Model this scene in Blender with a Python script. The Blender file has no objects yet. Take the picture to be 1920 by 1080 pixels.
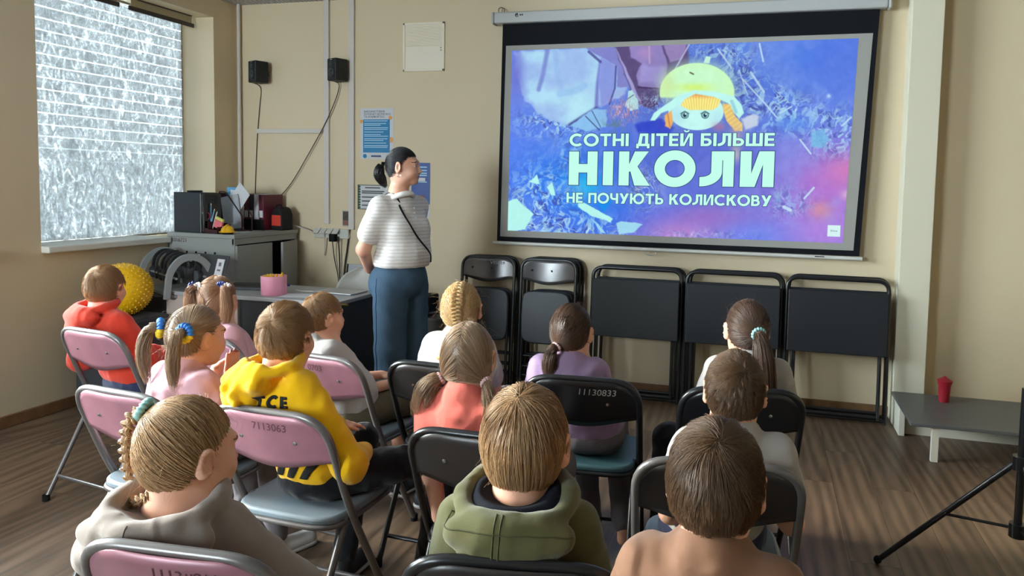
import bpy, bmesh, math, random
import numpy as np
from mathutils import Matrix, Vector
random.seed(7)
rng = np.random.default_rng(7)
scn = bpy.context.scene
COL = scn.collection
R_ = math.radians

# ---------------------------------------------------------------- camera
CF, CPX, CPY = 1360.96, 1059.72, 436.64           # focal length and principal point in pixels of the 1920x1080 frame
YAW, PITCH, ROLL = R_(-15.3549), R_(3.85893), R_(-1.17785)
CAM = np.array([0.0, 0.0, 1.5])
def _camrot():
    cy, sy, cp, sp = math.cos(YAW), math.sin(YAW), math.cos(PITCH), math.sin(PITCH)
    f = np.array([sy*cp, cy*cp, -sp]); r = np.array([cy, -sy, 0.0]); d = np.cross(f, r)
    return np.array([r*math.cos(ROLL)+d*math.sin(ROLL), -r*math.sin(ROLL)+d*math.cos(ROLL), f])
CR = _camrot()
cam = bpy.data.cameras.new('camera'); camo = bpy.data.objects.new('camera', cam); COL.objects.link(camo)
cam.sensor_fit = 'HORIZONTAL'; cam.sensor_width = 36.0; cam.lens = CF/1920*36
cam.shift_x = (960-CPX)/1920; cam.shift_y = (CPY-540)/1920
cam.clip_start = 0.05; cam.clip_end = 100
m = Matrix(((CR[0][0], -CR[1][0], -CR[2][0], CAM[0]), (CR[0][1], -CR[1][1], -CR[2][1], CAM[1]), (CR[0][2], -CR[1][2], -CR[2][2], CAM[2]), (0, 0, 0, 1)))
camo.matrix_world = m
scn.camera = camo
def ray(x, y): return CR.T @ np.array([(x-CPX)/CF, (y-CPY)/CF, 1.0])
def at_y(x, y, Y):
    d = ray(x, y); return CAM + Y/d[1]*d
def at_z(x, y, Z):
    d = ray(x, y); return CAM + (Z-1.5)/d[2]*d
def at_x(x, y, X):
    d = ray(x, y); return CAM + X/d[0]*d

# ---------------------------------------------------------------- light
scn.view_settings.view_transform = 'Standard'
scn.view_settings.look = 'None'
scn.view_settings.exposure = 0.0
scn.view_settings.gamma = 1.0
scn.view_settings.use_curve_mapping = False
scn.cycles.use_denoising = True
scn.cycles.max_bounces = 8
scn.cycles.diffuse_bounces = 5
scn.cycles.sample_clamp_indirect = 6.0
scn.cycles.caustics_reflective = False
scn.cycles.caustics_refractive = False
world = bpy.data.worlds.new('daylight'); scn.world = world; world.use_nodes = True
wb = world.node_tree.nodes['Background']
wb.inputs[0].default_value = (0.80, 0.90, 1.0, 1); wb.inputs[1].default_value = 53.0
sun = bpy.data.lights.new('sun', 'SUN'); suno = bpy.data.objects.new('sun', sun); COL.objects.link(suno)
sun.energy = 8.0; sun.angle = R_(11); sun.color = (1.0, 0.90, 0.76)
suno.rotation_euler = Vector((0.80, 0.12, -0.31)).to_track_quat('-Z', 'Y').to_euler()
WINY = [(3.42, 4.888), (0.35, 3.05)]      # the two window openings along the left wall
WZ0, WZ1 = 1.04, 2.76
BWX0, BWX1 = -4.0, -2.6                                # added unseen window behind the camera, there to fill the front light
for a, b in WINY:                                     # sky portals: they only guide the sampling of the sky through the openings
    l = bpy.data.lights.new('window_portal', 'AREA'); l.shape = 'RECTANGLE'; l.size = b-a; l.size_y = WZ1-WZ0
    l.cycles.is_portal = True
    o = bpy.data.objects.new('window_portal', l); COL.objects.link(o)
    o.location = (-4.72, (a+b)/2, (WZ0+WZ1)/2); o.rotation_euler = Vector((1, 0, 0)).to_track_quat('-Z', 'Z').to_euler()
l = bpy.data.lights.new('window_portal', 'AREA'); l.shape = 'RECTANGLE'; l.size = BWX1-BWX0; l.size_y = WZ1-WZ0; l.cycles.is_portal = True  # portal of the added window behind the camera
o = bpy.data.objects.new('window_portal', l); COL.objects.link(o); o.location = ((BWX0+BWX1)/2, -2.76, (WZ0+WZ1)/2); o.rotation_euler = Vector((0, 1, 0)).to_track_quat('-Z', 'Z').to_euler()
# ---------------------------------------------------------------- materials
def lin(c):
    if isinstance(c, (int, float)): c = (c, c, c)
    return tuple(((v/255)/12.92 if v/255 <= 0.04045 else ((v/255+0.055)/1.055)**2.4) for v in c[:3])
MATS = {}
def mat(name, rgb, rough=0.6, spec=0.5, metal=0.0, bump=0.0, bscale=200.0, sheen=0.0, var=0.0, vscale=6.0, trans=0.0, coat=0.0, sss=0.0, bdist=0.002, fold=0.0, fscale=11.0):
    """rgb in 0-255 display values; var = mottling of the colour; bump = noise bump."""
    if name in MATS: return MATS[name]
    m = bpy.data.materials.new(name); m.use_nodes = True; nt = m.node_tree; b = nt.nodes['Principled BSDF']
    c = lin(rgb)
    b.inputs['Base Color'].default_value = (*c, 1); b.inputs['Roughness'].default_value = rough
    b.inputs['Specular IOR Level'].default_value = spec; b.inputs['Metallic'].default_value = metal
    b.inputs['Sheen Weight'].default_value = sheen; b.inputs['Coat Weight'].default_value = coat
    if sss: b.inputs['Subsurface Weight'].default_value = sss; b.inputs['Subsurface Radius'].default_value = (0.012, 0.005, 0.003); b.inputs['Subsurface Scale'].default_value = 1.0
    tc = nt.nodes.new('ShaderNodeTexCoord')
    if var:
        n = nt.nodes.new('ShaderNodeTexNoise'); n.inputs['Scale'].default_value = vscale; n.inputs['Detail'].default_value = 5
        nt.links.new(tc.outputs['Object'], n.inputs['Vector'])
        r = nt.nodes.new('ShaderNodeMapRange'); r.inputs['From Min'].default_value = 0.3; r.inputs['From Max'].default_value = 0.7
        r.inputs['To Min'].default_value = 1-var; r.inputs['To Max'].default_value = 1+var
        nt.links.new(n.outputs['Fac'], r.inputs['Value'])
        mx = nt.nodes.new('ShaderNodeVectorMath'); mx.operation = 'SCALE'; mx.inputs[0].default_value = c
        nt.links.new(r.outputs['Result'], mx.inputs['Scale']); nt.links.new(mx.outputs[0], b.inputs['Base Color'])
    if bump:
        n = nt.nodes.new('ShaderNodeTexNoise'); n.inputs['Scale'].default_value = bscale; n.inputs['Detail'].default_value = 3
        nt.links.new(tc.outputs['Object'], n.inputs['Vector'])
        bp = nt.nodes.new('ShaderNodeBump'); bp.inputs['Strength'].default_value = bump; bp.inputs['Distance'].default_value = bdist
        nt.links.new(n.outputs['Fac'], bp.inputs['Height']); nt.links.new(bp.outputs['Normal'], b.inputs['Normal'])
        if fold:                                  # creases of the cloth
            fm = nt.nodes.new('ShaderNodeMapping'); fm.inputs['Scale'].default_value = (1.0, 1.0, 0.62); fm.inputs['Rotation'].default_value = (0.3, 0.5, 0.2); nt.links.new(tc.outputs['Object'], fm.inputs[0])
            fn = nt.nodes.new('ShaderNodeTexNoise'); fn.noise_type = 'RIDGED_MULTIFRACTAL'; fn.inputs['Scale'].default_value = fscale; fn.inputs['Detail'].default_value = 1.6; fn.inputs['Distortion'].default_value = 0.9; nt.links.new(fm.outputs[0], fn.inputs['Vector'])
            fb = nt.nodes.new('ShaderNodeBump'); fb.inputs['Strength'].default_value = fold; fb.inputs['Distance'].default_value = 0.03; nt.links.new(fn.outputs['Fac'], fb.inputs['Height']); nt.links.new(fb.outputs['Normal'], bp.inputs['Normal'])
    MATS[name] = m
    return m
def emis(name, rgb, strength=1.0):
    m = bpy.data.materials.new(name); m.use_nodes = True; nt = m.node_tree
    nt.nodes.remove(nt.nodes['Principled BSDF'])
    e = nt.nodes.new('ShaderNodeEmission'); e.inputs[0].default_value = (*lin(rgb), 1); e.inputs[1].default_value = strength
    nt.links.new(e.outputs[0], nt.nodes['Material Output'].inputs[0]); return m

# ---------------------------------------------------------------- meshes and objects
def rotz(a):
    c, s = math.cos(a), math.sin(a); return np.array([[c, -s, 0], [s, c, 0], [0, 0, 1.0]])
def rotx(a):
    c, s = math.cos(a), math.sin(a); return np.array([[1.0, 0, 0], [0, c, -s], [0, s, c]])
def roty(a):
    c, s = math.cos(a), math.sin(a); return np.array([[c, 0, s], [0, 1.0, 0], [-s, 0, c]])
I3 = np.eye(3)
def fillet(pts, rad, n=6, closed=False):
    """round the corners of a polyline"""
    P = [np.array(p, float) for p in pts]; out = []; N = len(P)
    for i in range(N):
        if not closed and i in (0, N-1): out.append(P[i]); continue
        a, b, c = P[i-1], P[i], P[(i+1) % N]
        u = a-b; v = c-b; lu, lv = np.linalg.norm(u), np.linalg.norm(v); u /= lu; v /= lv
        t = min(rad, lu*0.49, lv*0.49); p0, p1 = b+u*t, b+v*t
        for k in range(n+1):
            s = k/n; out.append((1-s)**2*p0+2*s*(1-s)*b+s*s*p1)
    return out
class MB:
    def __init__(self): self.v = []; self.f = []; self.n = 0
    def add(self, v, f):
        v = np.asarray(v, float).reshape(-1, 3); self.v.append(v); self.f += [tuple(int(i)+self.n for i in q) for q in f]; self.n += len(v); return self
    def box(self, c, s, R=I3):
        s = np.array(s)/2; v = np.array([[x, y, z] for x in (-1, 1) for y in (-1, 1) for z in (-1, 1)])*s
        return self.add(v@R.T+np.array(c), [(0, 1, 3, 2), (4, 6, 7, 5), (0, 4, 5, 1), (2, 3, 7, 6), (0, 2, 6, 4), (1, 5, 7, 3)])
    def span(self, a, b):
        a = np.array(a, float); b = np.array(b, float); return self.box((a+b)/2, np.abs(b-a))
    def tube(self, pts, r, n=10, closed=False, cap=True, flat=None):
        P = np.array(pts, float); N = len(P)
        T = np.roll(P, -1, 0)-np.roll(P, 1, 0) if closed else np.gradient(P, axis=0)
        T /= np.linalg.norm(T, axis=1)[:, None]+1e-12
        u = np.cross(T[0], (0, 0, 1.0))
        if np.linalg.norm(u) < 1e-3: u = np.cross(T[0], (0, 1.0, 0))
        rr = np.broadcast_to(np.asarray(r, float), (N,)); V = []
        for i in range(N):
            u = u-T[i]*(u@T[i]); u /= np.linalg.norm(u)+1e-12; w = np.cross(T[i], u)
            a = np.arange(n)*2*math.pi/n; V.append(P[i]+rr[i]*(np.cos(a)[:, None]*u*(1 if flat is None else flat)+np.sin(a)[:, None]*w))
        F = []
        for i in range(N if closed else N-1):
            j = (i+1) % N
            for k in range(n): F.append((i*n+k, i*n+(k+1) % n, j*n+(k+1) % n, j*n+k))
        if cap and not closed: F += [tuple(range(n))[::-1], tuple((N-1)*n+k for k in range(n))]
        return self.add(np.concatenate(V), F)
    def lathe(self, prof, c=(0, 0, 0), n=24, R=I3):
        """prof: list of (radius, height) around local z"""
        V = []; F = []
        for r, z in prof:
            a = np.arange(n)*2*math.pi/n; V.append(np.stack([r*np.cos(a), r*np.sin(a), np.full(n, z)], 1))
        for i in range(len(prof)-1):
            for k in range(n): F.append((i*n+k, i*n+(k+1) % n, (i+1)*n+(k+1) % n, (i+1)*n+k))
        if prof[0][0] > 1e-6: F.append(tuple(range(n))[::-1])
        if prof[-1][0] > 1e-6: F.append(tuple((len(prof)-1)*n+k for k in range(n)))
        return self.add(np.concatenate(V)@R.T+np.array(c), F)
    def prism(self, poly, d, R=I3, c=(0, 0, 0)):
        """poly in local xy, extruded by d along local z"""
        p = np.array(poly, float); n = len(p)
        V = np.concatenate([np.c_[p, np.zeros(n)], np.c_[p, np.full(n, d)]])
        F = [tuple(range(n))[::-1], tuple(range(n, 2*n))]+[(k, (k+1) % n, n+(k+1) % n, n+k) for k in range(n)]
        return self.add(V@R.T+np.array(c), F)
    def ball(self, c, r, n=16, R=I3):
        r = np.broadcast_to(np.asarray(r, float), (3,)); m_ = n//2; V = [(0, 0, 1.0)]
        for i in range(1, m_):
            t = math.pi*i/m_; V += [(math.sin(t)*math.cos(2*math.pi*k/n), math.sin(t)*math.sin(2*math.pi*k/n), math.cos(t)) for k in range(n)]
        V.append((0, 0, -1.0)); F = [(0, 1+k, 1+(k+1) % n) for k in range(n)]
        for i in range(m_-2): F += [(1+i*n+k, 1+(i+1)*n+k, 1+(i+1)*n+(k+1) % n, 1+i*n+(k+1) % n) for k in range(n)]
        e = len(V)-1; F += [(e, e-n+(k+1) % n, e-n+k) for k in range(n)]
        return self.add((np.array(V)*r)@R.T+np.array(c), F)
    def sheet(self, P, thick=0.0):
        """grid of points (a, b, 3)"""
        P = np.asarray(P, float); a, b = P.shape[:2]
        F = [(i*b+j, i*b+j+1, (i+1)*b+j+1, (i+1)*b+j) for i in range(a-1) for j in range(b-1)]
        return self.add(P.reshape(-1, 3), F)
    def build(self, name, material, parent=None, smooth=True, bevel=0.0, seg=2, angle=35, solid=0.0, subsurf=0):
        me = bpy.data.meshes.new(name)
        me.from_pydata(np.concatenate(self.v).tolist(), [], self.f); me.update()
        bm = bmesh.new(); bm.from_mesh(me); bmesh.ops.recalc_face_normals(bm, faces=bm.faces); bm.to_mesh(me); bm.free()
        return mesh_obj(name, me, material, parent, smooth, bevel, seg, angle, solid, subsurf)
def mesh_obj(name, me, material, parent=None, smooth=True, bevel=0.0, seg=2, angle=35, solid=0.0, subsurf=0):
    for mm in (material if isinstance(material, (list, tuple)) else [material]): me.materials.append(mm)
    o = bpy.data.objects.new(name, me); COL.objects.link(o)
    if parent is not None: o.parent = parent
    if smooth:
        me.shade_smooth()
        if angle < 180: me.set_sharp_from_angle(angle=R_(angle))
    if solid:
        s = o.modifiers.new('solid', 'SOLIDIFY'); s.thickness = solid; s.offset = 0
    if bevel:
        b = o.modifiers.new('bevel', 'BEVEL'); b.width = bevel; b.segments = seg; b.limit_method = 'ANGLE'; b.angle_limit = R_(40); b.harden_normals = False
    if subsurf:
        s = o.modifiers.new('sub', 'SUBSURF'); s.levels = subsurf; s.render_levels = subsurf
    return o
def tag(o, label, cat, group=None, kind=None):
    if label: o['label'] = label
    if cat: o['category'] = cat
    if group: o['group'] = group
    if kind: o['kind'] = kind
    return o
def struct(o, label=None):
    o['kind'] = 'structure'
    return o
def thing(name, label, cat, loc=(0, 0, 0), yaw=0.0, group=None):
    o = bpy.data.objects.new(name, None); COL.objects.link(o); o.location = loc; o.rotation_euler = (0, 0, yaw); o.empty_display_size = 0.05
    return tag(o, label, cat, group)
def copy_tree(o, parent=None, loc=None, yaw=None):
    c = o.copy(); COL.objects.link(c)
    if parent is not None: c.parent = parent
    if loc is not None: c.location = loc
    if yaw is not None: c.rotation_euler = (0, 0, yaw)
    for ch in list(o.children): copy_tree(ch, c)
    return c
def text(name, body, size, material, parent, loc, rot, align='CENTER', offset=0.0, shear=0.0, ext=0.0004, sx=1.0, space=1.0, label=None):
    cu = bpy.data.curves.new(name, 'FONT'); cu.body = body; cu.size = size; cu.align_x = align; cu.align_y = 'CENTER'
    cu.offset = offset; cu.shear = shear; cu.extrude = ext; cu.space_character = space; cu.materials.append(material); cu.resolution_u = 4
    t_ = bpy.data.objects.new(name, cu); me = bpy.data.meshes.new_from_object(t_); bpy.data.objects.remove(t_); bpy.data.curves.remove(cu)
    if not me.materials: me.materials.append(material)
    o = bpy.data.objects.new(name, me); COL.objects.link(o); o.parent = parent; o.location = loc; o.rotation_euler = rot; o.scale = (sx, 1, 1)
    if label: o['label'] = label
    return o
FACE = (R_(90), 0, 0)     # text standing upright that reads from -y
def cable(name, pts, r, material, label, cat='cable', parent=None, group=None, n=8):
    P = np.array(pts, float); k = len(P); out = []
    for i in range(k-1):                       # Catmull-Rom through the points
        p0, p1, p2, p3 = P[max(i-1, 0)], P[i], P[i+1], P[min(i+2, k-1)]
        for s in np.linspace(0, 1, 8, endpoint=(i == k-2)):
            out.append(0.5*((2*p1)+(p2-p0)*s+(2*p0-5*p1+4*p2-p3)*s*s+(3*p1-p0-3*p2+p3)*s**3))
    o = MB().tube(out, r, n).build(name, material, parent, angle=180)
    return tag(o, label, cat, group) if label else o
# ---------------------------------------------------------------- the room
XL, XR, YF, YB, ZC = -4.266, 3.2, 5.15, -2.6, 2.912
def floor_mat():
    m = bpy.data.materials.new('floor_laminate'); m.use_nodes = True; nt = m.node_tree; b = nt.nodes['Principled BSDF']; L = nt.links.new
    tc = nt.nodes.new('ShaderNodeTexCoord'); mp = nt.nodes.new('ShaderNodeMapping'); mp.inputs['Rotation'].default_value = (0, 0, R_(90)); L(tc.outputs['Object'], mp.inputs[0])
    br = nt.nodes.new('ShaderNodeTexBrick'); br.offset = 0.37; br.inputs['Scale'].default_value = 1.0; br.inputs['Brick Width'].default_value = 1.29; br.inputs['Row Height'].default_value = 0.193
    br.inputs['Mortar Size'].default_value = 0.0012; br.inputs['Mortar Smooth'].default_value = 0.3; br.inputs['Bias'].default_value = 0.0
    br.inputs['Color1'].default_value = (0, 0, 0, 1); br.inputs['Color2'].default_value = (1, 1, 1, 1); br.inputs['Mortar'].default_value = (0.5, 0.5, 0.5, 1); L(mp.outputs[0], br.inputs[0])
    # per-plank offset for the grain
    sc = nt.nodes.new('ShaderNodeVectorMath'); sc.operation = 'MULTIPLY'; sc.inputs[1].default_value = (5.0, 0.55, 1); L(tc.outputs['Object'], sc.inputs[0])
    of = nt.nodes.new('ShaderNodeVectorMath'); of.operation = 'MULTIPLY_ADD'; L(br.outputs['Color'], of.inputs[0]); of.inputs[1].default_value = (37, 11, 5); L(sc.outputs[0], of.inputs[2])
    wv = nt.nodes.new('ShaderNodeTexWave'); wv.wave_type = 'RINGS'; wv.rings_direction = 'SPHERICAL'; wv.inputs['Scale'].default_value = 1.1; wv.inputs['Distortion'].default_value = 5.0; wv.inputs['Detail'].default_value = 3; wv.inputs['Detail Scale'].default_value = 1.1; L(of.outputs[0], wv.inputs[0])
    no = nt.nodes.new('ShaderNodeTexNoise'); no.inputs['Scale'].default_value = 6; no.inputs['Detail'].default_value = 8; L(of.outputs[0], no.inputs['Vector'])
    mixg = nt.nodes.new('ShaderNodeMix'); mixg.inputs[0].default_value = 0.68; L(wv.outputs['Fac'], mixg.inputs[2]); L(no.outputs['Fac'], mixg.inputs[3])
    cr = nt.nodes.new('ShaderNodeValToRGB'); e = cr.color_ramp.elements; e[0].position = 0.2; e[0].color = (*lin((78, 61, 48)), 1); e[1].position = 0.8; e[1].color = (*lin((132, 108, 86)), 1); L(mixg.outputs[0], cr.inputs[0])
    hs = nt.nodes.new('ShaderNodeHueSaturation'); L(cr.outputs[0], hs.inputs['Color'])
    vr = nt.nodes.new('ShaderNodeMapRange'); vr.inputs['To Min'].default_value = 0.82; vr.inputs['To Max'].default_value = 1.16; L(br.outputs['Color'], vr.inputs[0]); L(vr.outputs[0], hs.inputs['Value'])
    mm = nt.nodes.new('ShaderNodeMix'); mm.data_type = 'RGBA'; L(br.outputs['Fac'], mm.inputs[0]); L(hs.outputs[0], mm.inputs[6]); mm.inputs[7].default_value = (0.03, 0.022, 0.016, 1); L(mm.outputs[2], b.inputs['Base Color'])
    b.inputs['Roughness'].default_value = 0.38; b.inputs['Specular IOR Level'].default_value = 0.45
    bp = nt.nodes.new('ShaderNodeBump'); bp.inputs['Strength'].default_value = 0.15; bp.inputs['Distance'].default_value = 0.002; L(mixg.outputs[0], bp.inputs['Height']); L(bp.outputs[0], b.inputs['Normal'])
    return m
WALL = mat('wall_paint', (214, 196, 164), 0.55, 0.35, bump=0.12, bscale=60, var=0.025, vscale=1.5)
WALLW = mat('wall_white_paint', (212, 205, 182), 0.6, 0.3, bump=0.1, bscale=60)
CEIL = mat('ceiling_board', (150, 148, 142), 0.8, 0.2, bump=0.4, bscale=40, var=0.1, vscale=12)
struct(MB().span((XL-0.5, YB-0.1, -0.1), (XR+0.1, YF+0.1, 0)).build('floor', floor_mat(), smooth=False))
def ceil_mat():
    m = bpy.data.materials.new('ceiling_metal_mesh'); m.use_nodes = True; nt = m.node_tree; b = nt.nodes['Principled BSDF']
    tc = nt.nodes.new('ShaderNodeTexCoord'); w = nt.nodes.new('ShaderNodeTexWave'); w.inputs['Scale'].default_value = 9; w.inputs['Distortion'].default_value = 3; w.inputs['Detail Scale'].default_value = 2
    nt.links.new(tc.outputs['Object'], w.inputs[0]); cr = nt.nodes.new('ShaderNodeValToRGB'); cr.color_ramp.elements[0].color = (0.14, 0.14, 0.15, 1); cr.color_ramp.elements[1].color = (0.62, 0.62, 0.62, 1)
    nt.links.new(w.outputs['Fac'], cr.inputs[0]); nt.links.new(cr.outputs[0], b.inputs['Base Color']); b.inputs['Roughness'].default_value = 0.6
    return m
struct(MB().span((XL-0.5, YB-0.1, ZC), (XR+0.1, YF+0.1, ZC+0.1)).build('ceiling', ceil_mat(), smooth=False))
struct(MB().span((XL-0.5, YF, 0), (XR+0.1, YF+0.12, ZC)).build('wall_front', WALL, smooth=False))
wb_ = MB()
for (a, b) in (((XL-0.5, 0), (BWX0, ZC)), ((BWX1, 0), (XR+0.1, ZC)), ((BWX0, 0), (BWX1, WZ0)), ((BWX0, WZ1), (BWX1, ZC))): wb_.span((a[0], YB-0.12, a[1]), (b[0], YB, b[1]))
struct(wb_.build('wall_back', WALL, smooth=False))
struct(MB().span((XR, YB, 0), (XR+0.12, YF, ZC)).build('wall_right', WALL, smooth=False))
wl = MB(); X0 = XL-0.36
edges = [YB]+[v for ab in sorted(WINY) for v in ab]+[YF]
for i in range(0, len(edges), 2): wl.span((X0, edges[i], 0), (XL, edges[i+1], ZC))
for a, b in WINY: wl.span((X0, a, 0), (XL, b, WZ0)); wl.span((X0, a, WZ1), (XL, b, ZC))
struct(wl.build('wall_left', WALL, smooth=False))
# return of the front wall at the right: a white pilaster
struct(MB().span((0.835, 4.99, 0), (1.02, YF, ZC)).build('wall_pilaster', WALLW, smooth=False, bevel=0.004))
WOODB = mat('baseboard_wood', (120, 88, 58), 0.5, 0.4, var=0.15, vscale=20)
struct(MB().span((XL, YF-0.018, 0), (0.835, YF, 0.072)).build('baseboard_front', WOODB, smooth=False, bevel=0.004))
struct(MB().span((XL, -1.0, 0), (XL+0.018, 4.38, 0.072)).build('baseboard_left', WOODB, smooth=False, bevel=0.004))
# cable trunking and heating pipe on the front wall
TRUNK = mat('trunking_plastic', (206, 197, 190), 0.45, 0.4)
for k, (px0, px1, zb) in enumerate(((609.5, 619, 1.14), (656, 666, 1.10))):
    a = at_y(px0, 200, YF); b = at_y(px1, 200, YF)
    struct(MB().span((a[0], YF-0.022, zb), (b[0], YF, ZC)).build('trim_%d' % (k+1), TRUNK, smooth=False, bevel=0.003))
a = at_y(483, 246, YF); b = at_y(608, 246, YF)
h = MB().span((a[0], YF-0.022, a[2]-0.018), (b[0]-0.01, YF, a[2]+0.018)); struct(h.build('trim_3', TRUNK, smooth=False, bevel=0.003))
struct(MB().tube([(XL+0.045, YF-0.03, 0), (XL+0.045, YF-0.03, ZC)], 0.014, 12).build('trim_4', TRUNK, angle=60))
# windows
PVC = mat('window_plastic', (226, 224, 214), 0.35, 0.5)
def glass_mat():
    m = bpy.data.materials.new('window_glass'); m.use_nodes = True; nt = m.node_tree; nt.nodes.remove(nt.nodes['Principled BSDF'])
    t = nt.nodes.new('ShaderNodeBsdfTransparent'); t.inputs[0].default_value = (0.92, 0.95, 0.94, 1); g = nt.nodes.new('ShaderNodeBsdfGlossy'); g.inputs['Roughness'].default_value = 0.02
    f = nt.nodes.new('ShaderNodeFresnel'); f.inputs[0].default_value = 1.45; x = nt.nodes.new('ShaderNodeMixShader')
    nt.links.new(f.outputs[0], x.inputs[0]); nt.links.new(t.outputs[0], x.inputs[1]); nt.links.new(g.outputs[0], x.inputs[2]); nt.links.new(x.outputs[0], nt.nodes['Material Output'].inputs[0]); return m
def film_mat():
    """crinkled silvery foil on the pane: part light comes through, with pale horizontal creases"""
    m = bpy.data.materials.new('silver_window_film'); m.use_nodes = True; nt = m.node_tree; nt.nodes.remove(nt.nodes['Principled BSDF']); L = nt.links.new
    tc = nt.nodes.new('ShaderNodeTexCoord')
    n1 = nt.nodes.new('ShaderNodeTexNoise'); n1.inputs['Scale'].default_value = 34; n1.inputs['Detail'].default_value = 8; n1.inputs['Roughness'].default_value = 0.72; n1.inputs['Distortion'].default_value = 1.6; L(tc.outputs['Object'], n1.inputs['Vector'])
    mp = nt.nodes.new('ShaderNodeMapping'); mp.inputs['Scale'].default_value = (1, 5, 2.2); L(tc.outputs['Object'], mp.inputs[0])
    n3 = nt.nodes.new('ShaderNodeTexNoise'); n3.inputs['Scale'].default_value = 3.4; n3.inputs['Detail'].default_value = 6; n3.inputs['Distortion'].default_value = 2; L(mp.outputs[0], n3.inputs['Vector'])
    sep = nt.nodes.new('ShaderNodeSeparateXYZ'); L(tc.outputs['Object'], sep.inputs[0])
    ad = nt.nodes.new('ShaderNodeMath'); ad.operation = 'MULTIPLY_ADD'; L(n1.outputs['Fac'], ad.inputs[0]); ad.inputs[1].default_value = 0.012; L(sep.outputs['Z'], ad.inputs[2])
    fr = nt.nodes.new('ShaderNodeMath'); fr.operation = 'PINGPONG'; fr.inputs[1].default_value = 0.038; L(ad.outputs[0], fr.inputs[0])
    ln = nt.nodes.new('ShaderNodeMapRange'); ln.inputs['From Min'].default_value = 0.0; ln.inputs['From Max'].default_value = 0.006; ln.inputs['To Min'].default_value = 1; ln.inputs['To Max'].default_value = 0; L(fr.outputs[0], ln.inputs[0])
    up = nt.nodes.new('ShaderNodeMapRange'); up.inputs['From Min'].default_value = -0.35; up.inputs['From Max'].default_value = 0.05; L(sep.outputs['Z'], up.inputs[0])
    l2 = nt.nodes.new('ShaderNodeMath'); l2.operation = 'MULTIPLY'; L(ln.outputs[0], l2.inputs[0]); L(up.outputs[0], l2.inputs[1])
    cr = nt.nodes.new('ShaderNodeValToRGB'); e = cr.color_ramp.elements; e[0].position = 0.42; e[0].color = (*lin((40, 42, 43)), 1); e[1].position = 0.66; e[1].color = (*lin((108, 111, 112)), 1)
    e2 = e.new(0.54); e2.color = (*lin((60, 62, 63)), 1)
    mx0 = nt.nodes.new('ShaderNodeMix'); mx0.inputs[0].default_value = 0.5; L(n1.outputs['Fac'], mx0.inputs[2]); L(n3.outputs['Fac'], mx0.inputs[3]); L(mx0.outputs[0], cr.inputs[0])
    mx = nt.nodes.new('ShaderNodeMix'); mx.data_type = 'RGBA'; L(l2.outputs[0], mx.inputs[0]); L(cr.outputs[0], mx.inputs[6]); mx.inputs[7].default_value = (0.17, 0.175, 0.175, 1)
    tr = nt.nodes.new('ShaderNodeBsdfTranslucent'); L(mx.outputs[2], tr.inputs[0])
    gl = nt.nodes.new('ShaderNodeBsdfGlossy'); gl.inputs['Roughness'].default_value = 0.22; gl.inputs[0].default_value = (0.75, 0.8, 0.84, 1)
    bp = nt.nodes.new('ShaderNodeBump'); bp.inputs['Strength'].default_value = 0.9; bp.inputs['Distance'].default_value = 0.02; L(n1.outputs['Fac'], bp.inputs['Height']); L(bp.outputs[0], gl.inputs['Normal'])
    s1 = nt.nodes.new('ShaderNodeMixShader'); s1.inputs[0].default_value = 0.30; L(tr.outputs[0], s1.inputs[1]); L(gl.outputs[0], s1.inputs[2])
    L(s1.outputs[0], nt.nodes['Material Output'].inputs[0]); return m
GLASS = glass_mat(); FILM = film_mat()
for k, (a, b) in enumerate(WINY):
    w = thing('window_%d' % (k+1), None, None, (XL-0.33, (a+b)/2, (WZ0+WZ1)/2)); w['kind'] = 'structure'
    hw, hh = (b-a)/2, (WZ1-WZ0)/2; f = MB()
    fw = 0.06 if k else 0.016
    for s in (-1, 1): f.box((0, s*(hw-fw/2), 0), (0.06, fw, 2*hh)); f.box((0, 0, s*(hh-fw/2)), (0.06, 2*hw, fw))
    if k: f.box((0, 0, 0), (0.06, 0.07, 2*hh))
    f.build('window_frame', PVC, w, smooth=False, bevel=0.004)
    MB().box((-0.012, 0, 0), (0.006, 2*hw-fw*1.7, 2*hh-fw*1.7)).build('pane', GLASS, w, smooth=False)
    if k == 0:
        g = np.zeros((40, 60, 3)); zz = np.linspace(-hh+0.014, hh-0.02, 40); yy = np.linspace(-hw+0.01, hw-0.008, 60)
        g[..., 1] = yy[None]; g[..., 2] = zz[:, None]; g[..., 0] = 0.034+rng.normal(0, 0.0012, (40, 60))+0.004*np.sin(yy*23)[None]+0.02*np.exp(-((zz+hh)/0.18)**2)[:, None]*np.abs(np.sin(yy*31+1))[None]
        MB().sheet(g).build('film', FILM, w, angle=180)
    struct(MB().span((XL-0.30, a-0.02 if k else a, WZ0-0.03), (XL+0.06, b+0.02 if k else 4.37, WZ0+0.012)).build('window_sill_%d' % (k+1), PVC, smooth=False, bevel=0.008))
w = thing('window_3', None, None, ((BWX0+BWX1)/2, YB-0.08, (WZ0+WZ1)/2)); w['kind'] = 'structure'; hw, hh = (BWX1-BWX0)/2, (WZ1-WZ0)/2; f = MB()  # unseen window added in the back wall for even light from behind
for s in (-1, 1): f.box((s*(hw-0.03), 0, 0), (0.06, 0.06, 2*hh)); f.box((0, 0, s*(hh-0.03)), (2*hw, 0.06, 0.06))
f.box((0, 0, 0), (0.07, 0.06, 2*hh)); f.build('window_frame', PVC, w, smooth=False, bevel=0.004); MB().box((0, -0.012, 0), (2*hw-0.1, 0.006, 2*hh-0.1)).build('pane', GLASS, w, smooth=False)  # frame and pane of the added unseen window
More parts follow.
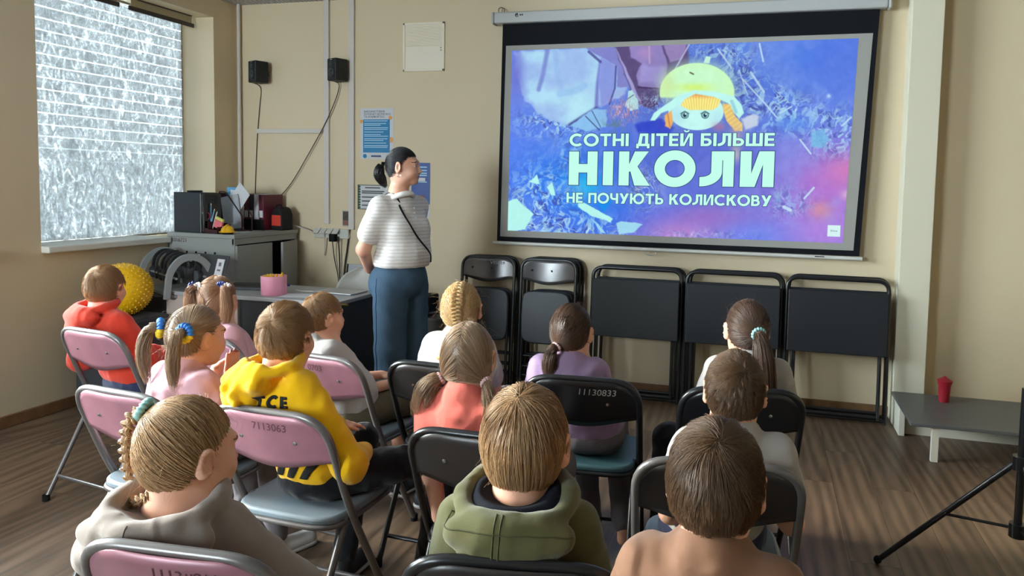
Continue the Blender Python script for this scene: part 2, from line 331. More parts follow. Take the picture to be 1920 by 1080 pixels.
# roller blind of window 1: cassette, a little cloth and the bottom bar
BLK = mat('blind_brown', (70, 64, 62), 0.5, 0.3); BLC = mat('blind_cloth', (176, 164, 136), 0.85, 0.1, bump=0.2, bscale=300)
def blind(y0, y1, label, xx=-4.43):
    t = thing('roller_blind', label, 'blind', (xx, (y0+y1)/2, 2.815), 0, 'roller blinds'); L_ = (y1-y0)/2
    MB().box((0.0, 0, 0.02), (0.09, 2*L_, 0.075)).build('cassette', BLK, t, smooth=False, bevel=0.012, seg=3)
    MB().box((0.012, -0.02, -0.035), (0.05, 2*L_-0.06, 0.045)).build('roller', BLK, t, smooth=False, bevel=0.012)
    MB().box((0.005, -0.01, -0.075), (0.003, 2*L_-0.07, 0.09)).build('cloth', BLC, t, smooth=False)
    MB().box((0.005, -0.01, -0.125), (0.014, 2*L_-0.03, 0.032)).build('bottom_bar', BLK, t, smooth=False, bevel=0.004)
    return t
blind(4.24, 4.880, 'brown roller blind rolled up at the top of the foil covered window')
blind(3.46, 4.19, 'brown roller blind further from the corner, on the left half of the window')
# ---------------------------------------------------------------- folding chairs
CHR_BLACK = mat('black_chair_enamel', (26, 26, 28), 0.28, 0.5, bump=0.05, bscale=150)
CHR_GREY = mat('grey_chair_enamel', (112, 108, 106), 0.32, 0.5, metal=0.4)
BACK_PINK_REFL = mat('chair_back_painted_reflection', (160, 110, 122), 0.38, 0.5, metal=0.15, var=0.12, vscale=9)  # pink reflection on grey metal backs, painted into the base colour
BACK_DARK = mat('dark_chair_back', (46, 42, 42), 0.34, 0.5, bump=0.05, bscale=120)
SEAT_BLACK = mat('black_vinyl', (34, 36, 40), 0.42, 0.5, bump=0.15, bscale=500)
SEAT_TEAL = mat('teal_vinyl', (62, 92, 98), 0.42, 0.5, bump=0.15, bscale=500)
SEAT_GREY = mat('grey_blue_vinyl', (122, 134, 142), 0.42, 0.5, bump=0.15, bscale=500)
STEEL = mat('steel', (170, 168, 164), 0.25, 0.5, metal=0.9)
CHALK = mat('chalk_marking', (196, 196, 192), 0.9, 0.1)
INK = mat('dark_marking', (96, 66, 72), 0.9, 0.1)
RUBBER = mat('black_rubber', (20, 20, 20), 0.8, 0.2)
def panel_y(x, z, slope=0.36, bow=0.022, hw=0.212, zt=0.79): return (zt-z)*slope-bow*(1-(x/hw)**2)
def back_panel(z0=0.615, zt=0.787, hw=0.212, slope=0.36, bow=0.022, rad=0.105):
    """pressed metal back: fills the rounded top of the tube frame, wavy lower edge"""
    nu, nv = 33, 8; g = np.zeros((nv, nu, 3)); x = hw*np.sin(np.linspace(-1, 1, nu)*math.pi/2)
    zb = z0-0.012*np.cos(x/hw*math.pi)+0.012*(x/hw)**2; d = np.clip(np.abs(x)-(hw-rad), 0, rad); ztop = zt-(rad-np.sqrt(np.maximum(rad*rad-d*d, 0)))
    for i in range(nv): z = zb+(ztop-zb)*i/(nv-1); g[i, :, 0] = x; g[i, :, 2] = z; g[i, :, 1] = panel_y(x, z, slope, bow, hw, zt+0.003)
    return g
def make_chair(label, frame, back, seat, number=None, ink=CHALK, nx=0.03, group=None):
    t = thing('folding_chair', label, 'chair', group=group); w = 0.213
    p = [(-w, 0.375, 0.012), (-w, 0.125, 0.47), (-w, 0.0, 0.79), (w, 0.0, 0.79), (w, 0.125, 0.47), (w, 0.375, 0.012)]
    q = fillet(p[:3], 0.12, 6)[:-1]; q2 = fillet([p[1], p[2], p[3], p[4]], 0.105, 8)[1:-1]; q3 = fillet(p[3:], 0.12, 6)[1:]
    MB().tube(q+q2+q3, 0.0125, 10).build('frame', frame, t, angle=60)
    for s in (-1, 1):
        MB().tube(fillet([(s*0.19, 0.20, 0.415), (s*0.19, 0.155, 0.45), (s*0.192, -0.085, 0.012)], 0.05, 5), 0.011, 10).build('rear_leg', frame, t, angle=60)
        for (x, y) in ((s*w, 0.375), (s*0.192, -0.087)): MB().lathe([(0.0155, 0.0), (0.0155, 0.028)], (x, y, 0), 12).build('foot_cap', RUBBER, t)
    MB().tube([(-w, 0.31, 0.13), (w, 0.31, 0.13)], 0.008, 8).build('crossbar', frame, t, angle=60)
    MB().tube([(-0.192, -0.035, 0.10), (0.192, -0.035, 0.10)], 0.008, 8).build('crossbar', frame, t, angle=60)
    MB().sheet(back_panel()).build('backrest', back, t, angle=60, solid=0.005)
    for s in (-1, 1): MB().lathe([(0.0075, 0), (0.006, 0.003), (0.0, 0.004)], (s*0.10, panel_y(0.10, 0.70)-0.002, 0.70), 12, rotx(R_(90))).build('rivet', STEEL, t)
    sb = MB(); o = []
    for k in range(48):
        a = 2*math.pi*k/48; c, s = math.cos(a), math.sin(a); e = 2/5.0
        o.append((0.198*math.copysign(abs(c)**e, c), 0.255+0.195*math.copysign(abs(s)**e, s)))
    sb.prism(o, 0.028, c=(0, 0, 0.420)).build('seat', seat, t, bevel=0.010, seg=3)
    MB().tube([(x*1.0, y, 0.417) for x, y in o], 0.009, 8, closed=True).build('seat_rim', frame, t, angle=60)
    if number:
        o = text('inventory_number', number, 0.036, ink, t, (0, 0, 0), (0, 0, 0), shear=0.15, ext=0.0)
        for v in o.data.vertices: x = v.co.x+nx; z = v.co.y+0.746; v.co = (x, panel_y(x, z)-0.0036, z)
    return t
# (x, y, yaw, frame, back, seat, number)
SEATS = {}
def chair(key, x, y, yaw, label, frame, back, seat, number=None, ink=CHALK, nx=0.03):
    c = make_chair(label, frame, back, seat, number, ink, nx, 'folding chairs of the audience'); c.location = (x, y, 0); c.rotation_euler = (0, 0, R_(yaw)); SEATS[key] = (x, y, R_(yaw)); return c
chair('A', -1.06, 1.09, 5, 'pinkish folding chair at the bottom corner, under the child in the grey hoodie', CHR_GREY, BACK_PINK_REFL, SEAT_GREY, '1113#911', INK)  # grey back, its pink is a painted reflection
chair('B', -0.43, 1.24, 10, 'black folding chair whose top edge shows below the olive hoodie', CHR_BLACK, BACK_DARK, SEAT_BLACK)
chair('C', 0.03, 0.98, 0, 'folding chair under the boy in the tan shirt', CHR_BLACK, BACK_DARK, SEAT_BLACK)
chair('D', -1.445, 1.85, -3, 'pink backed grey folding chair under the boy in the yellow hoodie', CHR_GREY, BACK_PINK_REFL, SEAT_GREY, '7113063', INK, 0.02)  # grey back, its pink is a painted reflection
chair('E', -2.02, 1.86, -6, 'pink backed folding chair under the girl with yellow and blue scrunchies', CHR_GREY, BACK_PINK_REFL, SEAT_GREY)  # grey back, its pink is a painted reflection
chair('I', -0.76, 1.86, 0, 'dark folding chair under the girl in the coral shirt', CHR_BLACK, BACK_DARK, SEAT_BLACK)
chair('L', -0.09, 1.86, 6, 'dark grey folding chair with a grey frame, under the boy in the white shirt', CHR_GREY, BACK_DARK, SEAT_GREY)
chair('F', -2.36, 2.62, -10, 'folding chair under the girl with white and blue flower hair bands', CHR_GREY, BACK_PINK_REFL, SEAT_GREY)
chair('G', -1.71, 2.50, -8, 'pink backed folding chair under the small boy in front of the desk', CHR_GREY, BACK_PINK_REFL, SEAT_GREY, '0703', INK, 0.0)  # grey back, its pink is a painted reflection
chair('H', -1.205, 2.53, -2, 'black folding chair under the blonde girl with the braid', CHR_BLACK, BACK_DARK, SEAT_BLACK)
chair('J', -0.625, 2.53, 5, 'black folding chair with the number 11130833, under the girl in lilac', CHR_BLACK, CHR_BLACK, SEAT_TEAL, '11130833', CHALK, 0.06)
chair('K', -0.05, 2.58, 10, 'black folding chair under the long haired girl at the end of the front row', CHR_BLACK, CHR_BLACK, SEAT_TEAL)

# folded chairs leaning on the front wall
def folded_chair(label, shine, number=None, group='folded chairs against the wall'):
    t = thing('folded_chair', label, 'chair', group=group); w = 0.205; ln = 0.94
    MB().tube(fillet([(-w, 0, 0.0), (-w, 0, ln), (w, 0, ln), (w, 0, 0.0)], 0.085, 8), 0.0125, 10).build('frame', CHR_BLACK, t, angle=60)
    MB().tube(fillet([(-w+0.03, -0.03, 0.0), (-w+0.03, -0.03, 0.52)], 0.03), 0.010, 8).build('rear_leg', CHR_BLACK, t, angle=60)
    MB().tube(fillet([(w-0.03, -0.03, 0.0), (w-0.03, -0.03, 0.52)], 0.03), 0.010, 8).build('rear_leg', CHR_BLACK, t, angle=60)
    for z in (0.10, 0.165, 0.24): MB().tube([(-w+0.02, -0.012, z), (w-0.02, -0.012, z)], 0.007, 8).build('crossbar', CHR_BLACK, t, angle=60)
    g = back_panel(0.770, 0.937, 0.204, 0.0, 0.018, 0.085)
    MB().sheet(g).build('backrest', shine, t, angle=60, solid=0.005)
    for x in (-0.12, 0.03): MB().lathe([(0.008, 0), (0.006, 0.004), (0, 0.005)], (x, -0.019, 0.86), 12, rotx(R_(90))).build('rivet', RUBBER, t)
    o = []
    for k in range(48):
        a = 2*math.pi*k/48; c, s = math.cos(a), math.sin(a); e = 2/5.5
        o.append((0.183*math.copysign(abs(c)**e, c), 0.525+0.19*math.copysign(abs(s)**e, s)))
    MB().prism(o, 0.026, rotx(R_(90)), (0, -0.022, 0)).build('seat', SEAT_BLACK, t, bevel=0.010, seg=3)
    if number: text('inventory_number', number, 0.036, CHALK, t, (0.075, -0.0215, 0.90), FACE, shear=0.15, offset=-0.0006)
    return t
SHINY = mat('worn_shiny_back', (92, 90, 90), 0.22, 0.6, metal=0.55, var=0.25, vscale=7)
lean = R_(-4.5)
for x, n, lab, num in ((-1.955, 2, ('front folded black chair of the stack nearest the woman', 'rear folded black chair of the stack nearest the woman'), 'V95018'),
                       (-1.49, 3, ('front folded black chair of the stack beside the folded tables', 'middle folded black chair of the stack beside the folded tables', 'rear folded black chair of the stack beside the folded tables'), None)):
    for k in range(n):
        c = folded_chair(lab[k], SHINY if k == 0 else CHR_BLACK, num if k == 0 else None); c.location = (x+0.012*k, 4.93+0.052*k, 0.013); c.rotation_euler = (lean, 0, 0)
# folded tables
TAB = mat('black_table_board', (22, 25, 30), 0.55, 0.4, bump=0.1, bscale=300)
TAB2 = mat('charcoal_table_board', (40, 42, 44), 0.6, 0.35, bump=0.1, bscale=300)
def folded_table(label, board):
    t = thing('folding_table', label, 'table', group='folded tables against the wall'); w = 0.31; H = 0.91
    MB().tube(fillet([(-w, 0, 0.0), (-w, 0, H), (w, 0, H), (w, 0, 0.0)], 0.075, 8)+[(w, 0, 0.0)], 0.0135, 10).build('frame', CHR_BLACK, t, angle=60)
    MB().tube([(-w, 0, 0.02), (w, 0, 0.02)], 0.0125, 8).build('foot_bar', CHR_BLACK, t, angle=60)
    MB().tube(fillet([(-w+0.045, -0.026, 0.03), (-w+0.045, -0.026, 0.80), (w-0.045, -0.026, 0.80), (w-0.045, -0.026, 0.03)], 0.04, 5), 0.0115, 8).build('inner_frame', CHR_BLACK, t, angle=60)
    MB().tube([(-w+0.045, -0.026, 0.045), (w-0.045, -0.026, 0.045)], 0.011, 8).build('foot_bar', CHR_BLACK, t, angle=60)
    MB().box((0, -0.052, 0.635), (0.605, 0.018, 0.40)).build('tabletop', board, t, smooth=False, bevel=0.006, seg=2)
    return t
for x, board, lab in ((-0.84, TAB2, 'beside the folded chairs'), (-0.185, TAB, 'behind the long haired girl'), (0.47, TAB, 'next to the white pilaster')):
    for k in range(2):
        c = folded_table(('front folded black table of the pair ' if k == 0 else 'rear folded black table of the pair ')+lab, board); c.location = (x+0.013*k, 4.905+0.10*k, 0.014); c.rotation_euler = (R_(-3.8), 0, 0)

# ---------------------------------------------------------------- metal cabinet and what stands on it
CAB = mat('grey_cabinet_paint', (152, 152, 148), 0.45, 0.4, bump=0.03, bscale=300)
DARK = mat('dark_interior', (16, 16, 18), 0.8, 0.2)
cx0, cx1, cy0, cy1, cz = -4.25, -3.672, 4.385, 5.12, 1.085
t = thing('metal_cabinet', 'grey metal cabinet with two doors in the corner under the window', 'cabinet', ((cx0+cx1)/2, (cy0+cy1)/2, 0))
bx = MB(); lx0, lx1, ly0, ly1 = cx0-t.location.x, cx1-t.location.x, cy0-t.location.y, cy1-t.location.y
bx.span((lx0, ly0, 0.04), (lx1-0.001, ly0+0.012, cz-0.03)); bx.span((lx0, ly1-0.012, 0.04), (lx1, ly1, cz-0.03)); bx.span((lx0, ly0, 0.04), (lx0+0.012, ly1, cz-0.03)); bx.span((lx0, ly0, 0.0), (lx1, ly1, 0.06))
bx.span((lx1-0.02, ly0+0.002, 0.04), (lx1+0.0015, ly0+0.03, cz-0.06)); bx.span((lx1-0.02, ly1-0.03, 0.04), (lx1, ly1, cz-0.06)); bx.span((lx1-0.02, ly0, cz-0.075), (lx1, ly1, cz-0.03))
bx.build('body', CAB, t, smooth=False, bevel=0.003)
MB().span((lx0-0.004, ly0-0.006, cz-0.03), (lx1+0.006, ly1+0.004, cz)).build('top', CAB, t, smooth=False, bevel=0.004)
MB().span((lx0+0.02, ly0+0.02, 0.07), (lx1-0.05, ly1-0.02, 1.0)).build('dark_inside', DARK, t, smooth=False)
d = MB().span((lx1-0.002, ly0+0.010, 0.07), (lx1+0.018, ly0+0.40, cz-0.082)).build('door', CAB, t, smooth=False, bevel=0.003)
d2 = MB().box((0, -0.13, 0), (0.02, 0.26, cz-0.152)).build('door', CAB, t, smooth=False, bevel=0.003); d2.location = (lx1+0.012, ly1-0.032, 0.07+(cz-0.152)/2); d2.rotation_euler = (0, 0, R_(12))
for k in range(5): MB().lathe([(0.009, 0), (0.009, 0.002)], (lx0+0.085+0.082*k, ly0-0.0005, 0.945), 12, rotx(R_(90))).build('vent_hole', DARK, t)
text('inventory_number', '011016721', 0.040, INK, t, (lx0+0.08, ly0-0.002, 1.03), FACE, offset=-0.0005)
ZT = cz+0.0005
# black computer case
t = thing('computer_case', 'black box shaped case with a glossy side, on the metal cabinet by the window', 'computer', (-4.06, 4.56, ZT), R_(-6))
MB().span((-0.185, -0.13, 0), (0.085, 0.03, 0.295)).build('shell', mat('case_black', (40, 42, 46), 0.45, 0.4), t, smooth=False, bevel=0.004)
MB().span((0.0852, -0.13, 0.0), (0.115, 0.03, 0.288)).build('front_panel', mat('gloss_black', (14, 14, 16), 0.08, 0.6), t, smooth=False, bevel=0.008)
MB().span((0.0835, -0.134, 0.0), (0.0885, -0.1285, 0.29)).build('metal_strip', STEEL, t, smooth=False)
tag(MB().lathe([(0.0, 0), (0.05, 0.0), (0.056, 0.008), (0.05, 0.014), (0.0, 0.014)], (-4.12, 4.51, ZT+0.2955), 28).build('charging_disc', mat('disc_black', (26, 26, 26), 0.4), angle=50), 'flat black disc lying on top of the black computer case', 'disc')
# desk organiser with pens
org = thing('pen_organizer', 'dark red mesh pen organizer on the cabinet corner', 'organizer', (-3.90, 4.46, ZT), R_(-8))
ORG = mat('organizer_mesh', (62, 30, 34), 0.5, 0.4, metal=0.3)
MB().span((-0.10, -0.045, 0), (0.075, 0.045, 0.006)).build('base', ORG, org, smooth=False)
f = MB()
for (a, b) in (((-0.10, -0.045, 0), (-0.02, -0.041, 0.035)), ((-0.10, 0.041, 0), (0.075, 0.045, 0.075)), ((-0.10, -0.045, 0), (-0.096, 0.045, 0.09)), ((-0.022, -0.045, 0), (-0.018, 0.045, 0.085)), ((0.071, -0.045, 0), (0.075, 0.045, 0.05)), ((-0.02, -0.045, 0), (0.075, -0.041, 0.028))): f.span(a, b)
f.build('tray', ORG, org, smooth=False)
PENC = ((200, 60, 60), (70, 140, 190), (120, 170, 200), (120, 40, 50), (210, 200, 190), (40, 60, 120))
PENN = ('red pencil', 'blue pen', 'pale blue pen', 'dark red pen', 'white pen', 'navy pen')
for k, (dx, dy, ax, ay, ln) in enumerate(((-0.085, 0, -0.18, 0.05, 0.15), (-0.045, 0.01, 0.02, 0.0, 0.20), (-0.04, -0.015, 0.22, 0.1, 0.165), (-0.075, 0.02, -0.28, -0.1, 0.135), (-0.03, 0.0, 0.34, 0.0, 0.15), (-0.065, -0.02, -0.05, -0.12, 0.14))):
    c = org.matrix_world if False else Vector((-3.90+dx, 4.46+dy, ZT+0.008))
    q = np.array([ax, ay, 1.0]); q /= np.linalg.norm(q); a0 = np.array(c); pm = mat('pen_%d' % k, PENC[k], 0.4)
    o = tag(MB().tube([a0, a0+q*ln], 0.0042, 8).build('pen', pm, angle=60), '%s standing in the pen organizer on the cabinet' % PENN[k], 'pen', 'pens in the organizer')
    MB().tube([a0+q*ln, a0+q*(ln+0.012)], [0.0042, 0.0008], 8).build('tip', mat('pen_tip', (225, 215, 190), 0.5), o, angle=60)
sc = thing('scissors', 'scissors with dark pink handles standing in the pen organizer', 'scissors', (-3.97, 4.455, ZT+0.01))
for s in (-1, 1): MB().tube([(0.014*s+0.013*math.cos(a), 0.002*s, 0.115+0.022*math.sin(a)) for a in np.linspace(0, 2*math.pi, 20)[:-1]], 0.004, 6, closed=True).build('handle', mat('scissor_pink', (150, 52, 76), 0.4), sc)
MB().box((0, 0, 0.05), (0.012, 0.003, 0.10)).build('blades', STEEL, sc, smooth=False)
npd = thing('note_pad', 'pink and yellow sticky note block leaning in the pen organizer', 'note pad', (-3.86, 4.452, ZT+0.030), R_(-10))
Rn = roty(R_(18))
MB().box((0, 0, 0.035), (0.075, 0.014, 0.06), Rn).build('pink_notes', mat('note_pink', (226, 112, 124), 0.8), npd, smooth=False)
MB().box((0.014, 0, 0.074), (0.075, 0.014, 0.018), Rn).build('yellow_notes', mat('note_yellow', (214, 206, 110), 0.8), npd, smooth=False)
hel = thing('toy_helmet', 'small yellow toy construction helmet on the cabinet edge', 'toy', (-3.765, 4.43, ZT), R_(10))
MB().lathe([(0.058, 0.012), (0.060, 0.016), (0.045, 0.022), (0.042, 0.036), (0.032, 0.052), (0.015, 0.062), (0, 0.064)], n=24).build('shell', mat('toy_yellow', (232, 178, 30), 0.35), hel, angle=70)
MB().tube([(0, 0.043*math.cos(a), 0.02+0.046*math.sin(a)) for a in np.linspace(0, math.pi, 14)], 0.006, 8).build('ridge', MATS['toy_yellow'], hel, angle=70)
MB().lathe([(0.036, 0), (0.042, 0.012), (0.0, 0.013)], n=20).build('liner', RUBBER, hel)
MB().ball((0.012, 0.01, 0.067), 0.009).build('knob', mat('toy_dark', (70, 50, 30), 0.5), hel)
# wire magazine holder with papers, binders, bag
mh = thing('magazine_holder', 'dark wire magazine holder full of papers on the metal cabinet', 'magazine holder', (-3.97, 4.76, ZT), R_(-12))
WIRE = mat('wire_dark_red', (58, 32, 34), 0.45, 0.4, metal=0.4)
for s in (-1, 1):
    pr = [(-0.13, s*0.045, 0.004), (-0.13, s*0.045, 0.30), (-0.055, s*0.045, 0.30), (0.13, s*0.045, 0.12), (0.13, s*0.045, 0.004)]
    MB().tube(fillet(pr, 0.02, 5), 0.005, 8).build('side_wire', WIRE, mh, angle=60)
MB().span((-0.13, -0.045, 0), (0.13, 0.045, 0.008)).build('base', WIRE, mh, smooth=False); MB().span((-0.133, -0.045, 0), (-0.128, 0.045, 0.29)).build('back_plate', WIRE, mh, smooth=False)
PAPER = mat('paper', (214, 214, 216), 0.75, 0.2); PAPER2 = mat('paper_grey', (176, 178, 184), 0.75, 0.2, var=0.06, vscale=30)
def placed_box(name, c, s, R, m, label, cat, group=None, bevel=0.0):
    o = MB().box((0, 0, 0), s).build(name, m, smooth=False, bevel=bevel); o.matrix_world = Matrix.Translation(Vector(c)) @ Matrix(R.tolist()).to_4x4(); return tag(o, label, cat, group)
Rm = rotz(R_(-12))
def loc(v): return np.array((-3.97, 4.76, ZT))+Rm@np.array(v)
placed_box('paper_sheet', loc((0.0, -0.038, 0.142)), (0.20, 0.003, 0.26), Rm@roty(R_(-10)), PAPER2, 'grey printed sheet in the front of the wire magazine holder', 'paper', 'papers in the magazine holder')
placed_box('folder', loc((-0.06, 0.034, 0.172)), (0.15, 0.006, 0.325), Rm, mat('folder_blue', (92, 160, 200), 0.5), 'light blue folder at the back of the wire magazine holder', 'folder', 'papers in the magazine holder')
placed_box('paper_sheet', loc((-0.005, 0.012, 0.165)), (0.155, 0.003, 0.29), Rm@roty(R_(6)), PAPER, 'white sheet upright in the middle of the magazine holder', 'paper', 'papers in the magazine holder')
pt = placed_box('paper_sheet', loc((0.07, -0.022, 0.255)), (0.145, 0.003, 0.20), Rm@roty(R_(42)), PAPER, 'white sheet sticking out diagonally over the magazine holder', 'paper', 'papers in the magazine holder')
BIND = ((96, 24, 40), (40, 30, 40), (196, 190, 196), (88, 24, 42))
BN = ('dark red binder nearest the magazine holder', 'black binder second from the magazine holder', 'pale binder between the black and the dark red one', 'dark red binder nearest the round bag')
for k in range(4):
    t = thing('ring_binder', BN[k]+' on the cabinet', 'binder', (-3.96+0.046*k, 5.0, ZT), R_(-4), 'binders on the cabinet')
    MB().span((-0.022, -0.12, 0), (0.022, 0.10, 0.285-0.006*(k % 2))).build('cover', mat('binder_%d' % k, BIND[k], 0.5), t, smooth=False, bevel=0.003)
    MB().span((-0.016, -0.1215, 0.10), (0.016, -0.1195, 0.155)).build('spine_label', PAPER, t, smooth=False)
    MB().span((-0.0225, -0.123, 0), (0.0225, -0.118, 0.085)).build('lower_band', RUBBER, t, smooth=False)
bag = thing('round_bag', 'black rounded bag with a red patch on the cabinet against the wall', 'bag', (-3.745+0.10, 4.99, ZT), R_(-10))
# fix position: right end of the cabinet
bag.location = (-3.615, 5.0, ZT)
bag.location.x = -3.728
o = []
for a in np.linspace(0, math.pi, 18): o.append((0.062*math.cos(a), 0.10+0.085*math.sin(a)))
o += [(-0.062, 0.0), (0.062, 0.0)]
MB().prism(o, 0.12, rotx(R_(90)), (0, 0.06, 0)).build('body', mat('bag_black', (28, 26, 26), 0.7, 0.3), bag, bevel=0.014, seg=3)
MB().span((-0.046, -0.064, 0.035), (0.050, -0.059, 0.12)).build('patch', mat('patch_red', (206, 62, 44), 0.6), bag, smooth=False, bevel=0.004)
MB().tube(fillet([(-0.03, -0.03, 0.17), (-0.03, -0.03, 0.20), (0.03, -0.03, 0.20), (0.03, -0.03, 0.17)], 0.015, 4), 0.005, 8).build('handle', RUBBER, bag)
for k, (x, y, r, lab) in enumerate(((-3.80, 4.60, 12, 'white sheet lying on the cabinet in front of the magazine holder'), (-3.81, 4.64, -20, 'second white sheet lying under the edge of the magazine holder'))):
    tag(MB().box((x, y, ZT+0.0012+0.001*k), (0.13, 0.16, 0.0008), rotz(R_(r))).build('paper_sheet', PAPER, smooth=False), lab, 'paper')

# ---------------------------------------------------------------- desk
DTOP = mat('desk_top', (158, 158, 158), 0.4, 0.4); DPANEL = mat('desk_side_laminate', (186, 168, 158), 0.5, 0.35); DDARK = mat('desk_dark_panel', (58, 60, 62), 0.5, 0.35); DGREY = mat('desk_drawer_grey', (150, 142, 136), 0.5, 0.35)
dk = thing('desk', 'grey topped office desk in front of the metal cabinet', 'desk', (-3.13, 4.12, 0))
MB().span((-0.655, -0.27, 0.725), (0.635, 0.27, 0.75)).build('top', DTOP, dk, smooth=False, bevel=0.004)
MB().span((-0.645, -0.25, 0.0), (-0.09, -0.232, 0.724)).build('side_panel', DPANEL, dk, smooth=False, bevel=0.002)
MB().span((-0.645, -0.23, 0.0), (-0.625, 0.25, 0.724)).build('end_panel', DPANEL, dk, smooth=False, bevel=0.002)
MB().span((-0.088, -0.215, 0.46), (0.60, -0.197, 0.724)).build('modesty_panel', DDARK, dk, smooth=False, bevel=0.002)
MB().span((-0.088, -0.226, 0.16), (0.25, -0.206, 0.458)).build('lower_panel', DGREY, dk, smooth=False, bevel=0.002)
MB().span((0.255, -0.245, 0.0), (0.625, 0.25, 0.722)).build('pedestal', DDARK, dk, smooth=False, bevel=0.003)
ZD = 0.7505
cup = thing('pencil_pot', 'round pink pot full of yellow pencils on the desk', 'pot', (-3.035, 3.985, ZD))
MB().lathe([(0.076, 0.0), (0.078, 0.004), (0.080, 0.118), (0.078, 0.122), (0.075, 0.118), (0.072, 0.09), (0.0, 0.09)], n=36).build('pot', mat('pot_pink', (236, 158, 182), 0.45, 0.4), cup, angle=40)
for k in range(14):
    a = k*2.4; r = 0.012+0.05*math.sqrt(k/14); p0 = np.array((-3.035+r*math.cos(a), 3.985+r*math.sin(a), ZD+0.0915)); q = np.array([0.12*math.cos(a), 0.12*math.sin(a), 1.0])
    o = tag(MB().tube([p0, p0+q*(0.033+0.006*(k % 3))], 0.0055, 6).build('pencil', mat('pencil_yellow', (238, 190, 40), 0.45), angle=60), 'yellow pencil standing in the round pink pot', 'pencil', 'pencils in the pink pot')
lp = thing('laptop', 'open dark laptop with a white label on its lid, on the desk', 'laptop', (-3.36, 4.17, ZD), R_(10))
LAP = mat('laptop_dark', (58, 58, 60), 0.5, 0.4)
MB().span((-0.17, -0.11, 0), (0.17, 0.12, 0.018)).build('base', LAP, lp, smooth=False, bevel=0.004)
MB().span((-0.15, -0.10, 0.0181), (0.15, 0.04, 0.0195)).build('keyboard', mat('keys_black', (22, 22, 24), 0.6), lp, smooth=False)
# the lid stands at the desk's left, its outer face towards the camera
Rl = rotx(R_(-14))
lid = MB().box((0, 0, 0.12), (0.34, 0.010, 0.235)).build('lid', LAP, None, smooth=False, bevel=0.006); lid.parent = lp
lid.location = (-0.245, -0.135, 0.0); lid.rotation_euler = (R_(-16), 0, R_(-24))
l2 = MB().box((0.10, -0.0056, 0.155), (0.075, 0.001, 0.11)).build('white_label', PAPER, lid, smooth=False)
MB().box((0.10, -0.0064, 0.175), (0.026, 0.0006, 0.026)).build('label_print', mat('print_grey', (110, 104, 108), 0.8), l2, smooth=False); MB().box((0.10, -0.0064, 0.135), (0.034, 0.0006, 0.012)).build('label_print', MATS['print_grey'], l2, smooth=False)
MB().box((-0.145, -0.0056, 0.222), (0.022, 0.001, 0.012)).build('sticker', PAPER, lid, smooth=False)
tag(MB().box((-2.86, 4.0, ZD+0.001), (0.21, 0.15, 0.0012), rotz(R_(14))).build('paper_sheet', PAPER, smooth=False), 'white sheet lying on the desk right of the pink pot', 'paper')
tag(MB().box((-2.70, 4.22, ZD+0.006), (0.30, 0.19, 0.010), rotz(R_(-4))).build('closed_laptop', mat('silver_lid', (186, 186, 188), 0.35, 0.5, metal=0.4), smooth=False, bevel=0.004), 'flat pale grey closed laptop at the back of the desk', 'laptop')
cable('cable', [(-3.0, 4.16, ZD+0.006), (-2.92, 4.14, ZD+0.006), (-2.84, 4.16, ZD+0.006), (-2.76, 4.10, ZD+0.017)], 0.004, PVC, 'white cable lying on the desk behind the pink pot')
tag(MB().tube([(-3.13, 4.20, ZD+0.03), (-3.07, 4.19, ZD+0.03)], 0.008, 8).build('marker', mat('marker_blue', (70, 60, 160), 0.4), angle=60), 'blue marker lying on the laptop base', 'marker')
YC = mat('cable_yellow', (176, 148, 60), 0.5); BC = mat('cable_black', (24, 24, 24), 0.5); GC = mat('cable_grey', (120, 118, 108), 0.5)
cable('cable', [(-2.74, 3.862, 0.7), (-2.66, 3.842, 0.735), (-2.58, 3.842, 0.74), (-2.50, 3.88, 0.735), (-2.482, 3.96, 0.72)], 0.006, YC, 'yellow cable tucked along the front edge of the desk')
cable('cable', [(-2.60, 3.855, 0.72), (-2.575, 3.845, 0.60), (-2.565, 3.848, 0.45), (-2.60, 3.85, 0.30), (-2.60, 3.85, 0.012)], 0.004, GC, 'thin grey cable hanging down the dark end of the desk')
cable('cable', [(-2.52, 3.858, 0.72), (-2.505, 3.845, 0.62), (-2.50, 3.85, 0.5), (-2.53, 3.852, 0.35), (-2.55, 3.85, 0.012)], 0.004, BC, 'thin black cable hanging at the corner of the desk')
# white plastic chair behind the desk
wc = thing('plastic_chair', 'white moulded plastic chair behind the desk', 'chair', (-2.90, 4.63, 0), R_(180))
WPL = mat('white_plastic', (216, 212, 204), 0.4, 0.4)
g = np.zeros((16, 25, 3)); u = np.linspace(-1, 1, 25)
for i in range(16):
    s = i/15
    if s < 0.45: y = 0.20-s/0.45*0.36; z = 0.45-0.03*math.sin(s/0.45*math.pi); lift = 0.03*np.abs(u)**3
    else: k = (s-0.45)/0.55; y = -0.16-0.10*k; z = 0.45+0.385*k; lift = 0
    wid = 0.23-(0.03*max(0, s-0.45)) ; x = u*wid*(1 if s < 0.62 else math.sqrt(max(0.0, 1-((s-0.62)/0.385)**2.6)))
    g[i, :, 0] = x; g[i, :, 1] = y+(0.06*u*u if s > 0.45 else 0.0); g[i, :, 2] = z+lift
MB().sheet(g).build('shell', WPL, wc, angle=180, solid=0.010)
for x in (-0.18, 0.18):
    for y in (-0.13, 0.16): MB().tube([(x*0.75, y*0.8, 0.43), (x*1.1, y*1.25, 0.0)], 0.013, 10).build('leg', STEEL, wc, angle=60)

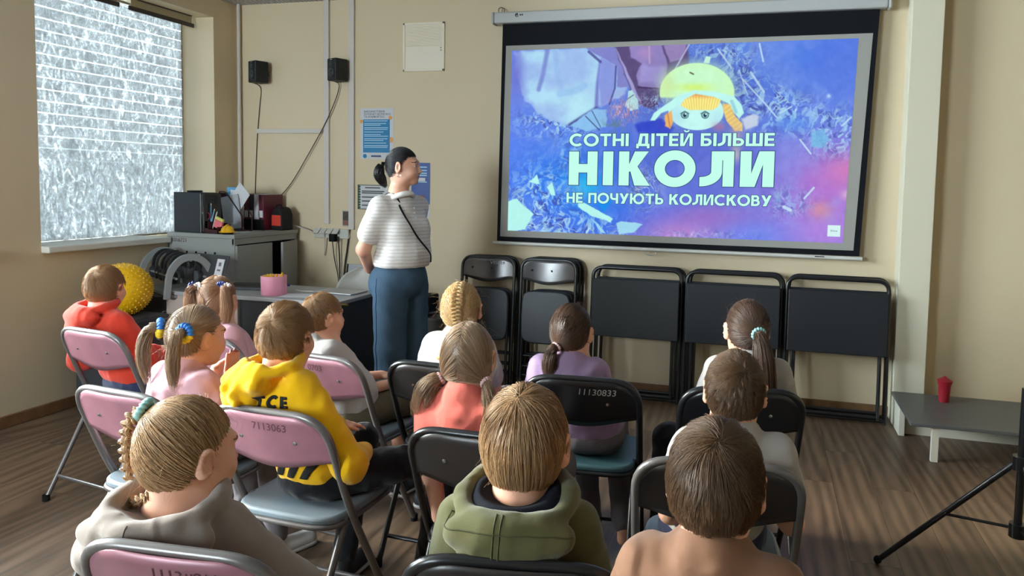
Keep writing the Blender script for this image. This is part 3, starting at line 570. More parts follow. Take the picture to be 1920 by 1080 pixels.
# headphone rack on a bin, yellow ball
HP = mat('headphone_black', (30, 31, 33), 0.45, 0.4); HPG = mat('headphone_grey', (84, 86, 90), 0.5, 0.3); RACK = mat('rack_grey', (138, 140, 138), 0.5, 0.35)
tag(MB().span((-4.24, 3.90, 0.0), (-3.80, 4.375, 0.70)).build('storage_box', mat('box_dark', (44, 44, 48), 0.6), smooth=False, bevel=0.01), 'dark box beside the desk under the headphone rack', 'box')
RKL = np.array((-3.80, 4.03, 0.751)); ry = R_(-30)
rk = thing('headphone_rack', 'grey rack with two arched ends holding black headphones', 'rack', tuple(RKL-np.array((0, 0, 0.05))), ry)
def arch(s):
    o = []; i_ = []
    for a in np.linspace(0, math.pi, 22): o.append((0.155*math.cos(a)*1.0, 0.10+0.19*math.sin(a))); i_.append((0.118*math.cos(a), 0.09+0.155*math.sin(a)))
    o = [(0.165, 0.0)]+o+[(-0.165, 0.0)]; i_ = [(0.128, 0.0)]+i_+[(-0.128, 0.0)]
    mb = MB(); n = len(o); R = rotz(R_(90))@rotx(R_(90))
    V = []; 
    for z in (0, 0.03):
        for p in o+i_: V.append(R@np.array([p[0], p[1], z]))
    F = []
    for k in range(n-1): F += [(k, k+1, n+k+1, n+k), (2*n+k, 3*n+k, 3*n+k+1, 2*n+k+1), (k, 2*n+k, 2*n+k+1, k+1), (n+k, n+k+1, 3*n+k+1, 3*n+k)]
    F += [(0, n, 3*n, 2*n), (n-1, 3*n-1, 4*n-1, 2*n-1)]
    return mb.add(np.array(V)+np.array((s, 0, 0)), F)
arch(0.17).build('end_panel', RACK, rk, smooth=False, bevel=0.003); arch(-0.42).build('end_panel', RACK, rk, smooth=False, bevel=0.003)
for y, z in ((0.0, 0.245), (-0.09, 0.13), (0.09, 0.13)): MB().tube([(-0.415, y, z), (0.195, y, z)], 0.008, 8).build('rod', RACK, rk, angle=60)
MB().box((-0.11, 0, 0.012), (0.58, 0.24, 0.02)).build('base_board', RACK, rk, smooth=False)
hp0 = None
Rk = rotz(ry)
for k, (x, lab) in enumerate(((-0.35, 'hanging nearest the yellow ball'), (-0.255, 'second from the yellow ball'), (-0.165, 'third from the yellow ball'), (-0.07, 'in the middle of the rack'), (0.02, 'second from the front arch'), (0.11, 'hanging just inside the front arch'))):
    p = RKL-np.array((0, 0, 0.05))+Rk@np.array((x, 0, 0))
    if hp0 is None:
        hp0 = thing('headphones', 'black headphones '+lab, 'headphones', tuple(p), ry+R_(6), 'headphones on the rack')
        band = [(0.0, 0.082*math.cos(a), 0.175+0.098*math.sin(a)) for a in np.linspace(-0.15, math.pi+0.15, 20)]
        MB().tube(band, 0.011, 8, flat=0.7).build('headband', HP, hp0)
        for s in (-1, 1):
            MB().lathe([(0.0, 0), (0.036, 0.0), (0.043, 0.008), (0.043, 0.026), (0.034, 0.034), (0.0, 0.034)], (0, s*0.062, 0.125), 20, rotx(R_(-90*s))).build('ear_cup', HP, hp0)
            MB().lathe([(0.024, -0.018), (0.042, -0.014), (0.042, 0.0), (0.0, 0.0)], (0, s*0.062, 0.125), 20, rotx(R_(-90*s))).build('ear_cushion', HPG, hp0)
    else:
        h = copy_tree(hp0, None, tuple(p), ry+R_((6, -8, 10, -4, 8, -6)[k])); h['label'] = 'black headphones '+lab
tag(MB().span((-4.10, 3.48, 0.0), (-3.70, 3.83, 0.611)).build('stool', mat('stool_dark', (50, 50, 54), 0.7), smooth=False, bevel=0.02), 'dark padded cube stool under the yellow ball', 'stool')
ball = thing('massage_ball', 'large yellow studded ball under the window', 'ball', (-3.90, 3.66, 0.61+0.165))
YB_ = mat('ball_yellow', (240, 186, 22), 0.38, 0.4)
MB().ball((0, 0, 0), 0.165, 48).build('shell', YB_, ball, angle=180)
sp = MB(); n = 420
for k in range(n):
    z = 1-2*(k+0.5)/n; a = k*2.39996; r = math.sqrt(1-z*z); d_ = np.array([r*math.cos(a), r*math.sin(a), z])
    u = np.cross(d_, (0, 0, 1.0)); u /= np.linalg.norm(u)+1e-9; w_ = np.cross(d_, u)
    sp.lathe([(0.0055, 0.163), (0.0035, 0.169), (0.0, 0.1715)], n=6, R=np.stack([u, w_, d_], 1))
o = sp.build('studs', YB_, ball); o['kind'] = 'stuff'
# leaning pale board and dark case by the woman
lb = thing('leaning_board', 'pale grey board with a black edge leaning on the wall behind the woman', 'board', (-2.97, 4.99, 0.0), R_(4))
MB().box((0, 0, 0.42), (0.36, 0.015, 0.84), rotx(R_(-10))).build('panel', mat('board_pale', (170, 170, 176), 0.5), lb, smooth=False, bevel=0.003)
MB().box((-0.183, 0, 0.42), (0.012, 0.02, 0.84), rotx(R_(-10))).build('edge', RUBBER, lb, smooth=False)
eq = thing('equipment_case', 'dark grey upright equipment case behind the woman on the floor', 'case', (-2.32, 4.62, 0), R_(6))
MB().span((-0.14, -0.12, 0.0), (0.24, 0.14, 0.56)).build('body', mat('case_grey', (84, 80, 76), 0.55), eq, smooth=False, bevel=0.012)
MB().span((-0.10, -0.11, 0.56), (0.10, 0.12, 0.70)).build('upper_box', DARK, eq, smooth=False, bevel=0.01)
MB().span((0.16, -0.1225, 0.22), (0.185, -0.119, 0.42)).build('red_strip', mat('strip_red', (190, 60, 60), 0.5), eq, smooth=False)
cable('lever', [(0.08, -0.08, 0.585), (0.18, -0.09, 0.60), (0.26, -0.10, 0.605)], 0.012, BC, None, parent=eq)
tag(MB().span((-2.62, 3.30, 0.0), (-2.34, 3.52, 0.42)).build('fabric_bin', mat('bin_blue', (36, 62, 130), 0.8), smooth=False, bevel=0.02), 'blue fabric bin on the floor in front of the desk', 'bin')
# tripod foot at the right edge and the white shelf unit
tp = thing('tripod_stand', 'black tripod stand on the floor at the right of the room', 'stand', (0.93, 2.92, 0))
MB().tube([(0, 0, 0.25), (0, 0, 0.80)], 0.014, 12).build('pole', CHR_BLACK, tp, angle=60)
for a in (161, 41, 281):
    c, s = math.cos(R_(a)), math.sin(R_(a)); MB().tube([(0.02*c, 0.02*s, 0.52), (0.46*c, 0.46*s, 0.02)], 0.011, 10).build('leg', CHR_BLACK, tp, angle=60)
    MB().tube([(0.018*c, 0.018*s, 0.28), (0.24*c, 0.24*s, 0.27)], 0.006, 8).build('brace', CHR_BLACK, tp, angle=60); MB().ball((0.465*c, 0.465*s, 0.016), 0.016).build('rubber_foot', RUBBER, tp)
MB().lathe([(0.028, 0.25), (0.028, 0.30)]).build('hub', CHR_BLACK, tp); MB().lathe([(0.03, 0.50), (0.03, 0.55)]).build('collar', CHR_BLACK, tp)
su = thing('shelf_unit', 'white shelf unit with a dark grey top against the right pilaster', 'shelf', (0.84, 4.78, 0))
SHW = mat('shelf_white', (222, 216, 198), 0.5)
MB().span((0.0, 0.17, 0.0), (0.75, 0.205, 0.20)).build('back_panel', SHW, su, smooth=False); MB().span((0.0, -0.02, 0.0), (0.035, 0.17, 0.195)).build('side_panel', SHW, su, smooth=False, bevel=0.003); MB().span((0.715, -0.02, 0), (0.75, 0.17, 0.195)).build('side_panel', SHW, su, smooth=False, bevel=0.003)
MB().span((0.035, 0.03, 0.0), (0.715, 0.05, 0.13)).build('front_board', SHW, su, smooth=False)
MB().span((-0.015, -0.45, 0.196), (0.77, 0.205, 0.216)).build('top', mat('shelf_top_grey', (92, 92, 92), 0.4), su, smooth=False, bevel=0.004); MB().span((0.68, -0.43, 0), (0.715, -0.02, 0.195)).build('side_panel', SHW, su, smooth=False)
MB().span((0.10, -0.43, 0), (0.135, -0.40, 0.195)).build('leg', SHW, su, smooth=False)
tag(MB().lathe([(0.0, 0), (0.03, 0.0), (0.035, 0.10), (0.045, 0.13), (0.0, 0.16)], (1.10, 4.84, 0.217), 16).build('vase', mat('vase_red', (150, 24, 40), 0.4)), 'dark red vase on the grey shelf top', 'vase')

# ---------------------------------------------------------------- on the front wall
SPK = mat('speaker_black', (24, 26, 28), 0.55, 0.4); CONE = mat('speaker_cone', (44, 46, 50), 0.5)
def speaker(px, py, label, yaw):
    p = at_y(px, py, YF-0.075); t = thing('wall_speaker', label, 'speaker', (p[0], YF-0.075, p[2]-0.085), yaw, 'speakers on the front wall')
    MB().span((-0.055, -0.065, 0), (0.055, 0.05, 0.172)).build('cabinet', SPK, t, smooth=False, bevel=0.008, seg=3)
    MB().span((-0.012, 0.045, 0.06), (0.012, 0.078, 0.10)).build('bracket', SPK, t, smooth=False)
    Rf = rotx(R_(90))
    MB().lathe([(0.038, 0.0), (0.038, 0.005), (0.032, 0.004), (0.018, -0.0), (0.012, 0.004), (0.0, 0.007)], (0, -0.065, 0.062), 24, Rf).build('woofer', CONE, t)
    MB().lathe([(0.022, 0.0), (0.022, 0.004), (0.014, 0.002), (0.008, 0.006), (0.0, 0.008)], (0, -0.065, 0.128), 20, Rf).build('tweeter', CONE, t)
    MB().box((-0.002, -0.0655, 0.161), (0.028, 0.001, 0.005)).build('badge', STEEL, t, smooth=False)
    return p
speaker(486, 136, 'small black speaker on the wall nearest the window', R_(-22)); speaker(634.5, 132, 'small black speaker on the wall between the white trunking strips', R_(-22))
def wall_pts(L, d=0.004): return [at_y(x, y, YF-d) for x, y in L]
CBR = mat('cable_brown', (74, 62, 54), 0.6)
cable('speaker_cable', [(-4.075, 5.09, 2.275)]+wall_pts([(489, 165), (487, 200), (483, 250), (481, 290), (479, 345), (478, 400), (478, 428)]), 0.004, CBR, 'thin dark cable hanging from the speaker near the window', 'cable')
cable('speaker_cable', [(-3.31, 5.09, 2.27)]+wall_pts([(636, 160), (628, 190), (608, 235), (575, 295), (545, 345), (517, 377)], 0.027), 0.004, CBR, 'dark cable swinging from the second speaker down to the cabinet', 'cable')
# ventilation hatch
p0 = at_y(757, 44, YF); p1 = at_y(834, 133, YF); vw, vh = p1[0]-p0[0], p0[2]-p1[2]
vt = thing('ventilation_hatch', 'white ventilation hatch with fine slots high on the wall', 'hatch', ((p0[0]+p1[0])/2, YF, (p0[2]+p1[2])/2))
HW = mat('hatch_white', (232, 222, 202), 0.5)
f = MB(); e = 0.018
for (a, b) in (((-vw/2, -0.014, -vh/2), (-vw/2+e, 0, vh/2)), ((vw/2-e, -0.014, -vh/2), (vw/2, 0, vh/2)), ((-vw/2, -0.014, vh/2-e), (vw/2, 0, vh/2)), ((-vw/2, -0.014, -vh/2), (vw/2, 0, -vh/2+e))): f.span(a, b)
f.build('frame', HW, vt, smooth=False, bevel=0.003); MB().span((-vw/2+e, -0.007, -vh/2+e), (vw/2-e, 0, vh/2-e)).build('door', HW, vt, smooth=False)
f = MB()
for k in range(16): f.box((0, -0.0085, vh/2-e-0.012-0.0098*k), (vw-2*e-0.016, 0.004, 0.0048), rotx(R_(30)))
f.build('louvre', HW, vt, smooth=False)
for k in range(2): MB().ball((vw/2-e-0.012, -0.009, -0.01-0.018*k), 0.0045, 10).build('latch', STEEL, vt)
# posters
def quad(x0, y0, x1, y1, d=0.002): a = at_y(x0, y0, YF); b = at_y(x1, y1, YF); return a[0], b[0], b[2], a[2]
def poster(name, label, x0, y0, x1, y1, m, cat='poster'):
    a, b, z0, z1 = quad(x0, y0, x1, y1); t = thing(name, label, cat, ((a+b)/2, YF, (z0+z1)/2)); MB().span((-(b-a)/2, -0.0025, -(z1-z0)/2), ((b-a)/2, 0, (z1-z0)/2)).build('sheet', m, t, smooth=False); return t, b-a, z1-z0
POSTW = mat('poster_white', (206, 206, 208), 0.25, 0.5); TEAL = mat('poster_blue', (34, 122, 170), 0.3, 0.5); NAVY = mat('poster_navy', (64, 88, 150), 0.3, 0.5); ORNG = mat('poster_orange', (218, 150, 70), 0.4); LTXT = mat('poster_pale_text', (170, 205, 225), 0.6); DTXT = mat('poster_dark_text', (56, 76, 112), 0.6)
t, w, h = poster('internet_poster', 'white and blue poster about safe internet use, above the woman', 676, 203, 738, 299, POSTW)
pan = MB().box((-0.012*w, -0.0032, -0.045*h), (0.80*w, 0.0012, 0.65*h)).build('blue_panel', TEAL, t, smooth=False)
for k, s in enumerate(('ВИКОРИСТОВУЙ', 'ІНТЕРНЕТ БЕЗПЕЧНО', 'ТА КОМФОРТНО')): text('heading', s, 0.021, DTXT, t, (-0.39*w, -0.0035, h*(0.43-0.052*k)), FACE, 'LEFT', offset=0.0, sx=1.04)
f = MB(); zz = 0.25*h
for k in range(8):
    for j in range(2 if k % 3 else 1):
        ww = (0.70, 0.58, 0.66, 0.5, 0.72)[(k*2+j) % 5]*w; f.box((-0.38*w+ww/2, -0.0041, zz), (ww, 0.0004, 0.0062)); zz -= 0.0128
    zz -= 0.0075
f.build('text_lines', LTXT, pan, smooth=False)
MB().lathe([(0.017, 0), (0.017, 0.001)], (-0.36*w, -0.0025, -0.44*h), 20, rotx(R_(90))).build('round_emblem', TEAL, t); MB().box((-0.02*w, -0.003, -0.44*h), (0.30*w, 0.001, 0.014)).build('footer_text', DTXT, t, smooth=False)
for (x, z, r) in ((0.42, -0.12, 0.022), (0.40, 0.31, 0.016), (-0.46, 0.24, 0.015)): MB().lathe([(r, 0), (r, 0.001)], (x*w, -0.0025, z*h), 16, rotx(R_(90))).build('orange_spot', ORNG, t)
t, w, h = poster('information_poster', 'dark blue poster with a white foot behind the woman', 772, 305, 806, 408, POSTW)
MB().box((0, -0.003, 0.12*h), (w, 0.0012, 0.76*h)).build('blue_field', NAVY, t, smooth=False)
f = MB()
for z in (0.42, 0.36, 0.31, 0.27, 0.15): f.box((0.06*w, -0.004, z*h), (0.55*w, 0.0006, 0.010))
f.build('text_lines', LTXT, t, smooth=False); MB().box((0.05*w, -0.004, 0.19*h), (0.4*w, 0.0006, 0.03)).build('white_print', PAPER, t, smooth=False); MB().box((0.08*w, -0.004, -0.13*h), (0.26*w, 0.0006, 0.028)).build('red_print', mat('print_red', (150, 60, 70), 0.6), t, smooth=False)
text('foot_text', '1710', 0.022, mat('print_grey2', (130, 130, 130), 0.7), t, (0.12*w, -0.0035, -0.36*h), FACE)
t, w, h = poster('rules_notice', 'white notice with a dark green patterned edge, left of the woman', 671, 346, 727, 394, POSTW, 'notice')
GRN = mat('notice_green', (50, 74, 50), 0.6); f = MB()
for (c, s) in (((-0.48*w, -0.003, 0), (0.04*w, 0.001, h)), ((0, -0.003, 0.485*h), (w, 0.001, 0.03*h)), ((0, -0.003, -0.485*h), (w, 0.001, 0.03*h))): f.box(c, s)
for k in range(9): f.box((-0.435*w, -0.003, (0.42-0.105*k)*h), (0.06*w, 0.001, 0.016), roty(R_(-40)))
f.build('border', GRN, t, smooth=False)
f = MB(); 
for k, (z, ww) in enumerate(((0.38, 0.5), (0.24, 0.75), (0.17, 0.7), (0.0, 0.72), (-0.16, 0.7), (-0.33, 0.74))): f.box(((-0.36+ww/2 if k else 0.0)*w, -0.003, z*h), (ww*w, 0.001, 0.009))
f.build('text_lines', mat('text_dark', (70, 70, 74), 0.7), t, smooth=False)
t, w, h = poster('photo_print', 'small glossy photo print on the wall above the sockets', 642, 394, 657.5, 425, mat('photo_border', (190, 184, 176), 0.2, 0.6), 'picture')
MB().box((0, -0.003, 0.0), (0.84*w, 0.001, 0.86*h)).build('dark_image', mat('photo_dark', (70, 64, 62), 0.3, 0.6, var=0.5, vscale=60), t, smooth=False); MB().box((0, -0.0036, -0.27*h), (0.84*w, 0.001, 0.30*h)).build('brown_strip', mat('photo_brown', (130, 92, 80), 0.3), t, smooth=False)
# sockets
a = at_y(594, 428, YF); b = at_y(657, 447, YF)
sk = thing('socket_strip', 'white four way wall socket strip with its covers lifted', 'socket', ((a[0]+b[0])/2, YF, (a[2]+b[2])/2)); w, h = b[0]-a[0], 0.075
SKW = mat('socket_white', (200, 198, 190), 0.4)
MB().span((-w/2, -0.035, -h/2), (w/2, 0, h/2)).build('body', SKW, sk, smooth=False, bevel=0.004)
for k in range(4): MB().box((-w/2+0.037+k*0.058, -0.058, 0.022), (0.050, 0.062, 0.006), rotx(R_(38))).build('cover', SKW, sk, smooth=False, bevel=0.002)
sx, sz = sk.location.x, sk.location.z
pl = thing('power_adapter', 'black power adapter plugged into the wall socket strip', 'adapter', (sx+0.035, YF-0.06, sz-0.03)); MB().box((0, 0, 0), (0.05, 0.05, 0.062)).build('body', RUBBER, pl, smooth=False, bevel=0.006)
cable('cable', [(sx+0.03, YF-0.06, sz-0.06), (sx+0.028, YF-0.03, sz-0.2), (sx+0.055, YF-0.02, sz-0.35), (sx+0.075, YF-0.02, sz-0.55), (sx+0.08, YF-0.02, 0.3)], 0.004, BC, 'black cable hanging from the black power adapter')
cable('cable', [(sx+0.075, YF-0.05, sz-0.02), (sx+0.075, YF-0.03, sz-0.2), (sx+0.078, YF-0.028, sz-0.4), (sx+0.09, YF-0.03, 0.3)], 0.005, BC, 'black cable hanging straight from the socket strip')
cable('cable', [(sx+0.155, YF-0.012, 1.105), (sx+0.135, YF-0.014, 0.95), (sx+0.11, YF-0.02, 0.75), (sx+0.10, YF-0.045, 0.3)], 0.006, BC, 'thick black cable coming out below the trunking')
cable('cable', [(sx-w/2+0.02, YF-0.06, sz+0.0), (sx-w/2-0.08, YF-0.05, sz+0.03), (sx-w/2-0.20, YF-0.04, sz+0.05), (sx-w/2-0.33, YF-0.045, sz+0.02)], 0.006, TRUNK, 'white cable looping from the sockets towards the cabinet')
cable('cable', [(sx-0.055, YF-0.05, sz-0.0), (sx-0.06, YF-0.03, sz-0.09), (sx-0.075, YF-0.02, sz-0.18)], 0.005, TRUNK, 'short white cable hanging from the socket strip')
# ---------------------------------------------------------------- projection screen
YS = 5.08
SCW = mat('screen_case_white', (176, 176, 174), 0.45, 0.4); SBK = mat('screen_black_fabric', (20, 21, 26), 0.85, 0.15); SFB = mat('screen_white_fabric', (156, 154, 148), 0.8, 0.2); BARW = mat('screen_bar_white', (206, 203, 196), 0.4)
ps = thing('projection_screen', 'pull down projection screen with a projected slide, on the front wall', 'screen', (-0.63, YS, 2.68))
X = lambda v: v+0.63
Z = lambda v: v-2.68
MB().span((X(-1.955), -0.045, Z(2.655)), (X(0.705), 0.045, Z(2.735))).build('case', SCW, ps, smooth=False, bevel=0.012, seg=3)
for xe in (-1.965, 0.715): MB().box((X(xe), 0, Z(2.695)), (0.02, 0.096, 0.088)).build('end_cap', SCW, ps, smooth=False, bevel=0.01)
for xe in (-1.93, 0.69):
    MB().tube(fillet([(X(xe)-0.012, 0.02, Z(2.735)), (X(xe)-0.012, 0.02, Z(2.775)), (X(xe), 0.045, Z(2.79)), (X(xe)+0.028, 0.045, Z(2.775)), (X(xe)+0.028, 0.02, Z(2.735))], 0.01, 3), 0.004, 6).build('wall_hook', STEEL, ps)
text('logo', '@ ▪▪', 0.026, RUBBER, ps, (X(-1.76), -0.0462, Z(2.708)), FACE, offset=0.0012)
def panel(name, q, y0, y1, m, parent):
    """trapezoid sheet: q = TL, TR, BR, BL (x, z)"""
    V = [(X(x), y, Z(z)) for y in (y0, y1) for x, z in q]
    return MB().add(V, [(0, 1, 2, 3), (7, 6, 5, 4), (0, 4, 5, 1), (1, 5, 6, 2), (2, 6, 7, 3), (3, 7, 4, 0)]).build(name, m, parent, smooth=False)
fb = panel('fabric', [(-1.900, 2.66), (0.660, 2.66), (0.607, 1.066), (-1.922, 1.066)], -0.001, 0.0015, SBK, ps)
wa = panel('white_area', [(-1.872, 2.499), (0.625, 2.505), (0.568, 1.102), (-1.897, 1.100)], -0.0025, -0.001, SFB, fb)
MB().tube([(X(-1.95), 0, Z(1.052)), (X(0.625), 0, Z(1.050))], 0.013, 12).build('bottom_bar', BARW, ps, angle=60)
MB().tube(fillet([(X(-0.80), 0, Z(1.045)), (X(-0.80), -0.004, Z(1.018)), (X(-0.765), -0.006, Z(1.006)), (X(-0.73), -0.004, Z(1.018)), (X(-0.73), 0, Z(1.045))], 0.006, 3), 0.003, 6).build('pull_handle', SCW, ps)
MB().box((X(0.36), -0.0135, Z(1.054)), (0.06, 0.001, 0.006)).build('bar_label', RUBBER, ps, smooth=False)
# the projected slide: light on the screen; painted on a fine grid in slide coordinates
TL, TR, BR, BL = np.array((-1.826, 2.463)), np.array((0.540, 2.475)), np.array((0.501, 1.148)), np.array((-1.838, 1.146))
NU, NV = 680, 390
uu, vv = np.meshgrid(np.linspace(0, 1, NU), np.linspace(0, 1, NV))
PX_ = (1-vv)[..., None]*((1-uu)[..., None]*TL+uu[..., None]*TR)+vv[..., None]*((1-uu)[..., None]*BL+uu[..., None]*BR)
# slide pixels: 960..1610 by 72..456 is the frame in which the picture was laid out
sx_ = 955+650*uu; sy_ = 95+361*vv-22*uu*(1-vv)*1.0+(-22+24+0)*0*vv
_p = np.stack([PX_[..., 0], np.full_like(uu, YS-0.003), PX_[..., 1]], -1)-CAM
_c = _p@CR.T; sx_ = CPX+CF*_c[..., 0]/_c[..., 2]; sy_ = CPY+CF*_c[..., 1]/_c[..., 2]     # layout coordinates of the slide
def vnoise(x, y, seed):
    r = np.random.default_rng(seed).random((64, 64)); xi = np.floor(x).astype(int); yi = np.floor(y).astype(int); fx = x-xi; fy = y-yi
    fx = fx*fx*(3-2*fx); fy = fy*fy*(3-2*fy); g = lambda a, b: r[a % 64, b % 64]
    return (g(xi, yi)*(1-fx)+g(xi+1, yi)*fx)*(1-fy)+(g(xi, yi+1)*(1-fx)+g(xi+1, yi+1)*fx)*fy
def fbm(s, seed, o=4, ax=1.0):
    t = 0; a = 0.5
    for k in range(o): t = t+a*vnoise(sx_/s*ax*2**k, sy_/s*2**k, seed+k); a *= 0.5
    return t/(1-0.5**o)
img = np.zeros((NV, NU, 3))
def sm(a, b, t): t = np.clip((t-a)/(b-a), 0, 1); return t*t*(3-2*t)
def blend(mask, rgb):
    global img
    rgb = np.asarray(rgb, float); img = img*(1-mask[..., None])+(rgb if rgb.ndim == 3 else rgb[None, None])*mask[..., None]
def poly(P, soft=1.2, wob=0.0, seed=3):
    P = np.array(P, float); x = sx_+(fbm(14, seed)-0.5)*wob; y = sy_+(fbm(14, seed+9)-0.5)*wob
    ins = np.zeros(x.shape, bool); dist = np.full(x.shape, 1e9)
    for i in range(len(P)):
        a, b = P[i-1], P[i]; ab = b-a
        t = np.clip(((x-a[0])*ab[0]+(y-a[1])*ab[1])/(ab@ab+1e-9), 0, 1); dist = np.minimum(dist, np.hypot(x-a[0]-t*ab[0], y-a[1]-t*ab[1]))
        c = ((a[1] > y) != (b[1] > y)); ins ^= c & (x < (b[0]-a[0])*(y-a[1])/(b[1]-a[1]+1e-9)+a[0])
    return sm(-soft, soft, np.where(ins, dist, -dist))
def line(pts, w, soft=1.0):
    dist = np.full(sx_.shape, 1e9)
    for a, b in zip(pts[:-1], pts[1:]):
        a = np.array(a, float); b = np.array(b, float); ab = b-a; t = np.clip(((sx_-a[0])*ab[0]+(sy_-a[1])*ab[1])/(ab@ab+1e-9), 0, 1); dist = np.minimum(dist, np.hypot(sx_-a[0]-t*ab[0], sy_-a[1]-t*ab[1]))
    return 1-sm(w-soft, w+soft, dist)
def ell(cx, cy, rx, ry, ang=0, soft=0.06):
    c, s = math.cos(R_(ang)), math.sin(R_(ang)); x = (sx_-cx)*c+(sy_-cy)*s; y = -(sx_-cx)*s+(sy_-cy)*c; return 1-sm(1-soft, 1+soft, np.hypot(x/rx, y/ry))
def glow(cx, cy, rx, ry): return np.exp(-(((sx_-cx)/rx)**2+((sy_-cy)/ry)**2))
n1, n2, n3 = fbm(60, 1), fbm(22, 5), fbm(9, 9, 3)
# ground colours
wx, wy = (fbm(34, 61)-0.5)*30, (fbm(34, 71)-0.5)*30          # swirl used by the textures
def tex(s, seed, o=4, ax=1.0, ang=0.0):
    c, sn = math.cos(R_(ang)), math.sin(R_(ang)); x = (sx_+wx)*c+(sy_+wy)*sn; y = -(sx_+wx)*sn+(sy_+wy)*c; t = 0; a = 0.5
    for k in range(o): t = t+a*vnoise(x/s*ax*2**k, y/s*2**k, seed+k); a *= 0.5
    return t/(1-0.5**o)
blend(np.ones_like(uu), (92, 126, 226)); blend(sm(0.35, 0.7, n1)*0.5, (112, 150, 236)); blend(glow(1000, 120, 90, 120)*0.6, (128, 150, 230))
blend(glow(960, 300, 90, 110), (96, 132, 240)); blend(glow(1080, 345, 110, 75)*0.85, (40, 128, 244)); blend(glow(1098, 352, 30, 28), (24, 214, 244)); blend(glow(1130, 400, 60, 40)*0.8, (30, 140, 244))
blend(glow(1200, 415, 170, 55)*0.5, (92, 98, 226)); blend(glow(1250, 300, 130, 60)*0.5, (76, 92, 200)); blend(glow(1380, 330, 150, 80)*0.5, (110, 104, 204)); blend(glow(1550, 350, 105, 90)*0.95, (180, 118, 208)); blend(glow(1590, 318, 45, 34)*0.75, (222, 128, 182)); blend(glow(1550, 435, 120, 60)*0.85, (184, 134, 222)); blend(glow(1330, 410, 60, 25)*0.6, (156, 110, 190)); blend(glow(1400, 440, 80, 30)*0.8, (112, 138, 242)); blend(glow(1275, 438, 75, 28)*0.9, (190, 134, 206)); blend(glow(1340, 405, 90, 22)*0.5, (160, 116, 200)); blend(glow(1540, 394, 20, 16)*0.8, (226, 140, 146)); blend(glow(1500, 105, 100, 60)*0.6, (80, 128, 228)); blend(glow(1575, 150, 60, 80)*0.5, (92, 122, 226))
blend(glow(1588, 365, 12, 10)*0.6, (232, 200, 220)); blend(glow(1470, 300, 30, 50)*0.35, (140, 150, 236)); blend(sm(0.5, 0.75, tex(40, 77, 3))*0.25, (150, 170, 240))
def debris(reg, seed, lo=0.54, s=9, pale=(182, 232, 246), dark=(64, 76, 160), k=0.85):
    a = np.abs(tex(s*1.6, seed, 3, 1.0, 40)-0.5)*2; b = tex(s, seed+20, 3, 1.8, 30); c = tex(s*1.2, seed+40, 3, 1.5, -35)
    blend(reg*k*0.75*sm(0.50, 0.68, c), dark); blend(reg*k*sm(lo, lo+0.13, b)*0.85, pale); blend(reg*k*0.8*(1-sm(0.02, 0.09, a))*sm(0.35, 0.6, c+0.1), (206, 244, 250)); blend(reg*0.5*sm(0.56, 0.7, tex(s*0.5, seed+60, 2)), (150, 196, 246))
debris(np.clip(glow(1010, 385, 60, 65)*1.2+glow(1085, 428, 80, 24), 0, 1), 11, s=11); debris(np.clip(glow(1040, 230, 60, 26)*1.2, 0, 1), 31, s=8); debris(glow(1070, 290, 26, 34)*0.7, 33, s=12); debris(np.clip(glow(1415, 190, 60, 30)*1.1+glow(1465, 215, 70, 34)+glow(1565, 248, 50, 36)*1.2+glow(1385, 130, 44, 36)*0.9, 0, 1), 51, s=11); debris(glow(1350, 98, 60, 16), 53, s=10); debris(np.clip(glow(1480, 380, 40, 26)*0.7, 0, 1), 71, s=12, pale=(156, 206, 244)); debris(glow(1210, 355, 28, 36)*0.9, 91, s=7, dark=(90, 84, 110), pale=(190, 190, 220)); debris(glow(1310, 440, 90, 10)*0.5, 95, s=9, pale=(214, 206, 244))
# cloth on the left, folded garments
blend(poly([(963, 97), (1100, 88), (1160, 86), (1172, 130), (1176, 172), (1120, 205), (1068, 235), (1020, 222), (985, 190), (968, 140)], 3, 10), (158, 190, 238)); C1 = poly([(980, 97), (1098, 90), (1128, 118), (1118, 200), (1066, 232), (1018, 214), (990, 180), (982, 140)], 6, 10)
blend(C1*sm(0.3, 0.7, fbm(45, 4)), (176, 222, 246)); blend(C1*glow(1090, 190, 40, 30)*0.8, (186, 236, 246)); blend(glow(968, 140, 14, 50)*0.9, (112, 120, 210))
for pts, w, c, k in (([(1027, 92), (1018, 140), (1010, 168)], 4, (120, 134, 206), 0.8), ([(1040, 95), (1046, 140), (1052, 165)], 5, (150, 186, 236), 0.6), ([(1126, 116), (1120, 160), (1118, 202)], 3, (116, 122, 200), 0.9), ([(1050, 176), (1080, 170), (1096, 160)], 6, (142, 186, 236), 0.5), ([(1068, 234), (1100, 214), (1118, 203)], 2.5, (64, 70, 134), 0.9)): blend(line(pts, w, 3)*k, c)
blend(poly([(1126, 108), (1155, 124), (1153, 160), (1145, 190), (1128, 200), (1122, 150)], 2, 4), (140, 156, 226)); blend(poly([(1098, 89), (1150, 87), (1166, 118), (1180, 165), (1158, 162), (1156, 124), (1128, 108)], 2, 5), (132, 136, 206)); blend(line([(1155, 124), (1153, 165), (1143, 195)], 1.6)*0.8, (70, 76, 140)); blend(line([(1104, 97), (1126, 116)], 2.5)*0.8, (80, 84, 150))
blend(poly([(1068, 236), (1112, 204), (1138, 206), (1136, 238), (1100, 246)], 2, 6), (140, 194, 240)); blend(line([(1098, 218), (1124, 244)], 1.0)*0.8, (60, 70, 110)); blend(line([(1110, 208), (1126, 238)], 0.8)*0.8, (60, 70, 110))
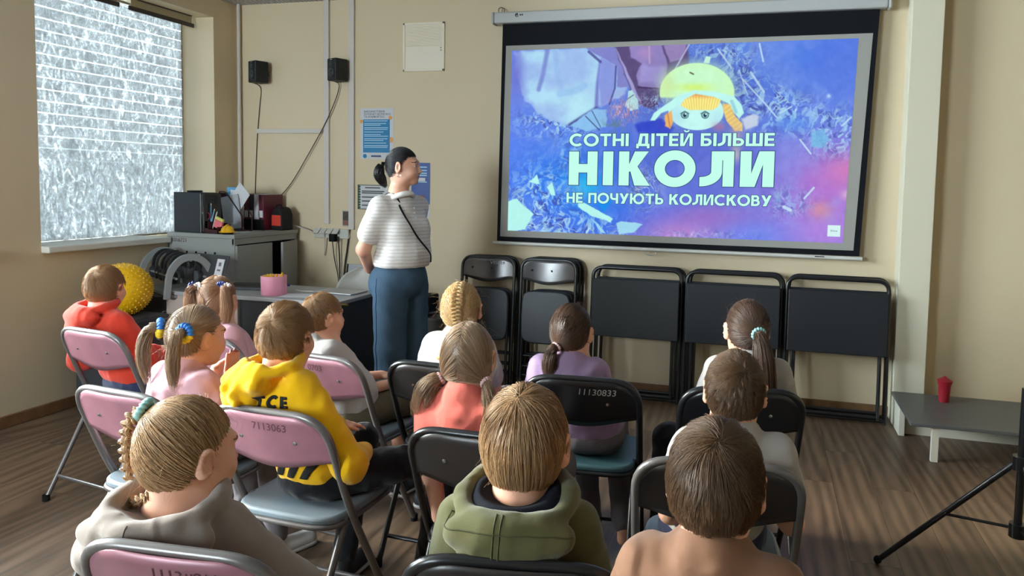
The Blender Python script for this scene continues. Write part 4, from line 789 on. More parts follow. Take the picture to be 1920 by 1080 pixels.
blend(poly([(1150, 85), (1290, 80), (1292, 118), (1262, 160), (1220, 205), (1190, 190), (1165, 120)], 3, 6), (96, 82, 128)); blend(poly([(1152, 86), (1174, 128), (1206, 200), (1186, 172), (1166, 120)], 1.5, 3), (168, 164, 216)); blend(poly([(1180, 86), (1240, 83), (1252, 122), (1248, 160), (1232, 168), (1196, 160), (1192, 140), (1204, 120), (1184, 108)], 2, 5), (150, 136, 196)); blend(poly([(1206, 122), (1246, 126), (1248, 158), (1196, 152)], 5, 8)*0.8, (172, 164, 226)); blend(poly([(1244, 84), (1290, 80), (1278, 112), (1256, 116)], 2, 4), (158, 138, 190)); blend(line([(1196, 164), (1234, 166)], 1.5)*0.8, (70, 50, 90)); blend(line([(1217, 88), (1218, 118)], 2)*0.7, (200, 176, 214)); blend(glow(1210, 100, 14, 12)*0.6, (190, 150, 204)); blend(line([(1292, 84), (1276, 112), (1260, 140)], 1.5)*0.8, (206, 206, 236))
debris(glow(1232, 192, 30, 18), 111, s=6, dark=(70, 54, 96))
blend(poly([(1178, 172), (1186, 169), (1196, 186), (1197, 204), (1184, 209), (1172, 200)], 1.2, 6), (186, 240, 240)); blend(line([(1176, 186), (1188, 178)], 0.8)*0.8, (60, 70, 90))
gr = glow(1168, 208, 26, 22); blend(gr*0.9*sm(0.4, 0.6, fbm(5, 14, 3, 3.0)), (186, 136, 156)); blend(gr*0.8*sm(0.55, 0.7, fbm(5, 24, 3, 3.0)), (226, 196, 206)); blend(glow(1150, 236, 24, 14)*0.6*sm(0.5, 0.7, n3), (90, 130, 130)); blend(poly([(1190, 232), (1240, 222), (1264, 240), (1254, 252), (1196, 250)], 4, 6)*0.9, (52, 72, 206))
# twigs
for pts, w in (([(1392, 148), (1436, 196), (1458, 222)], 1.6), ([(1386, 132), (1398, 168), (1402, 178)], 1.0), ([(1408, 136), (1428, 166), (1432, 172)], 2.2), ([(1462, 212), (1484, 200)], 1.4), ([(1424, 82), (1431, 115)], 1.6), ([(1346, 92), (1368, 122)], 1.6), ([(1500, 262), (1520, 288)], 1.6), ([(1578, 236), (1596, 220)], 1.4), ([(1508, 372), (1526, 352)], 1.8), ([(1470, 388), (1482, 394)], 3)): blend(line(pts, w)*0.9, (196, 228, 248))
blend(poly([(1520, 250), (1545, 240), (1556, 262), (1540, 278), (1522, 276)], 2, 8)*0.8, (120, 190, 230)); blend(glow(1490, 232, 40, 16)*0.6, (90, 150, 236)); blend(glow(1554, 180, 4, 4), (190, 220, 250))
# fragments at the bottom
for P in ([(944, 378), (970, 372), (984, 388), (1002, 402), (984, 430), (950, 434)], [(1084, 380), (1096, 381), (1148, 409), (1144, 416), (1110, 405), (1083, 388)], [(990, 340), (1006, 328), (1012, 346), (1002, 344)], [(1026, 352), (1034, 342), (1042, 366), (1034, 366)], [(1154, 418), (1164, 415), (1206, 420), (1190, 436), (1160, 440)], [(1108, 408), (1122, 420), (1136, 437), (1126, 436)]): blend(poly(P, 1.2, 5), (182, 246, 238) if P[0][0] < 1100 else (160, 216, 240))
blend(poly([(1132, 398), (1146, 380), (1150, 372), (1120, 380)], 3, 4)*0.7, (20, 150, 240))
# the doll: round hat with a white brim, yarn fringe, plain face, plait
blend(glow(1312, 175, 100, 72)*0.35, (70, 66, 120))
blend(ell(1307, 174, 70, 56, 0, 0.02)*sm(186, 180, sy_), (206, 248, 180)); H_ = ell(1308, 160, 62, 42, 0, 0.5); blend(H_*0.85, (200, 252, 212)); blend(glow(1302, 164, 34, 8)*0.8, (212, 244, 110)); blend(glow(1252, 160, 14, 24)*0.5, (206, 226, 150))
blend(poly([(1319, 118), (1324, 105), (1333, 107), (1330, 119)], 1), (196, 240, 220)); blend(line([(1294, 136), (1300, 139)], 1.4)*0.9, (90, 90, 70))
blend(ell(1305, 208, 52, 36, 3, 0.03), (196, 248, 242)); blend(glow(1268, 218, 16, 22)*0.35, (150, 200, 236)); blend(glow(1345, 225, 14, 20)*0.35, (160, 206, 240))
F = poly([(1276, 198), (1288, 180), (1302, 174), (1330, 178), (1352, 186), (1346, 200), (1336, 206), (1310, 206), (1292, 206)], 1.5); blend(F, (238, 206, 110)); blend(F*(0.55+0.45*np.sin((sx_-1312)*1.25+(sy_-190)*0.012*(sx_-1312))), (250, 246, 150)); blend(F*sm(188, 174, sy_)*0.8, (230, 140, 80))
blend(poly([(1219, 226), (1226, 212), (1248, 196), (1274, 180), (1300, 169), (1340, 172), (1376, 180), (1390, 196), (1395, 212), (1386, 222), (1376, 212), (1366, 194), (1340, 182), (1304, 176), (1284, 186), (1262, 204), (1240, 212), (1228, 226)], 1.3), (190, 248, 240)); blend(line([(1372, 190), (1380, 210)], 3, 2)*0.5, (120, 180, 210))
blend(poly([(1246, 216), (1258, 208), (1262, 228), (1256, 242), (1248, 236)], 1.5, 4), (236, 180, 110)); blend(line([(1252, 214), (1256, 238)], 1)*0.7, (180, 110, 60))
PL = poly([(1356, 196), (1368, 196), (1376, 214), (1392, 232), (1392, 246), (1378, 246), (1362, 226), (1356, 210)], 1.5, 4); blend(PL, (238, 216, 130)); blend(PL*(0.5+0.5*np.sin(sx_*0.5+sy_*0.7))*0.7, (232, 180, 110))
blend(poly([(1390, 222), (1412, 214), (1424, 218), (1420, 236), (1398, 244)], 3, 5), (196, 208, 230)); blend(glow(1348, 238, 12, 8)*0.6, (190, 110, 140)); blend(glow(1380, 258, 12, 26)*0.6, (206, 176, 160)); blend(glow(1380, 290, 9, 14)*0.7, (206, 200, 190))
for ex in (1284, 1322): blend(ell(ex, 216, 7.2, 6.6, 0, 0.12), (70, 110, 116)); blend(ell(ex, 216, 5.6, 5, 0, 0.15), (150, 206, 210)); blend(ell(ex, 216, 3.2, 3.8, 0, 0.2), (40, 66, 84)); blend(ell(ex+1.5, 214, 1.4, 1.4), (220, 250, 250)); blend(line([(ex-8, 213), (ex, 208.5), (ex+8, 213)], 0.9)*0.8, (70, 110, 116))
img = np.clip(img+(n3[..., None]-0.5)*10, 0, 255)
lv = img/255; lv = np.where(lv <= 0.04045, lv/12.92, ((lv+0.055)/1.055)**2.4)
me = bpy.data.meshes.new('projected_slide')
V = np.stack([PX_[..., 0]+0.63, np.full_like(uu, -0.0032), PX_[..., 1]-2.68], -1).reshape(-1, 3)
ii = (np.arange(NV-1)[:, None]*NU+np.arange(NU-1)[None]).ravel(); q = np.stack([ii, ii+NU, ii+NU+1, ii+1], 1)
me.vertices.add(len(V)); me.vertices.foreach_set('co', V.ravel().astype(np.float32)); me.loops.add(q.size); me.loops.foreach_set('vertex_index', q.ravel().astype(np.int32)); me.polygons.add(len(q)); me.polygons.foreach_set('loop_start', np.arange(0, q.size, 4, dtype=np.int32))
ca = me.color_attributes.new('picture', 'FLOAT_COLOR', 'POINT'); ca.data.foreach_set('color', np.concatenate([lv.reshape(-1, 3), np.ones((NU*NV, 1))], 1).ravel().astype(np.float32)); me.update()
sm_ = bpy.data.materials.new('projected_picture_light'); sm_.use_nodes = True; nt = sm_.node_tree; nt.nodes.remove(nt.nodes['Principled BSDF'])
at = nt.nodes.new('ShaderNodeVertexColor'); at.layer_name = 'picture'; em = nt.nodes.new('ShaderNodeEmission'); em.inputs[1].default_value = 1.0; nt.links.new(at.outputs[0], em.inputs[0]); nt.links.new(em.outputs[0], nt.nodes['Material Output'].inputs[0])
sl = mesh_obj('projected_slide', me, sm_, wa, smooth=False); sl['label'] = 'projected picture of a doll among debris with white words'
# the words on the slide: bold letters drawn from strokes, one flat mesh per line and a slightly larger shade behind it
TXT = emis('projected_white_light', (196, 255, 238), 1.0); TSH = emis('projected_shade', (70, 100, 150), 0.8)
def glyph(ch, w, e=0.0):
    """polygons of a capital letter of height 1; w = stroke; e = growth. returns (polygons, advance)"""
    P = []
    def rc(x0, y0, x1, y1): P.append([(x0-e, y0-e), (x1+e, y0-e), (x1+e, y1+e), (x0-e, y1+e)])
    def st(a, b, ww=None, flat=True):
        ww = (ww or w)+2*e
        if flat:                                   # ends cut along the baseline and the cap line
            k = ww*0.5*math.hypot(b[0]-a[0], b[1]-a[1])/abs(b[1]-a[1]); dx = (b[0]-a[0])/abs(b[1]-a[1])*e
            P.append([(a[0]-k-dx, a[1]-math.copysign(e, b[1]-a[1])), (a[0]+k-dx, a[1]-math.copysign(e, b[1]-a[1])), (b[0]+k+dx, b[1]+math.copysign(e, b[1]-a[1])), (b[0]-k+dx, b[1]+math.copysign(e, b[1]-a[1]))])
    def arc(cx, cy, rx, ry, a0, a1, ww=None, n=28):
        ww = (ww or w); o = [(cx+(rx+e)*math.cos(R_(t)), cy+(ry+e)*math.sin(R_(t))) for t in np.linspace(a0, a1, n)]; i_ = [(cx+(rx-ww-e)*math.cos(R_(t)), cy+(ry-ww-e)*math.sin(R_(t))) for t in np.linspace(a0, a1, n)]
        for k in range(n-1): P.append([o[k], o[k+1], i_[k+1], i_[k]])
    W = 0.74
    if ch == ' ': return P, 0.30
    if ch in 'НПШ':
        W = {'Н': 0.78, 'П': 0.76, 'Ш': 1.06}[ch]; rc(0, 0, w, 1); rc(W-w, 0, W, 1)
        if ch == 'Н': rc(w, 0.5-w*0.47, W-w, 0.5+w*0.47)
        if ch == 'П': rc(w, 1-w*0.95, W-w, 1)
        if ch == 'Ш': rc(W/2-w/2, 0, W/2+w/2, 1); rc(w, 0, W-w, w*0.95)
    elif ch == 'Г': W = 0.60; rc(0, 0, w, 1); rc(w, 1-w*0.95, W, 1)
    elif ch == 'І': W = w; rc(0, 0, w, 1)
    elif ch == 'О': W = 1.02; arc(0.51, 0.5, 0.53, 0.53, 0, 360, w*1.02, 48)
    elif ch == 'С': W = 0.90; arc(0.51, 0.5, 0.53, 0.53, 48, 312, w*1.02, 40)
    elif ch == 'Т': W = 0.76; rc(0, 1-w*0.95, W, 1); rc(W/2-w/2, 0, W/2+w/2, 1)
    elif ch == 'Е': W = 0.62; rc(0, 0, w, 1); rc(w, 0, W, w*0.92); rc(w, 1-w*0.92, W, 1); rc(w, 0.5-w*0.45, W*0.94, 0.5+w*0.45)
    elif ch == 'Л': W = 0.82; rc(W-w, 0, W, 1); rc(0.26, 1-w*0.95, W-w, 1); P.append([(0.26-e, 1+e), (0.26+w+e, 1+e), (0.26+w+e, 0.42), (0.26-e, 0.42)]); arc(0.0, 0.42, 0.26+w, 0.42, -90, 0, w, 16); rc(-0.03, 0, 0.02, w*0.98)
    elif ch == 'Д': W = 0.90; P.append([(0.24-e, 1+e), (0.24+w+e, 1+e), (0.14+w+e, 0.12), (0.10-e, 0.12)]); rc(0.24, 1-w*0.95, W-0.10, 1); rc(W-0.10-w, 0.1, W-0.10, 1); rc(0, 0, W, w*0.92); rc(0, -0.17, w*0.85, 0.05); rc(W-w*0.85, -0.17, W, 0.05)
    elif ch in 'ИЙ':
        W = 0.82; rc(0, 0, w, 1); rc(W-w, 0, W, 1); P.append([(w*0.6-e, 0.0-e), (w*1.35+e, -e), (W-w*0.6+e, 1+e), (W-w*1.35-e, 1+e)])
        if ch == 'Й': arc(W/2, 1.27, 0.20, 0.19, 190, 350, 0.11, 14)
    elif ch == 'К': W = 0.80; rc(0, 0, w, 1); P.append([(w-e, 0.40), (w-e, 0.62), (W-w*1.42-e, 1+e), (W-0.02+e, 1+e), (0.46+e, 0.51)]); P.append([(0.27-e, 0.56), (0.47+e, 0.60), (W+0.03+e, -e), (W-w*1.40-e, -e)])
    elif ch in 'ЬБВ':
        W = 0.70; rc(0, 0, w, 1); b = 0.62; rr = b/2; rc(w, 0, W-rr, w*0.92); rc(w, b-w*0.88, W-rr, b); arc(W-rr, rr, rr+0.01, rr, -90, 90, w*0.95, 22)
        if ch == 'Б': rc(w, 1-w*0.92, W-0.06, 1)
        if ch == 'В': r2 = (1-b+w*0.88)/2; rc(w, 1-w*0.92, W-0.05-r2, 1); rc(w, b-w*0.88, W-0.05-r2, b); arc(W-0.05-r2, 1-r2, r2, r2, -90, 90, w*0.92, 22)
    elif ch == 'Ч': W = 0.74; rc(W-w, 0, W, 1); arc(0.33, 0.66, 0.33, 0.32, 180, 275, w, 16); rc(0, 0.66, w, 1); rc(0.32, 0.34, W-w, 0.34+w*0.95)
    elif ch == 'У': W = 0.84; P.append([(-e, 1+e), (w*1.22+e, 1+e), (0.56+e, 0.30), (0.34-e, 0.30)]); P.append([(W-w*1.15-e, 1+e), (W+e, 1+e), (0.44+e, -e), (0.14-e, -e)])
    elif ch == 'Ю': W = 1.28; rc(0, 0, w, 1); rc(w, 0.5-w*0.47, 0.40, 0.5+w*0.47); arc(0.78, 0.5, 0.50, 0.53, 0, 360, w, 44)
    return P, W
def slide_text(body, x0, x1, ybs, ytop, w, gap, name):
    a = at_y(x0, ybs[0], YS-0.006); b = at_y(x1, ybs[1], YS-0.006); H = at_y(x0, ytop, YS-0.006)[2]-a[2]
    tot = sum(glyph(c, w)[1]+gap for c in body)-gap; k = (b[0]-a[0])/tot
    for nm, mt, d, e in ((name+'_shade', TSH, 0.0036, 0.045 if H < 0.12 else 0.022), (name, TXT, 0.0048, 0.0)):
        mb = MB(); x = 0.0
        for c in body+' ':
            if c == ' ' and mb.n: mb.build(nm, mt, sl, smooth=False); mb = MB()
            P, ad = glyph(c, w, e)
            for q in P: mb.add([(a[0]+0.63+(x+px)*k, -d, a[2]-2.68+py*H+(b[2]-a[2])*(x+px)/tot) for px, py in q], [tuple(range(len(q)))])
            x += ad+gap
slide_text('СОТНІ ДІТЕЙ БІЛЬШЕ', 1068, 1452, (274, 274), 251, 0.21, 0.11, 'slide_word')
slide_text('НІКОЛИ', 1066, 1450, (346.5, 351), 284, 0.27, 0.155, 'slide_word')
slide_text('НЕ ПОЧУЮТЬ КОЛИСКОВУ', 1062, 1446, (380, 387), 361, 0.21, 0.11, 'slide_word')
a = at_y(1552, 422, YS-0.004); b = at_y(1575, 444, YS-0.004)
bd = MB().span((a[0]+0.63, -0.0044, b[2]-2.68), (b[0]+0.63, -0.0036, a[2]-2.68)).build('slide_badge', emis('badge_light', (214, 244, 244), 1.0), sl, smooth=False)
text('badge_word', 'Вікка', 0.017, emis('badge_ink', (60, 80, 130), 1.0), bd, ((a[0]+b[0])/2+0.63, -0.0050, (a[2]+b[2])/2-2.68), FACE, offset=0.0, ext=0.0)
# ---------------------------------------------------------------- soft bodies: signed distance fields turned into one mesh
def smin(a, b, k):
    h = np.clip(0.5+0.5*(b-a)/k, 0, 1); return b+(a-b)*h-k*h*(1-h)
class SDF:
    def __init__(self, lo, hi, h):
        self.h = h; self.lo = np.array(lo, float); self.n = np.ceil((np.array(hi)-self.lo)/h).astype(int)+1
        self.D = np.full(self.n, 1.0, np.float32)
    def win(self, lo, hi, pad):
        a = np.clip(np.floor((np.minimum(lo, hi)-pad-self.lo)/self.h).astype(int), 0, self.n); b = np.clip(np.ceil((np.maximum(lo, hi)+pad-self.lo)/self.h).astype(int)+1, 0, self.n)
        if np.any(b <= a): return None, None
        g = [self.lo[i]+self.h*np.arange(a[i], b[i]) for i in range(3)]
        P = np.stack(np.meshgrid(*g, indexing='ij'), -1); return (slice(a[0], b[0]), slice(a[1], b[1]), slice(a[2], b[2])), P
    def op(self, sl, d, k, sub=False):
        cur = self.D[sl]
        if sub: self.D[sl] = -smin(-cur, d, k) if k > 0 else np.maximum(cur, -d)
        else: self.D[sl] = smin(cur, d, k) if k > 0 else np.minimum(cur, d)
    def cap(self, a, b, ra, rb=None, k=0.02, sub=False):
        rb = ra if rb is None else rb; a = np.array(a, float); b = np.array(b, float); r = max(ra, rb)
        sl, P = self.win(np.minimum(a, b)-r, np.maximum(a, b)+r, k+3*self.h)
        if sl is None: return self
        ab = b-a; t = np.clip(((P-a)@ab)/(ab@ab+1e-9), 0, 1); self.op(sl, np.linalg.norm(P-a-t[..., None]*ab, axis=-1)-(ra+(rb-ra)*t), k, sub); return self
    def chain(self, pts, rs, k=0.02):
        for i in range(len(pts)-1): self.cap(pts[i], pts[i+1], rs[i], rs[i+1], k)
        return self
    def ell(self, c, r, R=I3, k=0.02, sub=False):
        c = np.array(c, float); r = np.broadcast_to(np.array(r, float), (3,)); e = np.abs(R)@r
        sl, P = self.win(c-e, c+e, k+3*self.h)
        if sl is None: return self
        q = ((P-c)@R)/r; k0 = np.linalg.norm(q, axis=-1); k1 = np.linalg.norm(q/r, axis=-1)+1e-9; self.op(sl, k0*(k0-1)/k1, k, sub); return self
    def torus(self, c, R, M, m, k=0.01, ey=1.0):
        c = np.array(c, float); e = M+m; sl, P = self.win(c-e*1.3, c+e*1.3, k+3*self.h)
        if sl is None: return self
        q = (P-c)@R; d = np.hypot(np.hypot(q[..., 0], q[..., 1]/ey)-M, q[..., 2])-m; self.op(sl, d, k); return self
    def half(self, p, n, k=0.0):
        """keep only the side where (x-p).n < 0"""
        g = [self.lo[i]+self.h*np.arange(self.n[i]) for i in range(3)]; n = np.array(n, float)/np.linalg.norm(n)
        d = (g[0]*n[0])[:, None, None]+(g[1]*n[1])[None, :, None]+(g[2]*n[2])[None, None, :]-np.dot(p, n)
        self.D = np.maximum(self.D, d) if k == 0 else -smin(-self.D, -d, k); return self
    def wrinkle(self, amp, f=38.0, seed=0):
        g = [self.lo[i]+self.h*np.arange(self.n[i]) for i in range(3)]; r = np.random.default_rng(seed); x, y, z = g[0][:, None, None], g[1][None, :, None], g[2][None, None, :]
        w = 0
        for j in range(5):
            d = r.normal(size=3); d[2] *= 0.8; d /= np.linalg.norm(d); ff = f*(0.6+0.5*j*0.6); ph = r.random()*6.28
            w = w+np.abs(np.sin((x*d[0]+y*d[1]+z*d[2])*ff+ph+1.3*np.sin((x*d[1]+y*d[2]-z*d[0])*ff*0.5+ph)))*0.8**j-0.6*0.8**j
        self.D = self.D+(amp*0.5*w).astype(np.float32); return self
    def mesh(self, name, material, parent=None, classify=None, smooth_it=1):
        D = self.D; s = D < 0; n = D.shape
        cnt = np.zeros((n[0]-1, n[1]-1, n[2]-1), np.int8)
        for i in (0, 1):
            for j in (0, 1):
                for k in (0, 1): cnt += s[i:n[0]-1+i, j:n[1]-1+j, k:n[2]-1+k]
        act = (cnt > 0) & (cnt < 8); C = np.argwhere(act); idx = np.full(act.shape, -1, np.int64); idx[act] = np.arange(len(C))
        acc = np.zeros((len(C), 3)); num = np.zeros(len(C))
        co = [(i, j, k) for i in (0, 1) for j in (0, 1) for k in (0, 1)]
        val = {c: D[C[:, 0]+c[0], C[:, 1]+c[1], C[:, 2]+c[2]] for c in co}
        for c in co:
            for ax in range(3):
                if c[ax] == 0:
                    d = list(c); d[ax] = 1; d = tuple(d); a, b = val[c], val[d]; m = (a < 0) != (b < 0); t = np.where(m, a/(a-b+1e-12), 0)
                    p = np.tile(np.array(c, float), (len(C), 1)); p[:, ax] = t; acc[m] += p[m]; num[m] += 1
        V = self.lo+self.h*(C+acc/np.maximum(num, 1)[:, None]); F = []
        for ax in range(3):
            o1, o2 = (ax+1) % 3, (ax+2) % 3; sl0 = [slice(None)]*3; sl1 = [slice(None)]*3; sl0[ax] = slice(0, n[ax]-1); sl1[ax] = slice(1, n[ax])
            ch = s[tuple(sl0)] != s[tuple(sl1)]; E = np.argwhere(ch); E = E[(E[:, o1] > 0) & (E[:, o2] > 0) & (E[:, o1] < n[o1]-1) & (E[:, o2] < n[o2]-1)]
            def cell(d1, d2):
                q = E.copy(); q[:, o1] -= d1; q[:, o2] -= d2; return idx[q[:, 0], q[:, 1], q[:, 2]]
            Q = np.stack([cell(1, 1), cell(0, 1), cell(0, 0), cell(1, 0)], 1); ins = s[E[:, 0], E[:, 1], E[:, 2]]; Q[~ins] = Q[~ins][:, ::-1]; F.append(Q)
        F = np.concatenate(F); F = F[(F >= 0).all(1)]
        for _ in range(smooth_it):
            A = np.zeros_like(V); W = np.zeros(len(V))
            for i in range(4):
                np.add.at(A, F[:, i], V[F[:, (i+1) % 4]]); np.add.at(W, F[:, i], 1)
            V = V*0.5+0.5*A/np.maximum(W, 1)[:, None]
        return npmesh(name, V, F, material, parent, classify(V[F].mean(1)) if classify else None)
def npmesh(name, V, F, material, parent=None, midx=None, smooth=True, col=None):
    F = np.asarray(F); me = bpy.data.meshes.new(name); me.vertices.add(len(V)); me.vertices.foreach_set('co', np.asarray(V, np.float32).ravel())
    w = F.shape[1]; me.loops.add(F.size); me.loops.foreach_set('vertex_index', F.ravel().astype(np.int32)); me.polygons.add(len(F)); me.polygons.foreach_set('loop_start', np.arange(0, F.size, w, dtype=np.int32))
    if midx is not None: me.polygons.foreach_set('material_index', midx.astype(np.int32))
    if smooth: me.polygons.foreach_set('use_smooth', np.ones(len(F), bool))
    if col is not None:
        ca = me.color_attributes.new('tint', 'FLOAT_COLOR', 'POINT'); c = np.ones((len(V), 4), np.float32); c[:, :3] = col[:, None]; ca.data.foreach_set('color', c.ravel())
    me.update(); me.validate()
    for mm in (material if isinstance(material, (list, tuple)) else [material]): me.materials.append(mm)
    o = bpy.data.objects.new(name, me); COL.objects.link(o)
    if parent is not None: o.parent = parent; o.matrix_parent_inverse = parent.matrix_basis.inverted() if False else Matrix.Translation(-parent.location) @ Matrix.Identity(4) if False else o.matrix_parent_inverse
    return o

# ---------------------------------------------------------------- hair
def hair_mat(name, rgb, var=0.35, rough=0.42):
    m = bpy.data.materials.new(name); m.use_nodes = True; nt = m.node_tree; b = nt.nodes['Principled BSDF']
    at = nt.nodes.new('ShaderNodeVertexColor'); at.layer_name = 'tint'; mx = nt.nodes.new('ShaderNodeVectorMath'); mx.operation = 'MULTIPLY'; mx.inputs[1].default_value = lin(rgb)
    nt.links.new(at.outputs[0], mx.inputs[0]); nt.links.new(mx.outputs[0], b.inputs['Base Color']); b.inputs['Roughness'].default_value = rough; b.inputs['Specular IOR Level'].default_value = 0.55
    return m
class Hair:
    """strands as thin three sided tubes, all in head coordinates (x right, y forward, z up, metres at unit scale)"""
    C0 = np.array((0, -0.012, 0.012)); RR = np.array((0.0755, 0.0925, 0.1015))
    def __init__(self, seed=0): self.S = []; self.r = np.random.default_rng(seed); self.extra = []
    def nrm(self, p): return (p-self.C0)/self.RR
    def pos(self, q, off): q = q/np.linalg.norm(q, axis=-1, keepdims=True); return self.C0+q*(self.RR+np.asarray(off)[..., None])
    def roots(self, n, front=0.052, back=-0.078, side=0.0, pred=None):
        out = []
        while len(out) < n:
            q = self.r.normal(size=(n*4, 3)); q /= np.linalg.norm(q, axis=1)[:, None]; p = self.C0+q*self.RR
            t = np.clip((p[:, 1]+0.085)/0.16, 0, 1); line_ = back+(front-back)*(t*t*(3-2*t)); earcut = 0.0
            ok = (p[:, 2] > line_+side*np.exp(-((p[:, 1])/0.03)**2))
            if pred is not None: ok &= pred(p)
            out += list(q[ok])
        return np.array(out[:n])
    def add(self, P, r0=0.0008, r1=0.0003, tint=None):
        """P: (N, K, 3)"""
        t = self.r.uniform(0.72, 1.28, len(P)) if tint is None else tint; self.S.append((np.asarray(P), r0, r1, t)); return self
    def clump(self, P, m=140, f=0.5):
        tips = P[:, 0]; c = self.r.choice(len(P), min(m, len(P)), replace=False); d = np.linalg.norm(tips[:, None]-tips[c][None], axis=-1); j = c[d.argmin(1)]
        w = np.linspace(0, 1, P.shape[1])[None, :, None]*f; return P+(P[j]-P)*w*0.85
    def short(self, n, whorl, length, lift=0.006, K=6, comb=(0, 0.3, -0.2), swirl=0.5, front=0.050, back=-0.078, r0=0.0008, jit=0.25, m=220, lenf=None, side=0.0, hug=0.0, pred=None):
        q = self.roots(n, front, back, side, pred); w = np.array(whorl, float); w /= np.linalg.norm(w); comb = np.array(comb, float)
        away = q-w; tan = away-(away*q).sum(1)[:, None]*q; tan /= np.linalg.norm(tan, axis=1)[:, None]+1e-6
        d = tan+swirl*np.cross(q, tan)*np.exp(-np.linalg.norm(away, axis=1)[:, None]/0.5)+comb-(q@comb)[:, None]*q+self.r.normal(0, jit, q.shape)
        ln = length*(0.75+0.5*self.r.random(n))
        if lenf is not None: ln = ln*lenf(self.C0+q*self.RR)
        P = np.zeros((n, K, 3)); cur = q.copy(); base = 0.003+0.004*self.r.random(n)
        for k in range(K):
            P[:, k] = self.pos(cur, base+lift*(k/(K-1))*(ln/length)*(1.0)+hug*0)
            d = d-(d*cur).sum(1)[:, None]*cur; d /= np.linalg.norm(d, axis=1)[:, None]+1e-9; cur = cur+d*(ln/(K-1)/0.085)[:, None]; cur /= np.linalg.norm(cur, axis=1)[:, None]
        P[:, :, 2] -= np.linspace(0, 1, K)[None]**2*0.0*ln[:, None]
        return self.add(self.clump(P, m, 0.6), r0, r0*0.4)
    def bowl(self, n, whorl, length=0.13, K=9, r0=0.0009, hem=-0.055, m=150, comb=(0, 0, 0), off=0.010):
        """longer hair that falls from the crown, then straight down past the widest part"""
        q = self.roots(n, 0.045, -0.065); w = np.array(whorl, float); w /= np.linalg.norm(w); away = q-w; d = away-(away*q).sum(1)[:, None]*q; d /= np.linalg.norm(d, axis=1)[:, None]+1e-6; d = d+self.r.normal(0, 0.12, q.shape)+np.array(comb)
        P = np.zeros((n, K, 3)); cur = q.copy(); ln = length*(0.8+0.35*self.r.random(n)); p = self.pos(cur, np.full(n, 0.004)); base = off*(0.4+0.8*self.r.random(n))
        for k in range(K):
            P[:, k] = p; d = d-(d*cur).sum(1)[:, None]*cur+np.array((0, 0, -0.25)); d /= np.linalg.norm(d, axis=1)[:, None]+1e-9
            st = (ln/(K-1))[:, None]; nx = p+d*st; cur = self.nrm(nx); cur /= np.linalg.norm(cur, axis=1)[:, None]; onto = self.pos(cur, base*min(1, 0.5+k/4)); low = (nx[:, 2] < -0.01)[:, None]
            p = np.where(low, np.stack([onto[:, 0]*0.98+0.0, onto[:, 1]*0.985, nx[:, 2]], 1) if True else onto, onto)
        return self.add(self.clump(P, m, 0.55), r0, r0*0.35)
    def pulled(self, n, tie, front=0.055, back=-0.080, pred=None, K=9, lift=0.006, r0=0.0008, m=120, loose=0.0):
        """from the roots over the skull to the tie point"""
        q = self.roots(n, front, back, pred=pred); t = self.nrm(np.array(tie, float)); tl = np.linalg.norm(t); t = t/tl; P = np.zeros((n, K, 3)); om = np.arccos(np.clip(q@t, -0.999, 0.999)); base = 0.003+0.006*self.r.random(n)
        for k in range(K):
            s = k/(K-1); a = np.sin((1-s)*om)/np.sin(om); b = np.sin(s*om)/np.sin(om); c = a[:, None]*q+b[:, None]*t; P[:, k] = self.pos(c, base+lift*s*s+loose*math.sin(s*math.pi)*self.r.random(n))
        e = np.array(tie); w = np.linspace(0, 1, K)[None, :, None]**3; P = P+(e-P[:, -1:])*w*0.9
        return self.add(P, r0, r0*0.7)
    def tail(self, n, path, R, K=12, wave=0.0, r0=0.0008, taper=0.35, m=40, flat=(1, 1), frizz=0.0):
        """hanging bundle along a path; R: radius at the path points"""
        path = np.array(path, float); L = len(path); u = np.linspace(0, L-1, K); i = np.clip(u.astype(int), 0, L-2); f = (u-i)[:, None]; g = lambda j: path[np.clip(j, 0, L-1)]
        p0, p1, p2, p3 = g(i-1), g(i), g(i+1), g(i+2); c = 0.5*((2*p1)+(p2-p0)*f+(2*p0-5*p1+4*p2-p3)*f*f+(3*p1-p0-3*p2+p3)*f**3); rad = np.interp(u, np.arange(L), R)
        T = np.gradient(c, axis=0); T /= np.linalg.norm(T, axis=1)[:, None]; A = np.cross(T, np.array((0.0, 1.0, 0.15))); A /= np.linalg.norm(A, axis=1)[:, None]+1e-9; B = np.cross(T, A)
        a = self.r.random(n)*2*math.pi; rr = np.sqrt(self.r.random(n)); ph = self.r.random(n)*6.28; ln = 1-taper*self.r.random(n)**1.5; P = np.zeros((n, K, 3))
        for k in range(K):
            uk = k/(K-1)*ln*(K-1); j = np.clip(uk.astype(int), 0, K-2); ff = (uk-j)[:, None]; C = c[j]*(1-ff)+c[j+1]*ff; Ra = (rad[j]*(1-ff[:, 0])+rad[j+1]*ff[:, 0])*rr
            wv = wave*np.sin(uk*1.1+ph*0.4)*(k/(K-1)); P[:, k] = C+A[j]*(Ra*np.cos(a)*flat[0]+wv)[:, None]+B[j]*(Ra*np.sin(a)*flat[1]+wv*0.5)[:, None]+self.r.normal(0, frizz*k/(K-1)+1e-6, (n, 3))
        return self.add(self.clump(P, m, 0.35), r0, r0*0.3)
